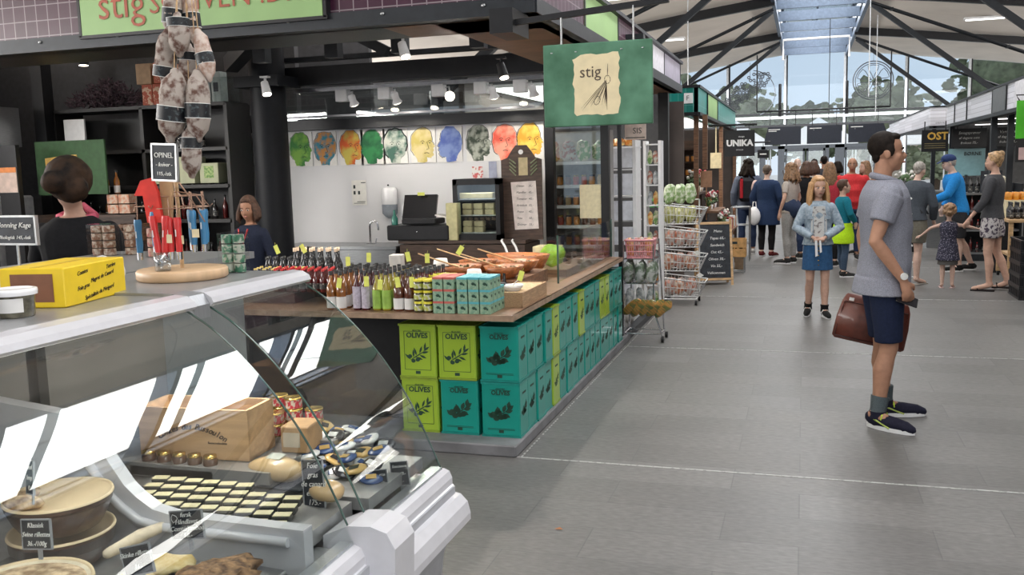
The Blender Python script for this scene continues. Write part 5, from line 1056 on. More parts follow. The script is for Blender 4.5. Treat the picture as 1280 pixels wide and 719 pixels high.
# yellow stacked jars
JY = M('yellow_lid', (.66, .58, .03), .4, var=.05); JD = M('dark_jar_content', (.05, .045, .02), .2, coat=.5); JL = M('yellow_green_label', (.45, .48, .08), .5, scale=50, c2=(.55, .55, .45), thr=(.5, .6))
t = thing('relish_jar', '', 'jar', (0, 0, 0), 0, 'yellow lidded relish jars'); B().lathe((0, 0, 0), [(.026, 0), (.028, .005), (.028, .048), (.025, .052)], 14).build('jar_glass', JD, t); B().lathe((0, 0, .052), [(.028, 0), (.028, .012), (.001, .013)], 14).build('lid', JY, t); B().lathe((0, 0, 0), [(.0286, .012), (.0286, .04)], 14, cap=False).build('jar_label', JL, t)
k = 0
for s, (x, y, n) in enumerate(((-2.17, 4.985, 3), (-2.110, 4.985, 3), (-2.17, 5.05, 3), (-2.11, 5.05, 3))):
    for j in range(n):
        lab = 'yellow lidded relish jar, %s of the %s stack%s' % (('bottom', 'middle', 'top')[j], ('left', 'right')[s % 2], ' in front' if s < 2 else ' behind')
        if k == 0: t.location = (x, y, CT); t['label'] = lab
        else: copy(t, (x, y, CT + j * .066), .3, lab)
        k += 1
for i in range(7):
    a = i * .9; copy(t, (-2.10 + math.cos(a) * .065 * (i > 0), 5.22 + math.sin(a) * .065 * (i > 0), CT + .135), .3, 'yellow lidded relish jar in the round cluster above the stacks')
b = B(); b.lathe((-2.10, 5.22, CT), [(.11, 0), (.11, .134)], 20); tag(b.build('round_riser', WOODD), 'round riser under the cluster of yellow lidded jars', 'riser')
# little printed olive boxes
BG = M('mint_box', (.17, .34, .24), .55, var=.15, scale=60, c2=(.30, .42, .29)); BB_ = M('blue_box_top', (.10, .42, .48), .5, var=.08); BP = M('pink_box_top', (.55, .12, .10), .5, var=.08)
def mini(top_, lab): t = thing('soap_box', lab, 'box', (0, 0, 0), 0, 'small mint printed boxes'); B().box((0, 0, .034), (.062, .062, .068)).build('carton', BG, t); B().box((0, 0, .0645), (.0632, .0632, .0125)).build('coloured_top', top_, t); b = B(); b.sph((0, -.0315, .034), (.012, .001, .009), 8, 4); b.sph((.012, -.0315, .028), (.007, .001, .006), 8, 4); b.sph((.0315, 0, .034), (.001, .012, .009), 8, 4); b.build('printed_olive', INK, t); return t
mb, mp_ = mini(BB_, ''), mini(BP, ''); kk = {0: 0, 1: 0}
for r in range(4):
    for c in range(5):
        for j in range(3):
            if j == 2 and r == 3: continue
            src = mp_ if c < 2 else mb; x = -2.035 + c * .070 + (.012 if c > 1 else 0) + j * .0; y = 4.985 + r * .068
            if j == 2: x += .0
            lab = 'small mint box with a %s top, %s layer, %s row, %s column' % ('red' if c < 2 else 'blue', ('bottom', 'middle', 'top')[j], rows[r], ('first', 'second', 'third', 'fourth', 'fifth')[c])
            key = 1 if c < 2 else 0
            if kk[key] == 0: src.location = (x, y, CT); src['label'] = lab
            else: copy(src, (x, y, CT + j * .0712), random.uniform(-.03, .03), lab)
            kk[key] += 1
# wooden tray box, bowls with olives, dishes
t = thing('wooden_tray', 'low pale wooden box at the end of the mint boxes', 'tray', (-1.70, 5.50, CT), 0); b = B()
b.box((0, 0, .008), (.2, .55, .016))
for s in (-1, 1): b.box((s * .095, 0, .045), (.012, .55, .09)); b.box((0, s * .27, .045), (.19, .012, .09))
b.build('box_boards', M('sandy_wood', (.40, .25, .14), .6, var=.2, stretch=(8, 1, 8)), t)
b = B(); b.box((0, 0, .075), (.178, .52, .02)); b.build('filling', M('sandy_filling', (.55, .38, .22), .8, var=.25, scale=50, bump=.5), t)
OW = M('orange_olive_wood', (.36, .12, .035), .35, var=.35, scale=9, stretch=(1, 5, 5), coat=.3); OLV = M('mixed_olives', (.12, .14, .03), .25, var=.5, scale=40, c2=(.30, .10, .04), thr=(.45, .55), coat=.5)
b = B(); b.box((-2.09, 6.12, CT + .047), (.60, .76, .09)); tag(b.build('bowl_plinth', WOOD), 'brown wooden platform under the olive bowls', 'platform')
def obowl(x, y, r, h, lab, spoon=True):
    t = thing('olive_bowl', lab, 'bowl', (x, y, CT + .092), 0, 'wooden bowls of olives'); B().lathe((0, 0, 0), [(r * .5, 0), (r * .8, h * .4), (r, h), (r * .95, h), (r * .75, h * .5), (.001, h * .4)], 26).build('bowl', OW, t)
    b = B(); rr = random.Random(int(x * -100))
    for i in range(46): a = rr.uniform(0, 6.28); q = rr.random() ** .5 * r * .8; b.sph((math.cos(a) * q, math.sin(a) * q, h * .72 + rr.uniform(-.01, .012)), (.011, .011, .013), 7, 5)
    o = b.build('olives', OLV, t); o['kind'] = 'stuff'
    if spoon: a = rr.uniform(-.6, .6); B().tube([(0, 0, h * .8), (-.3 * math.cos(a), -.2 * math.sin(a) - .02, h + .085)], [.006, .005], 7).sph((0, 0, h * .8), (.025, .02, .008), 8, 5).build('spoon', WOODL, t)
for i, (x, y, r, h) in enumerate(((-2.25, 5.92, .145, .085), (-1.94, 5.92, .14, .085), (-2.25, 6.27, .145, .085), (-1.94, 6.28, .145, .085))): obowl(x, y, r, h, 'wooden bowl of olives with a spoon, %s' % ('front left of four', 'front right of four', 'rear left of four', 'rear right of four')[i])
t = thing('wooden_trough', 'long brown olive wood trough behind the glass screen', 'trough', (-2.10, 6.78, CT + .001)); B().lathe((0, 0, 0), [(.1, 0), (.14, .08), (.17, .17), (.16, .17), (.12, .08), (.001, .04)], 24, sx=1.5, sy=1).build('trough', OW, t); b = B()
for i in range(60): b.sph((random.uniform(-.18, .18), random.uniform(-.1, .1), .13 + random.uniform(-.01, .015)), (.011, .011, .013), 7, 5)
o = b.build('olives', OLV, t); o['kind'] = 'stuff'
def dish(u, v, Y, r, lab, m=WHITEP, content=None, tilt=0):
    p = aY(u, v, Y); t = thing('tasting_dish', lab, 'dish', (p.x, Y, CT + .075)); B().lathe((0, 0, 0), [(r * .5, 0), (r * .9, .03), (r, .045), (r * .95, .045), (r * .5, .012), (.001, .01)], 24).build('dish', m, t)
    if content: b = B(); lump(b, (0, 0, .03), (r * .75, r * .75, .012), 12, 6, .4, 60); b.build('spread', content, t)
    B().tube([(0, 0, .04), (.07, -.04, .10)], .003, 5).build('pick', WHITE, t)
b = B(); b.box((-1.93, 5.38, CT + .036), (.42, .24, .072)); tag(b.build('riser', PAPER), 'pale block under the tasting dishes', 'riser')
dish(611, 340, 5.34, .055, 'white tasting dish with crumbs, behind the red topped boxes', content=CREAM); dish(640, 338, 5.36, .07, 'white tasting dish right behind the blue topped boxes', content=FAT); dish(590, 335, 5.44, .045, 'small white tasting dish beside the yellow jars', content=FAT)
t = thing('white_jar', 'white jar with a dark lid on the tasting block', 'jar', (-1.78, 5.34, CT + .073)); B().lathe((0, 0, 0), [(.035, 0), (.037, .05)], 16).build('jar', WHITEP, t); B().lathe((0, 0, .05), [(.038, 0), (.038, .012), (.001, .013)], 16).build('lid', CAPK, t)
for i, (u, v, Y, lab) in enumerate(((550, 305, 5.95, 'upturned white paper tub behind the honey jars'), (592, 318, 5.75, 'cream jar standing above the tasting dishes'))):
    p = aY(u, v, Y); b = B(); b.lathe((0, 0, 0), [(.055, 0), (.045, .05), (.001, .051)], 20); tag(b.build('paper_tub', PAPER, None, (p.x, Y, CT + (.17 if i == 0 else .12))), lab, 'tub'); b = B(); b.box((p.x, Y, CT + (.085 if i == 0 else .06)), (.12, .12, .168 if i == 0 else .118)); tag(b.build('riser', WOODD), ('dark block under the upturned tub', 'dark block under the cream jar')[i], 'riser')
t = thing('dispensing_bottle', 'dark bottle with a yellow tag beside the wooden tray', 'bottle', (-1.84, 5.62, CT)); B().lathe((0, 0, 0), [(.022, 0), (.024, .08), (.009, .12), (.009, .16)], 12).build('bottle_glass', BLKG, t)
# glass sneeze guard along the aisle edge
t = thing('glass_guard', 'upright clear glass guard on the aisle side of the counter', 'guard', (-1.645, 7.2, CT)); B().box((0, 0, .185), (.008, 1.9, .32)).build('pane', PANEC, t); B().box((0, -.95, .185), (.012, .008, .34)).build('post', M('polished_glass_edge', (.10, .20, .17), .12), t); B().box((0, .95, .185), (.012, .008, .34)).build('post', M('polished_glass_edge', (.10, .20, .17), .12), t); B().box((-.055, -.94, .185), (.10, .006, .32)).build('end_pane', PANEC, t)
b = B(); b.box((-1.90, 7.95, CT + .03), (.26, .3, .06)); tag(b.build('bag_block', WOODD), 'block under the lime green bag', 'block')
b = B(); lump(b, (0, 0, .10), (.11, .09, .10), 16, 10, .25, 9); tag(b.build('green_bag', M('lime_bag', (.30, .55, .04), .5, var=.3, scale=8), None, (-1.98, 7.35, CT + .0)), 'crumpled lime green bag behind the glass guard', 'bag')
for i, a in enumerate((-.35, -.15)):
    t = thing('serving_ladle', ('white handled ladle leaning, left of two', 'white handled ladle leaning, right of two')[i], 'ladle', (-2.25 + i * .09, 7.1, CT)); B().tube([(0, 0, .02), (-.06, 0, .20), (-.09, 0, .25), (-.08, 0, .26)], [.012, .01, .01, .008], 8).build('handle', WHITEP, t); B().sph((0, 0, .02), (.03, .03, .02), 10, 6).build('scoop', STEEL, t)
simplebox('cream_pack', 'cream block of paper sheets behind the glass guard', 'paper stack', -2.1, 7.65, CT, (.22, .2, .16), CREAM)
# ============================================================ SHOPS FARTHER ALONG (left side of the aisle)
WLM = M('dark_shop_wall', (.06, .045, .04), .6, var=.2, scale=3)
b = B(); b.box((-3.2, 10.9, 1.25), (.06, 4.6, 2.5)); b.box((-2.4, 13.1, 1.25), (1.6, .06, 2.5)); struct(b.build('wall_shop', WLM))
area('shop_fill_light', (-2.65, 10.6, 2.42), 1.0, 3.0, 42, (1, .93, .82)); t = thing('added_lamp', 'added flat lamp panel under the roof of the grocery shop', 'lamp', (-2.65, 10.6, 2.46)); B().box((0, 0, .02), (1.0, 3.0, .03)).build('lamp_body', WHITE, t); B().box((0, 0, -.005), (.9, 2.9, .01)).build('diffuser', LAMPON, t)  # lamp panel and light added to brighten the grocery shop
# goods shelf behind the glass partition
t = thing('goods_shelf', 'white shelf of preserves and snack bags behind the glass partition', 'shelf', (-2.25, 9.1, 0)); b = B()
for z in (.25, .85, 1.05, 1.25, 1.45, 1.68): b.box((0, 0, z), (.8, .35, .03))
b.build('shelf_board', WHITE, t); b = B(); b.box((0, .19, 1.0), (.8, .02, 2.0)); b.box((-.4, 0, 1.0), (.02, .36, 2.0)); b.box((.4, 0, 1.0), (.02, .36, 2.0)); b.build('shelf_frame', M('grey_frame', (.35, .34, .33), .5), t)
PRES = [M('red_preserve', (.38, .05, .03), .3, coat=.4), M('orange_preserve', (.55, .22, .04), .3, coat=.4), M('ochre_preserve', (.42, .28, .10), .3, coat=.4), M('dark_preserve2', (.12, .05, .03), .3, coat=.4)]
pj = []
for i, m_ in enumerate(PRES):
    t = thing('preserve_jar', '', 'jar', (0, 0, 0), 0, 'preserve jars on the white shelf'); B().lathe((0, 0, 0), [(.028, 0), (.03, .01), (.03, .07), (.024, .08)], 10).build('jar_glass', m_, t); B().lathe((0, 0, .08), [(.027, 0), (.027, .016), (.001, .017)], 10).build('lid', CAPK if i % 2 else GOLD, t); pj.append([t, 0])
cn_ = ('red', 'orange', 'ochre', 'dark')
def pjar(i, x, y, z, lab, g='preserve jars on the white shelf'):
    s = pj[i]
    if s[1] == 0: s[0].location = (x, y, z); s[0]['label'] = lab; s[0]['group'] = g
    else: copy(s[0], (x, y, z), 0, lab, g)
    s[1] += 1
random.seed(31)
for z, rn in ((.866, 'lowest'), (1.066, 'second'), (1.266, 'third'), (1.466, 'fourth')):
    for i in range(9): q = random.randrange(4); pjar(q, -2.58 + i * .082, 9.02, z, '%s preserve jar on the %s board behind the glass partition' % (cn_[q], rn))
def bag(lab, x, y, z, w, h, m_, grp=None, rz=0, lean=0, nm='snack_bag'):
    b = B(); k0 = 0; b.sph((0, 0, h / 2), (w / 2, w * .22, h / 2), 12, 8)
    for i in range(len(b.v)):
        v = Vector(b.v[i]); e = abs(v.z - h / 2) / (h / 2); v.x = v.x * (1 + .5 * e ** 3) if e < .98 else v.x * 6; v.x = max(-w / 2, min(w / 2, v.x)); q_ = v * 14 + Vector((x * 31, y * 17, z * 23)); v += Vector((noise.noise(q_) * .16 * w, noise.noise(q_ + Vector((5, 1, 3))) * .22 * w, noise.noise(q_ + Vector((2, 8, 1))) * .14 * h)) if e < .98 else Vector((0, 0, noise.noise(q_) * .1 * h)); b.v[i] = tuple(v)
    o = tag(b.build(nm, m_, None, (x, y, z)), lab, 'bag', grp); o.rotation_euler = (lean, 0, rz); return o
def pm(n, a, c, s=24): return M(n, a, .35, scale=s, c2=c, thr=(.46, .56), coat=.4)
SB = [pm('orange_snack', (.62, .22, .03), (.7, .5, .2)), pm('green_snack', (.15, .32, .08), (.6, .58, .4)), pm('pale_snack', (.6, .58, .5), (.35, .12, .08)), pm('silver_pack', (.55, .56, .57), (.25, .27, .28))]
for i in range(5): bag('%s snack bag on the top board behind the glass partition' % ('orange', 'bright orange', 'pale', 'green', 'large green')[i], -2.56 + i * .155, 9.05, 1.697, .15, .2, SB[(0, 0, 2, 1, 1)[i]], 'snack bags on the top board')
# white slatted rack by the aisle
t = thing('slatted_rack', 'tall white rack with broad boards beside the aisle door', 'rack', (-1.83, 9.6, 0)); b = B()
for z, h in ((1.72, .20), (1.45, .22), (1.18, .2), (.92, .18), (.66, .18), (.4, .18)): b.box((-.02, -.14, z), (.34, .03, h))
b.build('front_board', M('white_board', (.66, .68, .74), .5), t); b = B()
for x in (-.2, .17): b.box((x, .0, .95), (.035, .3, 1.9))
for z in (.3, .57, .83, 1.07, 1.32, 1.6, 1.83): b.box((0, .02, z), (.38, .3, .015))
b.build('rack_frame', WHITE, t)
for i in range(3): bag('yellow orange bag lying on top of the white slatted rack, %s' % ('left', 'middle', 'right')[i], -1.95 + i * .11, 9.6, 1.842, .13, .08, SB[0], 'bags on top of the slatted rack')
t = thing('narrow_rack', 'narrow white rack of small hanging packs right of the slatted rack', 'rack', (-1.57, 10.15, 0)); b = B()
for x in (-.08, .08): b.box((x, 0, .95), (.03, .2, 1.9))
for i in range(9): b.box((0, 0, .1 + i * .22), (.16, .2, .012))
b.build('rack_frame', WHITE, t)
for i in range(8):
    for j in range(2): bag('small pack on the narrow white rack, %s shelf, %s' % (ORD[i + 1] if i else 'lowest', ('left', 'right')[j]), -1.60 + j * .06, 10.1, .107 + i * .22, .055, .15, SB[(i * 3 + j) % 4], 'small packs on the narrow rack')
# small cream sign under the fascia
t = thing('shop_sign', 'small cream hanging sign just below the fascia beside the green sign', 'sign', (-1.60, 9.2, 1.97)); B().box((0, 0, 0), (.21, .02, .15)).build('sign_board', M('pinkish_cream_board', (.58, .46, .40), .6), t); text('SIS', .08, (.02, -.012, .01), LINE, t); B().box((0, -.011, -.055), (.19, .002, .008)).build('rule', LINE, t); B().tube([(-.08, 0, .07), (-.08, 0, .52)], .004, 5).tube([(.08, 0, .07), (.08, 0, .52)], .004, 5).build('hanger', BLACK, t)
# wire cart with a pink basket
t = thing('wire_cart', 'small chrome wire cart with drooping shelves beside the aisle post', 'cart', (-1.42, 8.55, 0)); b = B()
for sx in (-.17, .17):
    b.tube([(sx, -.12, .06), (sx, -.12, .95)] if sx < 0 else [(sx + .02, -.12, .06), (sx - .06, -.12, .30), (sx - .06, -.12, .92)], .008, 6); b.tube([(sx, .14, .06), (sx * .7, .14, .95)], .008, 6); b.tube([(sx, -.12, .08), (sx, .14, .08)], .008, 6)
b.tube([(-.17, -.12, .08), (.19, -.12, .08)], .008, 6); b.tube([(-.17, .14, .08), (.17, .14, .08)], .008, 6)
for z in (.30, .55, .78): 
    for q in range(7): b.tube([(-.17, -.12 + q * .043, z), (.13, -.12 + q * .043, z)], .003, 4)
b.build('wire_frame', CHROME, t)
for sx in (-.17, .19):
    for sy in (-.12, .14): B().tube([(sx - .012, sy, .032), (sx + .012, sy, .032)], .03, 12).build('wheel', BLACK, t)
t = thing('pink_basket', 'pink plastic basket of packets on top of the wire cart', 'basket', (-1.44, 8.52, .79)); b = B()
for z, s in ((.0, .88), (.06, .92), (.12, .97), (.165, 1.0)): b.tube([(-.13 * s, -.1 * s, z), (.13 * s, -.1 * s, z), (.13 * s, .1 * s, z), (-.13 * s, .1 * s, z), (-.13 * s, -.1 * s, z)], .006 if z < .16 else .012, 5)
for q in range(12): x = -.12 + q * .0218; b.tube([(x * .88, -.088, 0), (x, -.1, .165)], .004, 4); b.tube([(x * .88, .088, 0), (x, .1, .165)], .004, 4)
for q in range(8): y = -.09 + q * .0257; b.tube([(-.114, y * .88, 0), (-.13, y, .165)], .004, 4); b.tube([(.114, y * .88, 0), (.13, y, .165)], .004, 4)
b.build('basket_grid', M('pink_plastic', (.62, .28, .30), .4), t); B().box((0, 0, .005), (.22, .17, .008)).build('bottom', M('pink_plastic', (.62, .28, .30), .4), t)
for i in range(6): bag('small packet standing in the pink basket', -1.53 + (i % 3) * .085, 8.49 + (i // 3) * .07, .805, .07, .17, SB[(0, 2, 0, 3, 2, 1)[i]], 'packets in the pink basket')
SILV = pm('silver_leaf_pack', (.50, .51, .50), (.10, .14, .09), 16)
for i in range(6): bag('silver and dark green pack hanging in the middle of the wire cart, %s' % ('front left', 'front middle', 'front right', 'rear left', 'rear middle', 'rear right')[i], -1.55 + (i % 3) * .11, 8.42 + (i // 3) * .14, .555, .10, .20, SILV, 'silver packs in the wire cart')
for i in range(3): bag('silver pouch on the lower wire shelf of the cart, %s' % ('left', 'middle', 'right')[i], -1.54 + i * .10, 8.47, .305, .09, .2, SB[3], 'silver pouches in the cart')
GS = M('green_orange_stripe_bag', (.22, .24, .08), .35, scale=9, c2=(.62, .30, .08), thr=(.45, .55), stretch=(1, 1, 5), coat=.4)
for i in range(5): o = bag('long green and orange striped bag drooping from the cart, %s' % ('leftmost', 'second from left', 'middle', 'second from right', 'rightmost')[i], -1.58 + i * .075, 8.36 - i * .012, .26, .085, .24, GS, 'striped bags on the cart', .3, 1.2 if i else 1.0); o.rotation_euler = (.5, .75, .2); o.location.z = .27
# four-tier wire basket stand
t = thing('basket_stand', 'white four-tier wire basket stand on castors', 'basket stand', (-1.38, 10.95, 0)); k = 0
b = B()
for sx in (-.2, .2): b.tube([(sx, .18, .05), (sx, .18, 1.22)], .009, 6); b.tube([(sx, -.18, .07), (sx, .18, .07)], .009, 6)
b.tube([(-.2, -.18, .07), (.2, -.18, .07)], .009, 6); b.tube([(-.2, .18, .07), (.2, .18, .07)], .009, 6); b.tube([(-.2, .18, 1.22), (.2, .18, 1.22)], .009, 6); b.build('stand_frame', WIRE, t)
for z in (.10, .40, .68, .95):
    b = B(); x1, d = .20, .05
    lo = [(-x1, -.16, z), (x1 + .02, -.16, z), (x1 + .02, .17, z), (-x1, .17, z)]; hi = [(-x1 - .02, -.23, z + .23), (x1 + .10, -.22, z + .17), (x1 + .10, .18, z + .17), (-x1 - .02, .18, z + .23)]
    b.tube(lo + lo[:1], .006, 5); b.tube(hi + hi[:1], .008, 5); mid = [tuple(Vector(p) * .5 + Vector(q) * .5) for p, q in zip(lo, hi)]; b.tube(mid + mid[:1], .004, 4)
    for e in range(4):
        for q in range(13 if e % 2 == 0 else 9):
            f = q / (12 if e % 2 == 0 else 8); p = Vector(lo[e]).lerp(Vector(lo[(e + 1) % 4]), f); r = Vector(hi[e]).lerp(Vector(hi[(e + 1) % 4]), f); b.tube([p, r], .0032, 4)
    for q in range(9): f = q / 8; b.tube([Vector(lo[0]).lerp(Vector(lo[1]), f), Vector(lo[3]).lerp(Vector(lo[2]), f)], .003, 4)
    b.build('wire_basket', WIRE, t)
for sx in (-.2, .2):
    for sy in (-.18, .18): B().tube([(sx - .012, sy, .03), (sx + .012, sy, .03)], .03, 10).build('wheel', BLACK, t)
GRB = [pm('leafy_green_bag', (.25, .40, .14), (.62, .66, .52)), pm('yellow_green_bag', (.42, .42, .12), (.62, .6, .4)), pm('pink_white_bag', (.55, .48, .44), (.45, .16, .10)), pm('orange_pack', (.55, .22, .12), (.6, .52, .45))]
for r, (z, ms) in enumerate(((.11, (2, 3)), (.41, (3, 2)), (.69, (2, 2)), (.96, (1, 1)), (1.18, (0, 0)))):
    for i in range(6): bag('%s in the %s' % (('pink and white pack', 'orange and white pack', 'pale pink pack', 'yellow green bag', 'clear bag of green leaves')[r] + (' at the front' if i < 3 else ' at the rear') + (', left', ', middle', ', right')[i % 3], ('lowest wire basket', 'second wire basket', 'third wire basket', 'highest wire basket', 'top of the basket stand')[r]), -1.50 + (i % 3) * .12, 10.86 + (i // 3) * .16, z, .12, .19 if r < 4 else .23, GRB[ms[i % 2]], 'packs in the basket stand')
for i, (x, z) in enumerate(((-1.62, .40), (-1.16, .62), (-1.62, .68), (-1.13, .36))): b = B(); b.prism([(-.045, 0, 0), (0, 0, -.03), (.045, 0, 0), (0, 0, .03)], (0, 1, 0), .002); tag(b.build('price_ticket', PAPER, None, (x, 10.72, z)), 'white diamond price ticket clipped to the basket stand, %s' % ('lower left', 'upper right', 'upper left', 'lower right')[i], 'price tag')
for i, x in enumerate((-1.68, -1.60)): b = B(); b.tube(arc((0, 0, 0), .04, 0, 6.28, 10), .018, 6, cap=False); tag(b.build('green_ring', M('bright_green', (.08, .50, .12), .5), None, (x, 10.75, 1.2)), 'bright green ring decoration at the top left of the basket stand, %s' % ('outer', 'inner')[i], 'decoration')
# sandwich board
t = thing('sandwich_board', 'black chalk sandwich board with a pale wooden frame', 'sandwich board', (-1.16, 12.75, 0), .30)
for s in (-1, 1):
    R = Matrix.Rotation(s * .16, 3, 'X'); g = B(); g.box(R @ Vector((0, 0, .44)) + Vector((0, s * .14, 0)), (.42, .015, .76), rot=R); g.build('chalk_panel', BOARD, t); g = B()
    for x in (-.225, .225): g.box(R @ Vector((x, 0, .45)) + Vector((0, s * .14, 0)), (.03, .03, .91), rot=R)
    for z in (.08, .84): g.box(R @ Vector((0, 0, z)) + Vector((0, s * .14, 0)), (.45, .03, .03), rot=R)
    g.build('wooden_frame', WOODL, t)
for i in range(7): o = text(('Menu', 'Tapas 65,-', 'Sandwich', 'Ost 45,-', 'Oliven 30,-', 'Vin 55,-', 'Velkommen')[i], .05, (0, -.255 + i * .015 + .0, .74 - i * .095), CHALK, t, shear=.2, name='chalk_lettering'); o.rotation_euler = (math.pi / 2 - .16, 0, 0)
# wooden crate on a small steel stand
t = thing('steel_stand', 'low square steel tube stand carrying the wooden crate', 'stand', (-.98, 14.1, 0)); b = B()
for sx in (-.15, .15):
    for sy in (-.12, .12): b.tube([(sx, sy, 0), (sx, sy, .24)], .008, 6)
for z in (.02, .24): b.tube([(-.15, -.12, z), (.15, -.12, z), (.15, .12, z), (-.15, .12, z), (-.15, -.12, z)], .008, 6)
b.build('tube_frame', STEEL, t)
t = thing('wooden_crate', 'light wooden crate with a stamped mark on the steel stand', 'crate', (-.98, 14.1, .25)); w, d, h = .34, .27, .27; b = B()
for z in (.06, .20): b.box((0, -d / 2, z), (w, .012, .125)); b.box((0, d / 2, z), (w, .012, .125)); b.box((-w / 2, 0, z), (.012, d, .125)); b.box((w / 2, 0, z), (.012, d, .125))
b.box((0, 0, .008), (w, d, .012)); b.build('crate_boards', M('honey_crate', (.48, .27, .10), .6, var=.2), t); B().box((0, -d / 2 - .008, .21), (.11, .003, .035)).build('stamped_mark', LINE, t)
for i in range(4): put('dark' if i % 2 else 'small', -1.08 + i * .065, 14.05 + (i % 2) * .08, .266, 'bottle standing in the light wooden crate, %s' % ('leftmost', 'second from left', 'second from right', 'rightmost')[i], 'bottles in the wooden crate')
# gift stall beyond
b = B(); b.box((-2.6, 14.03, 2.57), (2.2, .06, .36)); b.box((-1.53, 17.9, 2.57), (.06, 7.8, .36)); struct(b.build('wall_fascia_kiosk', TEALT))
b = B(); b.box((-1.495, 16.2, 2.57), (.01, 1.7, .34)); struct(b.build('trim_kiosk_panel', GREENP)); b = B(); b.box((-1.49, 15.3, 2.57), (.02, .05, .36)); b.box((-1.49, 17.1, 2.57), (.02, .05, .36)); b.box((-1.53, 17.9, 2.37), (.12, 7.8, .05)); b.box((-2.6, 14.0, 2.37), (2.2, .1, .05)); b.box((-1.53, 17.9, 2.77), (.12, 7.8, .04)); b.box((-2.6, 14.03, 2.77), (2.2, .1, .04)); struct(b.build('trim_kiosk_edge', BLACK))
t = thing('number_plate', 'small white square plate with a dark mark on the teal fascia corner', 'sign', (-1.64, 13.99, 2.60)); B().box((0, 0, 0), (.13, .012, .15)).build('plate', WHITE, t); text('F', .1, (-.01, -.008, 0), LINE, t)
for y, x in ((14.2, -1.55), (14.2, -1.42), (18.0, -1.5), (21.6, -1.5)): post('column', x, y, 0 if x < -1.43 else 1.55, 2.36, .07, WOOD)
b = B(); b.box((-2.9, 18.0, 1.2), (.06, 7.6, 2.4)); b.box((-2.2, 21.7, 1.2), (1.4, .06, 2.4)); struct(b.build('wall_kiosk', WLM))
area('kiosk_fill_light', (-2.2, 16.5, 2.3), 1.0, 4.0, 55, (1, .88, .72)); t = thing('added_lamp', 'added flat warm lamp panel under the teal kiosk roof', 'lamp', (-2.2, 16.5, 2.34)); B().box((0, 0, .02), (1.0, 4.0, .03)).build('lamp_body', WHITE, t); B().box((0, 0, -.004), (.9, 3.9, .01)).build('diffuser', LAMPON, t)  # kiosk panel and its warm light are added for brightness
t = thing('wall_shelf', 'dark shelves of honey jars under the teal fascia', 'shelf', (-1.9, 14.7, 0)); b = B()
for z in (.3, .9, 1.45, 1.66, 1.86): b.box((0, 0, z), (.62, .25, .025))
b.box((0, .13, 1.0), (.62, .02, 2.0)); b.box((-.31, 0, 1), (.02, .25, 2.0)); b.build('shelf_boards', WOODD, t)
for z in (1.464, 1.674):
    for i in range(7): pjar(1 if i > 2 else 2, -2.16 + i * .085, 14.62, z, '%s honey jar on the %s dark kiosk shelf' % ('orange' if i > 2 else 'ochre', 'lower' if z < 1.5 else 'upper'), 'honey jars on the kiosk shelves')
for i, (x, y, z, w, h) in enumerate(((-1.42, 14.4, 1.40, .17, .25), (-1.42, 16.0, 1.68, .18, .26))): b = B(); b.box((0, 0, 0), (w, .02, h)); b.box((0, .015, -h / 2 - .24 if i == 0 else h / 2 + .22), (.02, .012, .52 if i == 0 else .46)); tag(b.build('wooden_sign', M('raw_wood_sign', (.40, .22, .13), .7) if i == 0 else CREAM, None, (x, y, z)), ('brown wooden sign on a stick above the gift table', 'yellowish paper sign hanging beside the gift table')[i], 'sign')
t = thing('gift_table', 'tiered wooden display table crowded with flowers and bottles', 'table', (-1.28, 14.95, 0)); b = B()
b.box((0, 0, .60), (.5, 1.3, .03)); b.box((-.1, 0, .9), (.3, 1.3, .03)); b.build('table_top', WOOD, t)
for sx in (-.22, .22):
    for sy in (-.6, .6): B().box((sx, sy, .3), (.04, .04, .6)).build('leg', WOODD, t)
for sx in (-.22, .02): B().box((sx, 0, .75), (.02, 1.2, .28)).build('riser_board', WOODD, t)
FLW = M('white_blossom', (.68, .66, .62), .7, var=.1); FLR = M('dark_red_blossom', (.28, .03, .04), .7, var=.3); LF = M('pot_plant_leaf', (.07, .13, .05), .7, var=.4)
random.seed(17)
for i in range(26):
    y = 14.4 + (i % 13) * .1; up = i >= 13; x = -1.40 if up else -1.20; z = .916 if up else .616; k_ = i % 3
    if k_ < 2:
        t = thing('potted_flower', '%s plant, %s tier of the gift table, %s from the front' % (('white flowering pot', 'dark red flowering pot')[k_], 'upper' if up else 'lower', ORD[(i % 13) + 1] if i % 13 else 'first'), 'plant', (x, y, z), 0, 'potted flowers on the gift table'); B().lathe((0, 0, 0), [(.03, 0), (.04, .07), (.036, .07), (.001, .06)], 10).build('pot', (WHITEP, WOOD)[i % 2], t)
        b = B()
        for q in range(14): a = random.uniform(0, 6.28); r = random.uniform(.01, .06); c = Vector((math.cos(a) * r, math.sin(a) * r, .09 + random.random() * .12)); b.tube([(0, 0, .05), c], .003, 4); b.sph(c, (.022, .022, .008), 6, 4, sm=False)
        b.build('leaves', LF, t); b = B()
        for q in range(5): a = random.uniform(0, 6.28); r = random.uniform(.01, .05); b.sph((math.cos(a) * r, math.sin(a) * r, .17 + random.random() * .1), .022, 7, 5)
        b.build('blossom', (FLW, FLR)[k_], t)
    else: put(('small', 'amber', 'gold', 'dark')[i % 4], x, y, z, 'bottle among the potted flowers, %s tier, %s from the front' % ('upper' if up else 'lower', ORD[(i % 13) + 1] if i % 13 else 'first'), 'bottles on the gift table')
t = thing('flower_shelf', 'narrow raised shelf of flowers behind the gift table', 'shelf', (-1.63, 14.98, 0)); B().box((0, 0, 1.17), (.16, 1.4, .03)).build('shelf_board', WOODD, t)
for sy in (-.66, .66): B().box((0, sy, .58), (.03, .03, 1.15)).build('post', WOODD, t)
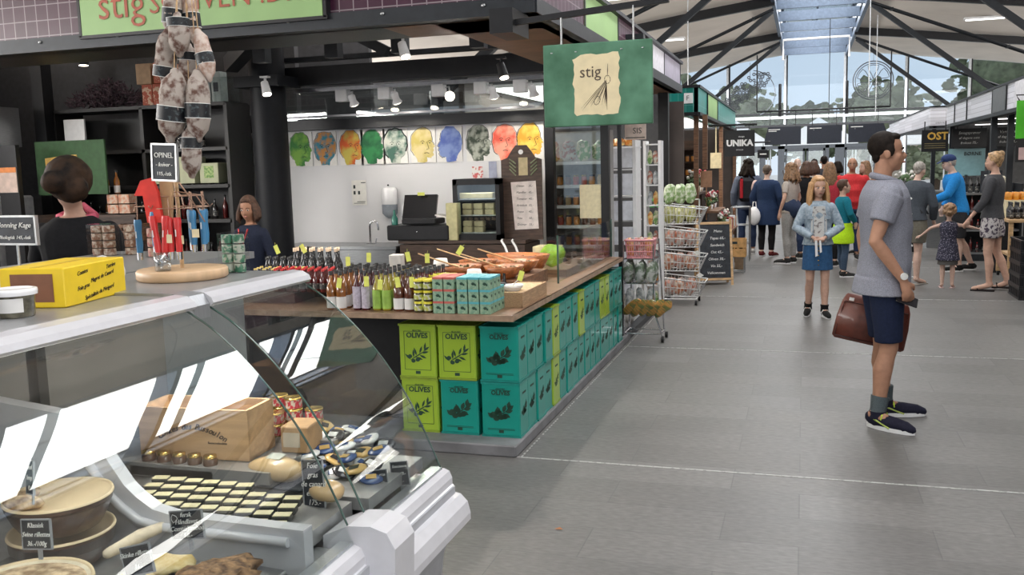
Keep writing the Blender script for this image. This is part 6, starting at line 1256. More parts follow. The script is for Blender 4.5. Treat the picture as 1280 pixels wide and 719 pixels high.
for i in range(11):
    t = thing('potted_flower', '%s pot plant on the raised shelf, %s from the front' % (('white flowering', 'dark red flowering', 'pale pink flowering')[i % 3], ORD[i + 1] if i else 'first'), 'plant', (-1.63, 14.36 + i * .125, 1.187), 0, 'potted flowers on the raised shelf'); B().lathe((0, 0, 0), [(.035, 0), (.048, .09), (.043, .09), (.001, .08)], 10).build('pot', (WOOD, WHITEP, CREAM)[i % 3], t); b = B()
    for q in range(16): a = random.uniform(0, 6.28); r = random.uniform(.01, .08); c = Vector((math.cos(a) * r, math.sin(a) * r, .12 + random.random() * .16)); b.tube([(0, 0, .07), c], .003, 4); b.sph(c, (.028, .028, .009), 6, 4, sm=False)
    b.build('leaves', LF, t); b = B()
    for q in range(6): a = random.uniform(0, 6.28); r = random.uniform(.01, .07); b.sph((math.cos(a) * r, math.sin(a) * r, .22 + random.random() * .12), .026, 7, 5)
    b.build('blossom', (FLW, FLR, M('pink_blossom', (.6, .35, .35), .7))[i % 3], t)
for i in range(8):
    x, y = -1.10, 14.42 + i * .16
    simplebox('gift_box', '%s gift box along the aisle edge of the gift table, %s from the front' % (('kraft', 'white', 'red', 'tan')[i % 4], ORD[i + 1] if i else 'first'), 'box', x + .0, y + .05, .616, (.09, .06, .12 + .03 * (i % 3)), (M('kraft_bag', (.36, .25, .16), .7), WHITE, FLR, WOODL)[i % 4], 'gift boxes on the gift table', .2 * (i % 3))
simplebox('gift_bag', 'brown paper bag on the floor before the gift table', 'bag', -.93, 14.62, 0, (.14, .2, .3), M('kraft_bag', (.36, .25, .16), .7))
t = thing('chair_frame', 'grey metal folding rack between the crate and the shoppers', 'rack', (-1.0, 15.9, 0)); b = B()
for sx in (-.15, .15):
    for sy in (-.15, .15): b.tube([(sx, sy, 0), (sx, sy, .9)], .01, 6)
for z in (.3, .6, .9): b.tube([(-.15, -.15, z), (.15, -.15, z), (.15, .15, z), (-.15, .15, z), (-.15, -.15, z)], .008, 6)
b.build('frame', STEEL, t)
# UNIKA hanging sign and the small one behind
t = thing('hanging_sign', 'black hanging sign with white capital lettering over the gift stall', 'sign', (-1.03, 16.0, 1.955)); B().box((0, 0, 0), (.49, .03, .43)).build('sign_board', M('sign_black', (.012, .012, .015), .5), t); text('UNIKA', .14, (0, -.018, .0), WHITE, t, bold=.007, sx=1.0); text('design', .04, (.03, -.018, .11), WHITE, t); text('SMYKKER', .028, (0, -.018, -.11), WHITE, t, name='small_lettering'); B().tube([(-.15, 0, .21), (-.15, 0, .30)], .006, 5).tube([(.15, 0, .21), (.15, 0, .30)], .006, 5).build('hanger', BLACK, t)
b = B(); b.tube([(-1.55, 16.0, 2.26), (-.75, 16.0, 2.26)], .018, 8); tag(b.build('sign_bracket', BLACK), 'black steel arm carrying the black lettered sign', 'bracket'); b = B(); b.tube([(-1.55, 18.0, 2.0), (-.6, 18.0, 2.0)], .015, 8); tag(b.build('sign_bracket', BLACK), 'thin black steel arm carrying the tiny dark sign', 'bracket')
t = thing('hanging_sign', 'tiny dark hanging sign behind the black lettered one', 'sign', (-.73, 18.0, 1.78)); B().box((0, 0, 0), (.2, .03, .15)).build('sign_board', BLACK, t); B().box((0, -.017, .0), (.12, .002, .02)).build('text_line', CHALK, t); B().tube([(0, 0, .07), (0, 0, .21)], .006, 5).build('hanger', BLACK, t)
# ============================================================ RIGHT SIDE STALLS
for i, (x, y0, y1, z0, z1) in enumerate(((2.56, 1.5, 19.3, 2.23, 2.57), (2.50, 21.2, 31.0, 2.28, 2.66))):  # near stretch lengthened out of view to block side light
    b = B(); b.box((x + .03, (y0 + y1) / 2, (z0 + z1) / 2), (.06, y1 - y0, z1 - z0)); b.box((x + 3, y0 + .03, (z0 + z1) / 2), (5.9, .06, z1 - z0)); struct(b.build('wall_fascia_right', GREYT))
    b = B(); b.box((x + .05, (y0 + y1) / 2, z0 - .02), (.14, y1 - y0 + .06, .05)); b.box((x + .05, (y0 + y1) / 2, z1 + .015), (.14, y1 - y0 + .06, .03)); b.box((x + 3, y0 + .03, z1 + .015), (5.9, .12, .03)); b.box((x + 3, y0 + .03, z0 - .02), (5.9, .12, .05))
    b.box((x + 3.0, (y0 + y1) / 2, z0 + .06), (5.8, y1 - y0, .04)); struct(b.build('ceiling_stall_right', DARK))
b = B(); 
for y, w_, mi in ((12.2, 2.2, 1), (14.3, .9, 0), (17.0, .05, 2), (18.3, .04, 2), (13.85, .05, 2), (14.8, .05, 2)): b.box((2.55, y, 2.4), (.012, w_, .32), mi=mi)
struct(b.build('trim_fascia_panels', [M('smoke_panel', (.12, .125, .13), .4), M('light_panel', (.66, .66, .70), .5), BLACK]))
for x, y in ((2.62, 15.0), (2.82, 14.9), (2.62, 19.0), (2.62, 10.6), (2.62, 6.0), (2.62, 1.7), (2.6, 21.4)): post('column', x, y, 0, 2.22, .08, DARK)
b = B(); b.box((4.6, 19.5, 1.2), (3.9, .06, 2.4)); b.box((5.6, 10.5, 1.2), (.06, 18.0, 2.4)); struct(b.build('wall_right_shop', M('grey_shop_wall', (.16, .16, .165), .6)))  # side wall lengthened out of view too, holding back side light
area('shop_fill_light', (4.0, 15.5, 2.15), 2.0, 5.0, 70, (1, .95, .88)); area('shop_fill_light', (4.0, 12.2, 2.15), 1.5, 2.0, 28, (1, .95, .88))  # fill lights added inside the right stall
for i, (x, y) in enumerate(((3.4, 15.5), (4.3, 12.6), (3.5, 18.0))): t = thing('added_lamp', ('added white strip lamp under the right stall roof above the cheese sign', 'added white strip lamp under the right stall roof, nearest', 'added white strip lamp under the right stall roof, deepest')[i], 'lamp', (x, y, 2.19)); B().box((0, 0, .02), (1.4, .08, .05)).build('lamp_body', WHITE, t); B().box((0, 0, -.01), (1.3, .06, .015)).build('diffuser', LAMPON, t)  # strip lamps added to go with the stall fill lights
# OST sign and dark boards beside it
t = thing('stall_sign', 'black board reading OST in gold capitals with small text below', 'sign', (2.33, 19.0, 1.94)); B().box((0, 0, 0), (.46, .04, .40)).build('sign_board', BLACK, t); text('OST', .19, (.04, -.025, .08), M('gold_lettering', (.75, .45, .08), .4), t, bold=.006); b = B()
for z in (-.05, -.09, -.13): b.box((0, -.022, z), (.36, .003, .012))
b.build('small_text', M('dim_gold', (.22, .18, .08), .6), t); B().tube([(-.18, 0, .2), (-.18, 0, .36)], .01, 5).tube([(.18, 0, .2), (.18, 0, .36)], .01, 5).build('hanger', BLACK, t)
for i, (x, w_) in enumerate(((2.88, .58), (3.52, .6))): 
    t = thing('menu_sign', ('wide black menu panel with three chalk lines right of the gold lettered sign', 'black menu panel farther right, partly behind the post')[i], 'sign', (x, 18.8, 1.97)); B().box((0, 0, 0), (w_, .03, .34)).build('panel', BLACK, t); text(('Smagsprøver', 'Varm mad')[i], .07, (0, -.018, .09), CHALK, t, shear=.2, name='chalk_lettering'); text('af dagens oste', .06, (0, -.018, 0), CHALK, t, shear=.2, name='chalk_lettering'); text('frokost 75,-', .06, (0, -.018, -.09), CHALK, t, shear=.2, name='chalk_lettering'); B().tube([(-.2, 0, .17), (-.2, 0, .3)], .01, 5).tube([(.2, 0, .17), (.2, 0, .3)], .01, 5).build('hanger', BLACK, t)
t = thing('blue_panel', 'pale blue glass back panel behind the cheese counter', 'panel', (2.87, 18.95, 1.0)); B().box((0, 0, .53), (.62, .03, .50)).build('panel', M('pale_blue_glass', (.22, .40, .44), .25, var=.06), t); text('BØRNE', .09, (.1, -.02, .68), LINE, t, bold=.002); B().box((0, 0, .15), (.05, .03, .3)).build('support', DARK, t)
b = B(); b.box((3.0, 18.6, .5), (1.7, .7, 1.0)); b.box((3.0, 18.6, 1.01), (1.74, .74, .03)); tag(b.build('cheese_counter', STEEL), 'long steel counter under the blue panel', 'counter')
# refrigerated shelf unit with bottles
t = thing('cooler_shelves', 'open steel cooler with shelves of bottles behind the shoppers', 'cooler', (2.72, 16.2, 0)); b = B()
for z in (.12, .48, .78, 1.05): b.box((0, 0, z), (.95, .5, .03))
b.build('shelf_board', STEEL, t); b = B(); b.box((0, .27, .6), (.97, .03, 1.2)); b.box((-.49, 0, .6), (.03, .55, 1.2)); b.box((.49, 0, .6), (.03, .55, 1.2)); b.box((0, 0, .05), (.97, .55, .1)); b.build('casing', DARK, t)
for z, rn in ((.136, 'bottom'), (.496, 'middle'), (.796, 'upper')):
    for i in range(9): put(('dark', 'small', 'wine', 'red')[i % 4], 2.34 + i * .096, 16.05, z, 'bottle on the %s board of the open cooler' % rn, 'bottles in the open cooler')
for i in range(5): put('dark', 2.40 + i * .10, 16.05, 1.067, 'tall dark bottle on top of the open cooler', 'bottles on top of the cooler', 1.3)
card_t = thing('chalk_sign', 'small black chalk sign standing on top of the cooler', 'sign', (2.78, 15.97, 1.067)); B().box((0, 0, .17), (.30, .02, .34)).build('board', BOARD, card_t); b = B()
for z in (.27, .21, .13, .06): b.box((0, -.011, z), (.2, .002, .02))
b.build('chalk_line', CHALK, card_t)
b = B(); b.box((3.4, 15.8, 1.30), (.12, .1, .42)); tag(b.build('wooden_pillar_display', M('copper_wood', (.35, .15, .07), .5)), 'reddish wooden block display right of the chalk sign', 'display')
b = B(); b.box((3.4, 15.8, .54), (.3, .3, 1.08)); tag(b.build('pedestal', DARK), 'dark pedestal under the reddish wooden block', 'pedestal')
# flowers, plants left of the counter
for i in range(3):
    t = thing('potted_plant', 'bushy %s plant beside the cheese counter, %s' % (('green', 'white flowered')[i % 2], ('nearest the man', 'second', 'third', 'farthest')[i]), 'plant', (1.66 + i * .12, 17.0 + i * .52, 0), 0, 'plants by the cheese counter'); B().lathe((0, 0, 0), [(.12, 0), (.12, .78), (.1, .8), (.001, .8)], 14).build('stand', DARK, t); b = B()
    for q in range(90): a = random.uniform(0, 6.28); r = random.uniform(0, .22); c = Vector((math.cos(a) * r, math.sin(a) * r, .85 + random.random() * .5)); b.sph(c, (.04, .03, .012), 6, 4, rot=Matrix.Rotation(a, 3, 'X'), sm=False)
    b.tube([(0, 0, .8), (0, 0, 1.25)], .02, 6); b.build('leaves', LF, t); b = B()
    for q in range(14): a = random.uniform(0, 6.28); r = random.uniform(.05, .22); b.sph((math.cos(a) * r, math.sin(a) * r, .95 + random.random() * .45), .03, 7, 5)
    b.build('blossom', FLW, t)
# wooden table with bottles, crates, green sign, frame
t = thing('wooden_table', 'pale wooden trolley table with a lower shelf behind the woman in shorts', 'table', (2.84, 13.72, 0)); B().box((0, 0, .79), (.6, .8, .04), bev=.006).build('table_top', WOODL, t); B().box((0, 0, .33), (.5, .7, .03)).build('lower_shelf', WOODL, t)
for sx in (-.26, .26):
    for sy in (-.36, .36): B().box((sx, sy, .42), (.05, .05, .72)).build('leg', WOODL, t); B().tube([(sx - .015, sy, .035), (sx + .015, sy, .035)], .035, 10).build('castor', BLACK, t)
for r in range(3):
    for c in range(6): put('dark', 2.60 + c * .075, 13.46 + r * .09, .811, 'dark juice bottle on the pale wooden table, %s row' % rows[r], 'juice bottles on the wooden table', 1.1)
OC = M('orange_caps', (.62, .24, .02), .5)
for c in range(6):
    for r in range(2): b = B(); b.lathe((0, 0, 0), [(.035, 0), (.04, .03), (.036, .10), (.001, .105)], 10); tag(b.build('orange_jar', OC, None, (2.63 + c * .085, 13.82 + r * .1, 1.045)), 'orange topped jar in the rear rows on the wooden table', 'jar', 'orange topped jars')
b = B(); b.box((2.84, 13.87, .927), (.5, .24, .232)); tag(b.build('carton_riser', CREAM), 'cream carton carrying the orange topped jars', 'box')
t0 = thing('plastic_crate', 'black folding crate at the right edge, bottom of its stack', 'crate', (2.56, 11.9, 0.0), 0, 'black crates at the right edge'); b = B(); w, d, h = .4, .6, .135
for z in (.012, h - .012): 
    for s in (-1, 1): b.box((s * w / 2, 0, z), (.02, d, .024)); b.box((0, s * d / 2, z), (w, .02, .024))
for q in range(9): b.box((-w / 2, -d / 2 + .04 + q * .065, h / 2), (.012, .018, h)); b.box((w / 2, -d / 2 + .04 + q * .065, h / 2), (.012, .018, h))
for q in range(6): b.box((-w / 2 + .04 + q * .064, -d / 2, h / 2), (.018, .012, h)); b.box((-w / 2 + .04 + q * .064, d / 2, h / 2), (.018, .012, h))
b.box((0, 0, .01), (w, d, .012)); b.build('crate_lattice', M('black_plastic', (.015, .015, .017), .4), t0); b = B()
for s in (-1, 1): b.box((s * (w / 2 - .004), 0, h * .5), (.01, d * .96, h * .8)); b.box((0, s * (d / 2 - .004), h * .5), (w * .96, .01, h * .8))
b.build('inner_liner', BLACK, t0)
for j in range(1, 5): copy(t0, (2.56, 11.9, j * .137), 0, 'black folding crate at the right edge, %s of its stack' % ('second', 'third', 'fourth', 'topmost')[j - 1])
t = thing('hanging_sign', 'bright green hanging sign at the right edge', 'sign', (2.55, 12.5, 2.06)); B().box((0, 0, 0), (.26, .03, .45)).build('sign_board', M('bright_green_sign', (.10, .55, .03), .4, var=.04), t); B().tube([(-.1, 0, .22), (-.14, 0, .29), (.1, 0, .29)], .008, 5).build('hanger', BLACK, t)
t = thing('framed_screen', 'wide dark framed pinkish screen under the green sign', 'screen', (3.15, 14.5, 1.655)); B().box((0, 0, 0), (.68, .04, .23)).build('frame', BLACK, t); B().box((0, -.022, 0), (.60, .004, .17)).build('screen_face', M('pink_screen', (.50, .36, .36), .4, var=.05), t); B().box((.2, .03, -.8), (.05, .05, 1.7)).build('stand', DARK, t)
t = thing('paper_roll_stand', 'cream paper sacks standing behind the woman in shorts', 'sack', (2.60, 14.45, 0)); B().box((0, 0, .53), (.2, .2, 1.06)).build('stand', DARK, t); B().box((0, 0, 1.21), (.17, .17, .29), bev=.02).build('paper_sack', M('cream_sack', (.50, .48, .38), .8), t)
b = B(); b.box((4.2, 13.6, .45), (1.3, .5, .9)); b.box((4.2, 13.6, .91), (1.34, .54, .03)); tag(b.build('side_counter', WOODD), 'dark counter inside the right stall behind the crates', 'counter')
for i in range(12): put(('dark', 'small', 'wine')[i % 3], 3.62 + i * .1, 13.55, .927, 'dark bottle on the dark counter inside the right stall', 'bottles in the right stall')
# dry leaf on the floor
b = B(); b.add([(-.02, 0, .001), (.0, -.013, .006), (.022, 0, .002), (.004, .014, .007), (0, 0, .003)], [(0, 1, 4), (1, 2, 4), (2, 3, 4), (3, 0, 4)]); q = aZ(698, 662, 0); tag(b.build('dry_leaf', M('dry_leaf', (.38, .16, .07), .8), None, q), 'small dry brown leaf on the floor in the foreground', 'leaf')
# ============================================================ PEOPLE
def remesh(o, vox, smooth=4, keep=True):
    """weld the shapes of a mesh into one continuous skin"""
    m = o.modifiers.new('weld', 'REMESH'); m.mode = 'VOXEL'; m.voxel_size = vox; m.use_smooth_shade = True
    if smooth: s = o.modifiers.new('soften', 'SMOOTH'); s.factor = .5; s.iterations = smooth
    dg = bpy.context.evaluated_depsgraph_get(); ev = o.evaluated_get(dg); me = bpy.data.meshes.new_from_object(ev); old = o.data
    o.modifiers.clear(); mats = [x for x in old.materials]; o.data = me
    if not me.materials:
        for x in mats: me.materials.append(x)
    me.polygons.foreach_set('use_smooth', [True] * len(me.polygons)); me.polygons.foreach_set('material_index', [0] * len(me.polygons)); bpy.data.meshes.remove(old); return o
_SK = bpy.data.scenes  # (bodies are welded before anything else refers to them)
def skin(n, c): return M('skin_' + n, c, .55, var=.06, scale=30, spec=.35)
def cloth(n, c, **k): k.setdefault('var', .12); k.setdefault('scale', 60); return M('cloth_' + n, c, .85, spec=.2, **k)
def V(*a): return Vector(a)
def hand(b, w, d, side, r=1., curl=.5, up=None):
    """palm, four fingers and a thumb from wrist w pointing along d"""
    d = d.normalized(); s = V(side, 0, 0); s = (s - d * s.dot(d)); s = s.normalized() if s.length > .1 else V(0, 1, 0)
    n = d.cross(s).normalized()          # palm normal axis; fingers spread along f
    f = n; inn = -s                      # palm faces the body
    b.tube([w - d * .02, w + d * .02 * r, w + d * .05 * r, w + d * .085 * r], [.022 * r, .026 * r, .029 * r, .026 * r], 10, round_=True)
    for i, (o_, L) in enumerate(((-.028, .07), (-.009, .08), (.010, .075), (.028, .058))):
        p = w + d * .082 * r + f * o_ * r; q = p + (d + inn * curl * .35) .normalized() * L * .45 * r; e = q + (d * (1 - curl * .6) + inn * curl).normalized() * L * .32 * r; g = e + (d * (1 - curl) + inn * curl * 1.3).normalized() * L * .25 * r
        b.tube([p, q, e, g], [.0095 * r, .009 * r, .0082 * r, .007 * r], 8, round_=True)
    k = -f if True else f
    p = w + d * .025 * r + k * .022 * r; b.tube([p, p + (d * .8 + k * .9 + inn * .2).normalized() * .032 * r, p + (d * 1 + k * .45 + inn * .5).normalized() * .062 * r], [.013 * r, .011 * r, .009 * r], 8, round_=True)

def person(name, label, x, y, face, H, cfg):
    """stands at x, y and faces the compass angle face (0 = along +Y, -90 = along +X)"""
    g = lambda k, d=None: cfg.get(k, d)
    vox = g('vox', .014); s = H / 1.75; hs = g('head', 1.0); wd = g('w', 1.0); dp = g('d', wd); fem = g('fem', False)
    t = thing('person', label, 'person', (x, y, 0), math.radians(face)); t.scale = (s, s, s)
    lean = math.radians(g('lean', 0)); hipz = .93
    def T(p):  # bends the upper body forward about the hips
        p = V(*p)
        if p.z > hipz and lean: q = p - V(0, 0, hipz); q = Matrix.Rotation(-lean, 3, 'X') @ q; return q + V(0, 0, hipz)
        return p
    sh = .172 * wd * (.92 if fem else 1)
    L = dict(hip=V(-.09 * wd, 0, .91), knee=V(*g('lknee', (-.10, .02, .48))), ank=V(*g('lank', (-.10, -.01, .085))), toe=V(*g('ltoe', (-.13, .17, .03))), sh=T((-sh, -.01, 1.395)), el=V(*g('lel', (-.25 * wd, -.03, 1.15))), wr=V(*g('lwr', (-.25 * wd, .06, .90))), hd=V(*g('lhd', (0, .15, -1))))
    R_ = dict(hip=V(.09 * wd, 0, .91), knee=V(*g('rknee', (.10, .02, .48))), ank=V(*g('rank', (.10, -.01, .085))), toe=V(*g('rtoe', (.13, .17, .03))), sh=T((sh, -.01, 1.395)), el=V(*g('rel', (.25 * wd, -.03, 1.15))), wr=V(*g('rwr', (.25 * wd, .06, .90))), hd=V(*g('rhd', (0, .15, -1))))
    def torso(b, e, z0, z1, ex=1.0):
        rows_ = [(.84, .150, .105), (.92, .168, .118), (1.0, .152, .108), (1.09, .135 if fem else .148, .098), (1.2, .152, .108), (1.30, .172, .116), (1.375, .176, .108), (1.42, .155, .092), (1.45, .112, .076), (1.475, .075, .064)]
        if fem: rows_[1] = (.92, .178, .125); rows_[5] = (1.30, .158, .122)
        rs_ = []; top_done = False
        for z, rx, ry in rows_:
            if z < z0 - .001 or z > z1 + .001: continue
            c = T((0, g('belly', 0) * (1 if 1.0 <= z <= 1.25 else 0), z)); rs_.append((c, (rx * wd + e) * (ex if z < 1.0 else 1), ry * dp + e + g('belly', 0) * (1 if 1.0 <= z <= 1.25 else 0)))
        n = 20; rr = []
        for c, rx, ry in rs_:
            Rm = Matrix.Rotation(-lean, 3, 'X') if c.z > hipz + .02 or lean else Matrix.Identity(3)
            if c.z <= hipz + .01: Rm = Matrix.Identity(3)
            rr.append([c + Rm @ V(math.cos(a) * rx, math.sin(a) * ry * (1.0 if math.sin(a) > 0 else .95), 0) for a in [2 * math.pi * q / n for q in range(n)]])
        b.rings(rr)
    def leg(b, D, e, f0=0, f1=1.0, flare=0):
        h, k, a = D['hip'], D['knee'], D['ank']; path = [(h + V(0, 0, .03), .078), (h.lerp(k, .3), .083 if not fem else .088), (h.lerp(k, .7), .063), (k, .053), (k.lerp(a, .12) + V(0, -.006, 0), .05), (k.lerp(a, .33) + V(0, -.014, 0), .056), (k.lerp(a, .65) + V(0, -.006, 0), .043), (a, .035)]
        fr = [0, .15, .35, .5, .56, .665, .825, 1.0]; pts, rr = [], []
        for (p, r), q in zip(path, fr):
            if q <= f1 + 1e-6: pts.append(p); rr.append(r * wd ** .5 + e + flare * q)
            else:
                j = len(pts); p0, r0 = path[j - 1]; u = (f1 - fr[j - 1]) / (q - fr[j - 1]); pts.append(p0.lerp(p, u)); rr.append((r0 + (r - r0) * u) * wd ** .5 + e + flare * f1); break
        b.tube(pts, rr, 14)
    def arm(b, D, e, f1=1.0):
        p = [(D['sh'] + V(0, 0, -.01), .052), (D['sh'].lerp(D['el'], .35), .047), (D['sh'].lerp(D['el'], .8), .041), (D['el'], .039), (D['el'].lerp(D['wr'], .3), .039), (D['wr'], .025)]; fr = [0, .2, .42, .5, .66, 1.0]
        k = .85 if fem else 1.0; pts, rr = [], []
        for (q, r), f in zip(p, fr):
            if f <= f1 + 1e-6: pts.append(q); rr.append(r * k * wd ** .4 + e)
            else:
                j = len(pts); q0, r0 = p[j - 1]; u = (f1 - fr[j - 1]) / (f - fr[j - 1]); pts.append(q0.lerp(q, u)); rr.append((r0 + (r - r0) * u) * k * wd ** .4 + e); break
        b.tube(pts, rr, 12, round_=(f1 >= 1 and e == 0)); b.sph(D['sh'], .052 * k * wd ** .4 + e * .6, 12, 8)
    # ---- body, one welded surface
    hc = T((0, .015, 1.635 * (1 if hs == 1 else 1 + (hs - 1) * .07))); hy = math.radians(g('turn', 0)); ht = math.radians(g('nod', 0))
    HR = Matrix.Rotation(hy, 3, 'Z') @ Matrix.Rotation(-ht - lean * .4, 3, 'X')
    hp = lambda *p: hc + HR @ (V(*p) * hs)
    b = B(); torso(b, 0, .8, 1.5)
    for D, sd in ((L, -1), (R_, 1)):
        leg(b, D, 0); arm(b, D, 0); hand(b, D['wr'], D['hd'], sd, .93 if fem else 1.0, g('curl', .5))
        b.tube([D['ank'] + V(0, -.02, 0) * 1, D['ank'].lerp(D['toe'], .4) + V(0, 0, -.01), D['toe'] + V(0, 0, .0)], [.036, .036, .026], 10, round_=True)
    b.tube([T((0, -.02, 1.44)), T((0, -.012, 1.50)), hc + V(0, -.015, -.05)], [.068, .053 if not fem else .046, .053 if not fem else .047], 14)
    b.sph(hp(0, -.012, .03), (.074 * hs, .092 * hs, .088 * hs), 18, 12, rot=HR)      # skull
    b.sph(hp(0, .022, -.03), (.060 * hs, .066 * hs, .082 * hs), 18, 12, rot=HR)      # face
    b.sph(hp(0, .052, -.088), (.028 * hs, .026 * hs, .022 * hs), 10, 8, rot=HR)      # chin
    b.sph(hp(0, .058, .022), (.046 * hs, .022 * hs, .012 * hs), 10, 8, rot=HR)       # brow
    b.tube([hp(0, .078, .012), hp(0, .098, -.024), hp(0, .090, -.036)], [.008 * hs, .0125 * hs, .010 * hs], 8, round_=True)
    b.sph(hp(0, .080, -.058), (.022 * hs, .012 * hs, .011 * hs), 10, 6, rot=HR)
    for q in (-1, 1): b.sph(hp(q * .076, -.008, -.012), (.012 * hs, .020 * hs, .032 * hs), 10, 8, rot=HR); b.sph(hp(q * .040, .052, -.028), (.022 * hs, .020 * hs, .02 * hs), 8, 6, rot=HR)
    body = b.build('body', g('skin'), t); remesh(body, vox if g('near') else max(vox, .011), 3)
    # ---- face details
    b = B()
    for q in (-1, 1): b.sph(hp(q * .031, .079, .003), (.0125 * hs, .006 * hs, .0075 * hs), 10, 6, rot=HR)
    b.build('eye', M('eye_white', (.62, .58, .54), .3), t); b = B()
    for q in (-1, 1): b.sph(hp(q * .031, .0835, .003), (.0065 * hs, .003 * hs, .0068 * hs), 8, 6, rot=HR)
    b.build('iris', M('iris_dark', (.03, .03, .035), .2), t); b = B()
    for q in (-1, 1): b.tube([hp(q * .014, .085, .020), hp(q * .032, .083, .026), hp(q * .052, .068, .019)], [.004 * hs, .0045 * hs, .002 * hs], 6)
    b.build('eyebrow', g('hairm'), t)
    B().sph(hp(0, .0915, -.058), (.021 * hs, .006 * hs, .007 * hs), 12, 6, rot=HR).build('lips', M('lips', (.42, .17, .14), .5), t)
    # ---- hair
    st = g('hair', 'short'); hm = g('hairm'); b = B()
    if st != 'none':
        e = .006 if st == 'short' else .010
        if st == 'balding': b.sph(hp(0, -.035, .012), (.080 * hs, .080 * hs, .075 * hs), 16, 10, rot=HR)
        else:
            b.sph(hp(0, -.026, .042), ((.074 + e) * hs, (.084 + e) * hs, (.080 + e) * hs), 20, 14, rot=HR); b.sph(hp(0, .030, .090), (.056 * hs, .040 * hs, .026 * hs), 12, 8, rot=HR)
        for q in (-1, 1): b.sph(hp(q * .070, -.012 if st != 'short' else .004, .012), (.014 * hs, .030 * hs, .04 * hs), 10, 6, rot=HR)
        b.sph(hp(0, -.062, -.025), (.054 * hs, (.034 if st != 'short' else .026) * hs, (.05 if st != 'short' else .040) * hs), 12, 8, rot=HR)
    if st in ('long', 'bob', 'curly'):
        dn = {'long': .30, 'bob': .10, 'curly': g('curl_len', .20)}[st]; rnd = random.Random(name + label)
        for q in range(g('locks', 15)):
            a = math.radians(-205 + q * (230 / 14.)) if st != 'long' else math.radians(-200 + q * (220 / 14.)); r0 = .082 * hs; c0 = hp(math.cos(a) * r0 * .9, math.sin(a) * r0 - .02, .03)
            k_ = rnd.uniform(.85, 1.1); spread = .02 if st != 'curly' else .05; dirv = V(math.cos(a), math.sin(a), 0); dirv = HR @ dirv
            p1 = c0 + dirv * (.016 + spread * .3) + V(0, 0, -dn * .35 * k_ - .03); p2 = c0 + dirv * (.01 + spread) + V(0, 0, -dn * .75 * k_ - .05); p3 = c0 + dirv * spread * .5 + V(0, 0, -dn * k_ - .06)
            if st == 'curly': p1 += V(rnd.uniform(-.02, .02), rnd.uniform(-.02, .02), 0); p2 += V(rnd.uniform(-.03, .03), rnd.uniform(-.02, .02), 0)
            b.tube([c0, p1, p2, p3], [.024 * hs, .026 * hs, .022 * hs, .008 * hs], 8, round_=True)
    if st == 'bun': b.sph(hp(0, -.085, .095), .042 * hs, 14, 10, jit=.06)
    if st == 'curly':
        rnd = random.Random(5)
        for q in range(70): a, c_ = rnd.uniform(0, 6.28), rnd.uniform(-.3, 1); c_ = c_ if math.sin(a) > -.1 else rnd.uniform(-.95, 1); r = .095 * hs; b.sph(hp(math.cos(a) * .092 * math.sqrt(1 - c_ * c_), math.sin(a) * .1 * math.sqrt(1 - c_ * c_) - .03, .03 + c_ * .098), .022 * hs, 7, 5)
    if b.v: o = b.build('hair', hm, t); remesh(o, .009 if not g('near') else .006, 2)
    # ---- clothes
    top, tm = g('top', 'tee'), g('topm'); sl = {'tee': .34, 'long': .97, 'short': .32, 'none': .0, 'tank': .0, 'threeq': .78}[g('sleeve', 'tee')]; hem = g('hem', .88); e = g('loose', .014)
    b = B(); torso(b, e, hem - .045, g('neckz', 1.48), g('flarex', 1.0)); 
    if hem < .84: b.ell([(V(0, 0, hem), (.17 * wd + e) * g('flare', 1.05), (.12 * dp + e) * g('flare', 1.05)), (V(0, 0, .9), .172 * wd + e, .12 * dp + e)], 0, 20)
    if g('sleeve') != 'tank' and sl: 
        for D in (L, R_): arm(b, D, e * .9, sl)
    o = b.build(g('topname', 'shirt'), tm, t); remesh(o, .010 if not g('near') else .0075, 4)
    bt = g('bottom', 'trousers'); bm = g('bottomm'); b = B()
    if bt in ('trousers', 'shorts'):
        f1 = .94 if bt == 'trousers' else g('short', .47); fl = g('legloose', .012)
        for D in (L, R_): leg(b, D, fl, 0, f1, .0 if bt == 'trousers' else .02)
        b.ell([(V(0, 0, .83), .165 * wd + .008, .118 * dp + .008), (V(0, 0, .92), .166 * wd + .006, .116 * dp + .006), (V(0, 0, .97), .150 * wd + .004, .106 * dp + .004)], 0, 18)
    elif bt == 'skirt': b.ell([(V(0, 0, g('skirt', .62)), .20 * wd, .155 * dp), (V(0, 0, .78), .19 * wd, .145 * dp), (V(0, 0, .93), .180 * wd, .13 * dp), (V(0, 0, 1.0), .155 * wd, .112 * dp)], 0, 20)
    if b.v: o = b.build(bt if bt != 'skirt' else g('skirtname', 'skirt'), bm, t); remesh(o, .011 if not g('near') else .0085, 4)
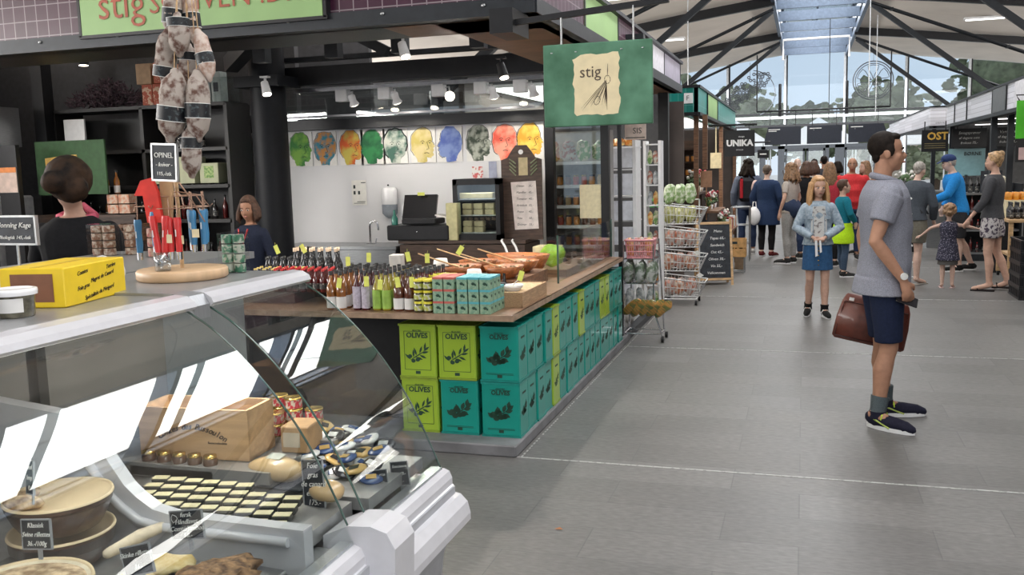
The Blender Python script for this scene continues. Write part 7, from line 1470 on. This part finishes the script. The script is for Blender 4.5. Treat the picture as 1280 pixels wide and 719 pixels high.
    # ---- shoes and socks
    for D, nm in ((L, 'left'), (R_, 'right')):
        a, to = D['ank'], D['toe']; dz = (to - a); dz.z = 0; dz.normalize(); he = V(a.x, a.y, a.z - .05) - dz * .035; mid = V(a.x, a.y, a.z - .04).lerp(V(to.x, to.y, to.z), .55)
        if g('shoe', True) == 'sandal':
            b = B(); c = (he + to) / 2; c.z = a.z - .078; q = math.atan2(dz.y, dz.x); b.box(c, ((to - he).length + .06, .085, .02), q, bev=.006); b.tube([c + dz * .05 + V(-dz.y, dz.x, 0) * .04, c + dz * .07 + V(0, 0, .055), c + dz * .05 - V(-dz.y, dz.x, 0) * .04], .008, 6); b.build('sandal', g('shoem'), t)
        else:
            b = B(); b.tube([he + V(0, 0, .028), V(a.x, a.y, a.z - .035), mid + V(0, 0, .008), V(to.x, to.y, max(to.z, .03)) + V(0, 0, .006), V(to.x, to.y, max(to.z, .03)) + dz * .035], [.040, .046, .043, .038, .026], 12, round_=True); b.tube([V(a.x, a.y, a.z - .02), V(a.x, a.y, a.z + .022)], [.052, .049], 12)
            for i in range(len(b.v)): v_ = b.v[i]; b.v[i] = (v_[0], v_[1], max(v_[2], min(a.z, to.z + .05) - .075 if to.z > .06 else .008))
            so = b.build('shoe', g('shoem'), t); b = B(); z = .006 if to.z < .06 else to.z - .03; q = math.atan2(dz.y, dz.x); c = (he + to) / 2 + dz * .012; c.z = z + .004; ln = (to - he).length + .09; tip = []
            for k in range(16): u = math.pi * 2 * k / 16; px, py = math.cos(u) * ln / 2, math.sin(u) * .044 * (1 if math.cos(u) > -.5 else .9); tip.append(c + V(px * dz.x - py * dz.y, px * dz.y + py * dz.x, -.008))
            b.prism(tip, (0, 0, 1), .024); b.build('sole', g('solem', WHITE), so)
            if g('lace'):
                b = B()
                for k in range(4): p = V(a.x, a.y, a.z).lerp(V(to.x, to.y, to.z + .03), .25 + k * .14); s_ = V(-dz.y, dz.x, 0); zt = a.z - .002 - k * .010; b.tube([V(p.x, p.y, zt - .012) + s_ * .034, V(p.x, p.y, zt + .004), V(p.x, p.y, zt - .012) - s_ * .034], .0055, 6)
                for sg in (-1, 1): p = V(a.x, a.y, a.z + .0) + dz * .045; b.tube([p, p + V(-dz.y, dz.x, 0) * sg * .03 + V(0, 0, .008), p + V(-dz.y, dz.x, 0) * sg * .045 + V(0, 0, -.02)], .004, 5)
                b.build('laces', g('lace'), so); B().tube([mid + V(-dz.y, dz.x, 0) * .040 * sg_ + V(0, 0, -.015) for sg_ in (1,)] + [V(a.x, a.y, a.z - .02) + V(-dz.y, dz.x, 0) * .043], .006, 5).tube([mid - V(-dz.y, dz.x, 0) * .040 + V(0, 0, -.015), V(a.x, a.y, a.z - .02) - V(-dz.y, dz.x, 0) * .043], .006, 5).build('side_stripe', g('stripe', WHITE), so)
        if g('sock'): u = (D['knee'] - a).normalized(); B().tube([a - u * .02, a + u * .04, a + u * g('sockh', .12)], [.047, .047, .054], 14).build('sock', g('sock'), t)
    t['_'] = 0; del t['_']
    return t, L, R_, hp, T, HR
SKA, SKB, SKC = skin('tan', (.40, .21, .135)), skin('fair', (.60, .37, .28)), skin('pale', (.62, .42, .34))
HB = M('hair_dark_brown', (.012, .008, .006), .7, var=.3, scale=50, spec=.15); HBL = M('hair_blonde', (.48, .27, .12), .5, var=.3, scale=40, stretch=(6, 6, 1)); HG = M('hair_grey', (.34, .31, .28), .6, var=.3, scale=50); HLB = M('hair_light_brown', (.22, .12, .06), .55, var=.4, scale=40); HM = M('hair_mid_brown', (.07, .032, .018), .65, var=.4, scale=40)
def chambray(): return M('cloth_chambray', (.24, .245, .29), .85, scale=220, var=.22, spec=.2)
# ---- the man with the briefcase
NAVY = cloth('navy', (.012, .018, .045)); SHOEN = cloth('navy_suede', (.015, .015, .03)); LIME = M('lime_lace', (.50, .68, .04), .5); GSOCK = cloth('grey_sock', (.09, .11, .12), scale=160)
man, ML, MR, mh, MT, mR = person('person', 'man in a grey short-sleeved shirt and navy shorts, seen from the side, holding a phone', .47, 6.08, -80, 1.80, dict(near=True, vox=.0075, skin=SKA, hairm=HB, hair='short', turn=-8, nod=0, w=1.03, d=1.02, belly=.012, topm=chambray(), hem=.80, flare=1.12, loose=.030, neckz=1.48, sleeve='short', collar=True, bottom='shorts', bottomm=NAVY, legloose=.014, short=.46, shoem=SHOEN, lace=LIME, sock=GSOCK, sockh=.11, stripe=M('stripe_lime', (.45, .55, .12), .5),
    rel=(.225, -.10, 1.13), rwr=(.235, .06, .90), rhd=(-.02, .30, -1), lel=(-.24, -.06, 1.13), lwr=(-.235, -.02, .87), lhd=(0, .0, -1), curl=.75,
    rank=(.15, -.045, .085), rtoe=(.27, .085, .03), rknee=(.115, .02, .48), lank=(-.13, .07, .085), ltoe=(-.13, .26, .03), lknee=(-.11, .04, .48)))
B().tube([MR['wr'] + V(0, -.001, .018), MR['wr'] + V(0, -.006, .036)], [.030, .0315], 16).build('watch_strap', STEEL, man); B().tube([MR['wr'] + V(.028, -.006, .027), MR['wr'] + V(.036, -.006, .027)], [.021, .020], 18).build('watch_face', M('watch_dial', (.66, .66, .64), .25), man)
b = B(); b.tube([MT((-.066, .01, 1.478)), MT((-.045, .055, 1.462)), MT((0, .080, 1.438)), MT((.045, .055, 1.462)), MT((.066, .01, 1.478)), MT((.052, -.05, 1.495)), MT((0, -.070, 1.503)), MT((-.052, -.05, 1.495)), MT((-.066, .01, 1.478))], .020, 8); b.build('collar', chambray(), man)
b = B(); b.tube([MT((.012, .13, 1.36)), MT((.012, .148, 1.2)), MT((.012, .160, 1.0)), MT((.012, .158, .84))], .006, 6); b.build('button_placket', chambray(), man)
b = B()
for z in (1.36, 1.27, 1.18, 1.08, .98, .89): b.sph(MT((.012, .150 + (1.36 - z) * .045, z)), .007, 8, 5)
b.build('button', CHALK, man)
t = thing('phone', 'black phone held low in the right hand of the man in grey', 'phone', man.matrix_world @ V(0, 0, 0)); ph = Matrix.Translation((.47, 6.08, 0)) @ Matrix.Rotation(math.radians(-80), 4, 'Z') @ Matrix.Scale(1.8 / 1.75, 4)
c = ph @ (MR['wr'] + V(-.03, .075, -.13)); t.location = c + V(-.045, 0, .01); t.rotation_euler = (.9, .35, .15); B().box((0, 0, 0), (.13, .066, .010), bev=.004).build('phone_body', M('phone_black', (.012, .012, .014), .2, coat=.6), t); B().box((0, 0, .0055), (.12, .058, .001)).build('screen', M('phone_screen', (.02, .02, .025), .08), t)
t = thing('briefcase', 'reddish brown leather briefcase with two handles, held behind the legs', 'bag', ph @ (ML['wr'] + V(.0, .0, -.43))); t.rotation_euler = (0, .20, -.06); LEA = M('brown_leather', (.115, .028, .018), .42, var=.25, scale=14, bump=.15, coat=.15); b = B()
b.rings([[V(x * sx, y * sy, z) for x, y in ((.22, -.045), (.225, 0), (.22, .045), (-.22, .045), (-.225, 0), (-.22, -.045))] for z, sx, sy in ((0, .93, .8), (.015, 1.0, 1.0), (.14, .99, 1.1), (.25, .93, .85), (.29, .86, .5), (.30, .82, .3))]); b.build('leather_body', LEA, t)
b = B()
for sy in (-1, 1): b.tube([(-.21, sy * .046, .02), (.21, sy * .046, .02), (.195, sy * .042, .25), (-.195, sy * .042, .25), (-.21, sy * .046, .02)], .004, 5)
b.build('piping', M('dark_leather', (.05, .012, .01), .4), t)
for sy in (-1, 1): B().tube([(-.07, sy * .02, .28), (-.065, sy * .015, .33), (-.03, sy * .008, .365), (.03, sy * .008, .365), (.065, sy * .015, .33), (.07, sy * .02, .28)], .009, 8).build('handle', LEA, t)
B().box((-.155, -.042, .27), (.03, .006, .02)).build('brand_patch', CHALK, t)
# ---- girl in the denim jacket
DEN = cloth('light_denim', (.27, .345, .42), scale=30, c2=(.40, .47, .54)); DENS = cloth('blue_denim', (.035, .10, .22), scale=30)
girl, GL, GR, gh, GT, _ = person('person', 'blonde girl in a pale denim jacket and denim skirt walking towards the viewer', .15, 10.2, 184, 1.45, dict(near=True, vox=.009, fem=True, head=1.12, w=.96, skin=SKB, hairm=HBL, hair='long', turn=12, nod=8, topm=DEN, topname='jacket', hem=.93, loose=.026, sleeve='long', bottom='skirt', bottomm=DENS, skirt=.60, skirtname='denim_skirt', shoem=cloth('black_sneaker', (.015, .015, .015)), stripe=WHITE, lace=CHALK, sock=cloth('black_sock', (.01, .01, .01)), sockh=.07,
    lel=(-.27, .02, 1.14), lwr=(-.07, .17, 1.02), lhd=(.8, .35, -.4), rel=(.27, .02, 1.14), rwr=(.07, .17, 1.02), rhd=(-.8, .35, -.4), lank=(-.09, .06, .085), ltoe=(-.12, .24, .03), lknee=(-.09, .05, .48), rank=(.10, -.10, .09), rtoe=(.13, .07, .03), rknee=(.09, .03, .48)))
B().prism([(-.07, 0, 1.41), (.07, 0, 1.41), (.095, .0, 1.2), (.095, 0, .96), (-.095, 0, .96), (-.095, 0, 1.2)], (0, 1, 0), .136).build('print_shirt', M('white_print_tee', (.66, .66, .65), .8, scale=28, c2=(.22, .2, .2), thr=(.56, .6)), girl)
b = B()
for s_ in (-1, 1): b.box((s_ * .105, .132, 1.27), (.065, .014, .035)); b.tube([(s_ * .062, .128, 1.38), (s_ * .070, .140, 1.15), (s_ * .075, .140, .95)], .006, 5)
b.build('jacket_seam', DEN, girl); b = B()
for q in range(5): b.sph((0, .138 + q * .004, .91 - q * .06), .009, 8, 5)
b.build('button', GOLD, girl)
o = B().prism([(-.012, 0, 0), (.012, 0, 0), (.02, 0, -.16), (-.004, 0, -.17)], (0, 1, 0), .006).prism([(.03, 0, 0), (.05, 0, 0), (.06, 0, -.12), (.04, 0, -.13)], (0, 1, 0), .006).build('paper_strip', WHITE, None, V(.13, 10.0, .82)); tag(o, 'white paper strips held by the girl before her skirt', 'paper')
# ---- people on the right
old, OL, OR, *_ = person('person', 'older woman with short grey hair in a dark jacket and grey shorts, leaning forward', 1.34, 12.95, -35, 1.60, dict(skin=SKC, hairm=HG, hair='short', fem=True, w=1.12, lean=14, nod=8, topm=cloth('charcoal_jacket', (.06, .07, .085)), topname='jacket', hem=.90, loose=.030, sleeve='long', bottom='shorts', bottomm=cloth('khaki_grey', (.17, .16, .13)), short=.36, legloose=.03, shoe='sandal', shoem=M('silver_shoe', (.35, .33, .30), .35, .5),
    rel=(.27, .10, 1.12), rwr=(.20, .22, .92), rhd=(.1, .4, -1), lel=(-.24, .18, 1.14), lwr=(-.12, .34, 1.02), lhd=(.3, 1, -.2)))
B().tube([(-.17, .12, 1.46), (-.02, .16, 1.25), (.18, .12, 1.0)], .013, 6).tube([(-.17, .08, 1.47), (-.04, -.06, 1.28), (.18, -.04, 1.02)], .013, 6).build('bag_strap', BLACK, old)
cap, CL, CR, ch_, *_ = person('person', 'man in a bright blue jacket and navy cap bending towards the counter', 2.12, 14.5, 92, 1.68, dict(skin=SKC, hairm=HG, hair='balding', w=1.08, lean=12, nod=14, topm=cloth('bright_blue', (.02, .22, .58)), topname='jacket', hem=.86, loose=.030, sleeve='long', bottom='shorts', bottomm=cloth('dark_shorts', (.03, .03, .035)), legloose=.025, shoem=cloth('black_sneaker', (.015, .015, .015)), lel=(-.25, .20, 1.16), lwr=(-.17, .42, 1.05), lhd=(.1, 1, -.2), rel=(.25, .02, 1.12), rwr=(.24, .18, .95), rank=(.10, -.22, .09), rtoe=(.16, -.04, .03), rknee=(.1, -.05, .48)))
B().sph(ch_(0, -.02, .055), (.092, .108, .075), 16, 8).build('cap', cloth('cap_navy', (.03, .05, .14)), cap); B().prism([ch_(-.07, .07, .055), ch_(-.06, .15, .04), ch_(.06, .15, .04), ch_(.07, .07, .055)], (0, 0, 1), .012).build('cap_peak', cloth('cap_navy', (.03, .05, .14)), cap)
wom, WL, WR, *_ = person('person', 'blonde woman with a bun, dark grey top and patterned shorts, seen from the side', 2.20, 12.45, 68, 1.68, dict(skin=SKB, hairm=M('hair_blonde2', (.42, .26, .13), .5, var=.4, scale=40), hair='bun', fem=True, w=.98, topm=cloth('charcoal_knit', (.065, .065, .072)), hem=.92, loose=.022, sleeve='threeq', bottom='shorts', bottomm=M('patterned_shorts', (.62, .58, .58), .8, scale=26, c2=(.07, .05, .08), thr=(.5, .55)), short=.27, legloose=.028, shoe='sandal', shoem=cloth('black_sandal', (.02, .015, .015)), lel=(-.22, .06, 1.14), lwr=(-.24, .22, .92), lhd=(0, .5, -.8), rel=(.22, -.02, 1.14), rwr=(.22, .12, .92), rank=(.1, -.18, .11), rtoe=(.1, -.03, .03), rknee=(.1, -.04, .49), turn=0))
kid, KL, KR, *_ = person('person', 'small curly haired child in a dark patterned dress, arms stretched to both sides', 1.74, 12.62, -8, 1.0, dict(skin=SKC, hairm=M('hair_curly_light', (.30, .18, .10), .6, var=.4, scale=50), hair='curly', curl_len=.05, locks=0, head=1.40, w=1.05, d=1.1, fem=True, topm=M('dotted_dress', (.025, .025, .05), .8, scale=45, c2=(.30, .28, .36), thr=(.58, .62)), topname='dress', hem=.62, flare=1.25, loose=.02, sleeve='tank', bottom='skirt', bottomm=cloth('grey_skirt', (.10, .095, .09)), skirt=.52, shoe='sandal', shoem=M('pink_shoe', (.5, .36, .34), .6), lel=(-.36, .05, 1.32), lwr=(-.56, .14, 1.14), lhd=(-1, .3, -.4), rel=(.36, .05, 1.36), rwr=(.58, .12, 1.30), rhd=(1, .1, -.1)))
# ---- people on the left, backs turned
bpk, PL, PR, *_ = person('person', 'dark haired person with a red and black backpack, seen from behind', -.95, 17.0, 8, 1.68, dict(skin=SKA, hairm=HB, hair='curly', topm=cloth('slate_jacket', (.10, .12, .17)), topname='jacket', hem=.84, loose=.03, sleeve='long', bottomm=cloth('dark_jeans', (.025, .04, .09)), shoem=cloth('white_shoe', (.5, .5, .5)), lank=(-.1, .08, .085)))
t = thing('backpack', 'black and red backpack on the back of the dark haired person', 'bag', (-.95, 16.80, 1.16)); B().box((0, 0, 0), (.30, .15, .42), bev=.06).build('bag_body', cloth('pack_black2', (.02, .02, .025)), t); B().box((-.09, -.08, .02), (.05, .02, .34), bev=.008).build('red_panel', cloth('red_panel', (.40, .02, .03)), t); b = B(); lump(b, (.15, -.05, .04), (.09, .07, .12), amp=.2, sc=8); b.build('pink_cardigan', cloth('pale_pink', (.55, .40, .38)), t)
nav, NL, NR, *_ = person('person', 'older woman in a navy coat with a white carrier bag, seen from behind', -.60, 16.5, -20, 1.58, dict(skin=SKC, hairm=M('hair_grey_brown', (.13, .10, .08), .6, var=.3), hair='short', fem=True, w=1.08, topm=cloth('navy_coat', (.018, .035, .085)), topname='coat', hem=.62, flare=1.15, loose=.04, sleeve='long', bottomm=cloth('black_trousers', (.012, .012, .014)), shoem=cloth('maroon_shoe', (.12, .02, .02))))
b = B(); lump(b, (0, 0, 0), (.10, .06, .16), amp=.12, sc=6); b.tube([(-.03, 0, .14), (-.02, 0, .24), (.02, 0, .24), (.03, 0, .14)], .008, 6); tag(b.build('carrier_bag', WHITEP, None, (-.80, 16.34, .72)), 'white carrier bag beside the navy coat', 'bag')
b = B(); lump(b, (0, 0, 0), (.13, .08, .17), amp=.12, sc=6); b.tube([(-.05, 0, .14), (-.12, .08, .40), (-.05, .15, .14)], .01, 6); tag(b.build('shoulder_bag', cloth('taupe_bag', (.09, .08, .08)), None, (-.22, 16.32, 1.08)), 'dark taupe shoulder bag on the right of the navy coat', 'bag')
# ---- the crowd in the middle
cur, *_ = person('person', 'woman with long wavy light brown hair and a pale top, left of the crowd', -.20, 15.4, 60, 1.60, dict(skin=SKB, hairm=HLB, hair='curly', fem=True, topm=cloth('beige_top', (.45, .40, .36)), sleeve='tee', bottomm=cloth('white_grey_trousers', (.32, .31, .30)), shoem=cloth('dark_shoe', (.03, .03, .03))))
b = B(); lump(b, (0, -.02, .98), (.21, .17, .17), amp=.3, sc=7); b.build('tied_jacket', cloth('dark_blue_jacket', (.03, .045, .09)), cur)
person('person', 'person with short brown hair in a black T-shirt, left behind the girl', .04, 16.2, 20, 1.62, dict(skin=SKA, hairm=HM, hair='bob', topm=cloth('black_tee', (.012, .012, .014)), bottomm=cloth('dark_jeans', (.025, .04, .09)), shoem=cloth('dark_shoe', (.03, .03, .03))))
person('person', 'bald man at the back of the crowd facing the hall', -.13, 20.0, 180, 1.68, dict(skin=SKC, hairm=HG, hair='balding', topm=cloth('grey_brown', (.16, .14, .13)), bottomm=cloth('dark_jeans', (.025, .04, .09)), shoem=cloth('dark_shoe', (.03, .03, .03))))
person('person', 'dark haired person deep in the crowd beside the bald man', .22, 22.0, 10, 1.66, dict(skin=SKA, hairm=HB, hair='short', topm=cloth('grey_brown', (.16, .14, .13)), bottomm=cloth('dark_jeans', (.025, .04, .09)), shoem=cloth('dark_shoe', (.03, .03, .03))))
person('person', 'brown haired woman in a white top just behind the girl', .17, 17.4, -15, 1.62, dict(skin=SKB, hairm=HM, hair='bob', fem=True, topm=cloth('white_top', (.62, .62, .62)), bottomm=cloth('dark_jeans', (.025, .04, .09)), shoem=cloth('dark_shoe', (.03, .03, .03))))
person('person', 'woman with long light brown hair in a red sleeveless top, right behind the girl', .38, 15.0, -10, 1.60, dict(skin=SKB, hairm=HLB, hair='long', fem=True, topm=cloth('coral_red', (.46, .04, .06)), sleeve='tank', bottomm=cloth('black_trousers', (.012, .012, .014)), shoem=cloth('dark_shoe', (.03, .03, .03)), lel=(-.25, .05, 1.14), lwr=(-.2, .2, .95)))
person('person', 'dark haired person in grey far back between the two red tops', .42, 21.5, 0, 1.72, dict(skin=SKA, hairm=HB, hair='short', topm=cloth('dark_grey_top', (.06, .06, .07)), bottomm=cloth('dark_jeans', (.025, .04, .09)), shoem=cloth('dark_shoe', (.03, .03, .03))))
person('person', 'woman with dark hair in a dark top left of the man in red', .62, 19.0, 30, 1.60, dict(skin=SKA, hairm=HB, hair='bob', fem=True, topm=cloth('dark_grey_top', (.06, .06, .07)), bottomm=cloth('dark_jeans', (.025, .04, .09)), shoem=cloth('dark_shoe', (.03, .03, .03))))
person('person', 'stocky man in a red T-shirt facing the viewer', .76, 16.2, 175, 1.66, dict(skin=SKA, hairm=HM, hair='balding', w=1.22, belly=.03, topm=cloth('red_tee', (.58, .04, .045)), bottomm=cloth('dark_jeans', (.025, .04, .09)), shoem=cloth('dark_shoe', (.03, .03, .03))))
person('person', 'light haired woman reaching up behind the man in grey', 1.00, 17.0, 120, 1.60, dict(skin=SKB, hairm=HLB, hair='long', fem=True, topm=cloth('cream_top', (.5, .42, .36)), bottomm=cloth('dark_jeans', (.025, .04, .09)), shoem=cloth('dark_shoe', (.03, .03, .03)), lel=(-.34, .20, 1.38), lwr=(-.30, .42, 1.50), lhd=(.1, 1, .3)))
boy, *_ = person('person', 'child in a teal jumper with a lime jacket tied round the waist', .53, 13.7, -70, 1.34, dict(skin=SKB, hairm=HM, hair='short', head=1.15, topm=cloth('teal_jumper', (.01, .16, .22)), hem=.95, loose=.025, sleeve='long', bottomm=cloth('kid_jeans', (.05, .08, .13)), shoem=cloth('dark_shoe', (.03, .03, .03)), lel=(-.26, .03, 1.17), lwr=(-.14, .17, 1.02), rel=(.26, .03, 1.17), rwr=(.14, .17, 1.02), nod=-8, lank=(-.1, .06, .085)))
b = B(); b.ell([(V(0, 0, .62), .23, .20), (V(0, 0, .76), .235, .2), (V(0, 0, .9), .205, .17), (V(0, 0, 1.0), .185, .145)], 0, 18); b.tube([(-.16, .08, .98), (0, .17, .94), (.16, .08, .98)], .03, 8); o = b.build('tied_jacket', cloth('neon_lime', (.48, .78, .02)), boy); remesh(o, .014, 3)
person('person', 'person in black half hidden behind the man in grey', 1.16, 15.2, 200, 1.42, dict(skin=SKB, hairm=HB, hair='bob', fem=True, topm=cloth('black_tee', (.012, .012, .014)), bottomm=cloth('black_trousers', (.012, .012, .014)), shoem=cloth('dark_shoe', (.03, .03, .03))))
# ---- the two women inside the stall
w1, _, _, w1h, *_ = person('person', 'dark haired woman with a pink collar behind the deli case, seen from behind', -3.56, 3.85, 200, 1.74, dict(near=True, vox=.009, skin=SKB, hairm=M('hair_dark', (.012, .008, .007), .65, var=.5, scale=14, c2=(.05, .026, .014), spec=.2), hair='short', fem=True, w=1.05, nod=22, lean=5, turn=-150, topm=cloth('black_tee', (.012, .012, .014)), sleeve='tee', bottomm=cloth('black_trousers', (.012, .012, .014)), shoem=cloth('dark_shoe', (.03, .03, .03))))
b = B(); b.sph(w1h(0, -.045, .02), (.112, .125, .118), 16, 10, jit=.03); b.sph(w1h(0, -.09, -.06), (.085, .06, .07), 12, 8, jit=.04); b.sph(w1h(-.075, -.115, -.03), (.065, .06, .06), 12, 8, jit=.04); b.sph(w1h(.05, -.03, -.01), (.05, .07, .06), 12, 8); b.sph(w1h(-.05, -.03, -.01), (.05, .07, .06), 12, 8); o = b.build('hair_bun', M('hair_dark', (.03, .022, .02), .5), w1); remesh(o, .008, 2)
b = B(); b.tube([(-.09, .0, 1.47), (0, .085, 1.44), (.09, .0, 1.47), (0, -.09, 1.52), (-.09, .0, 1.47)], .022, 8); b.build('pink_collar', cloth('pink_collar', (.58, .12, .18)), w1)
w2, *_ = person('person', 'short haired brown woman with a red lanyard beside the round column', -4.39, 6.65, 170, 1.47, dict(skin=SKA, hairm=HM, hair='bob', fem=True, nod=12, turn=20, topm=cloth('dark_navy_top', (.015, .02, .04)), sleeve='long', bottomm=cloth('black_trousers', (.012, .012, .014)), shoem=cloth('dark_shoe', (.03, .03, .03))))
B().tube([(-.06, .10, 1.44), (0, .15, 1.2), (.06, .10, 1.44)], .008, 5).build('lanyard', REDH, w2)
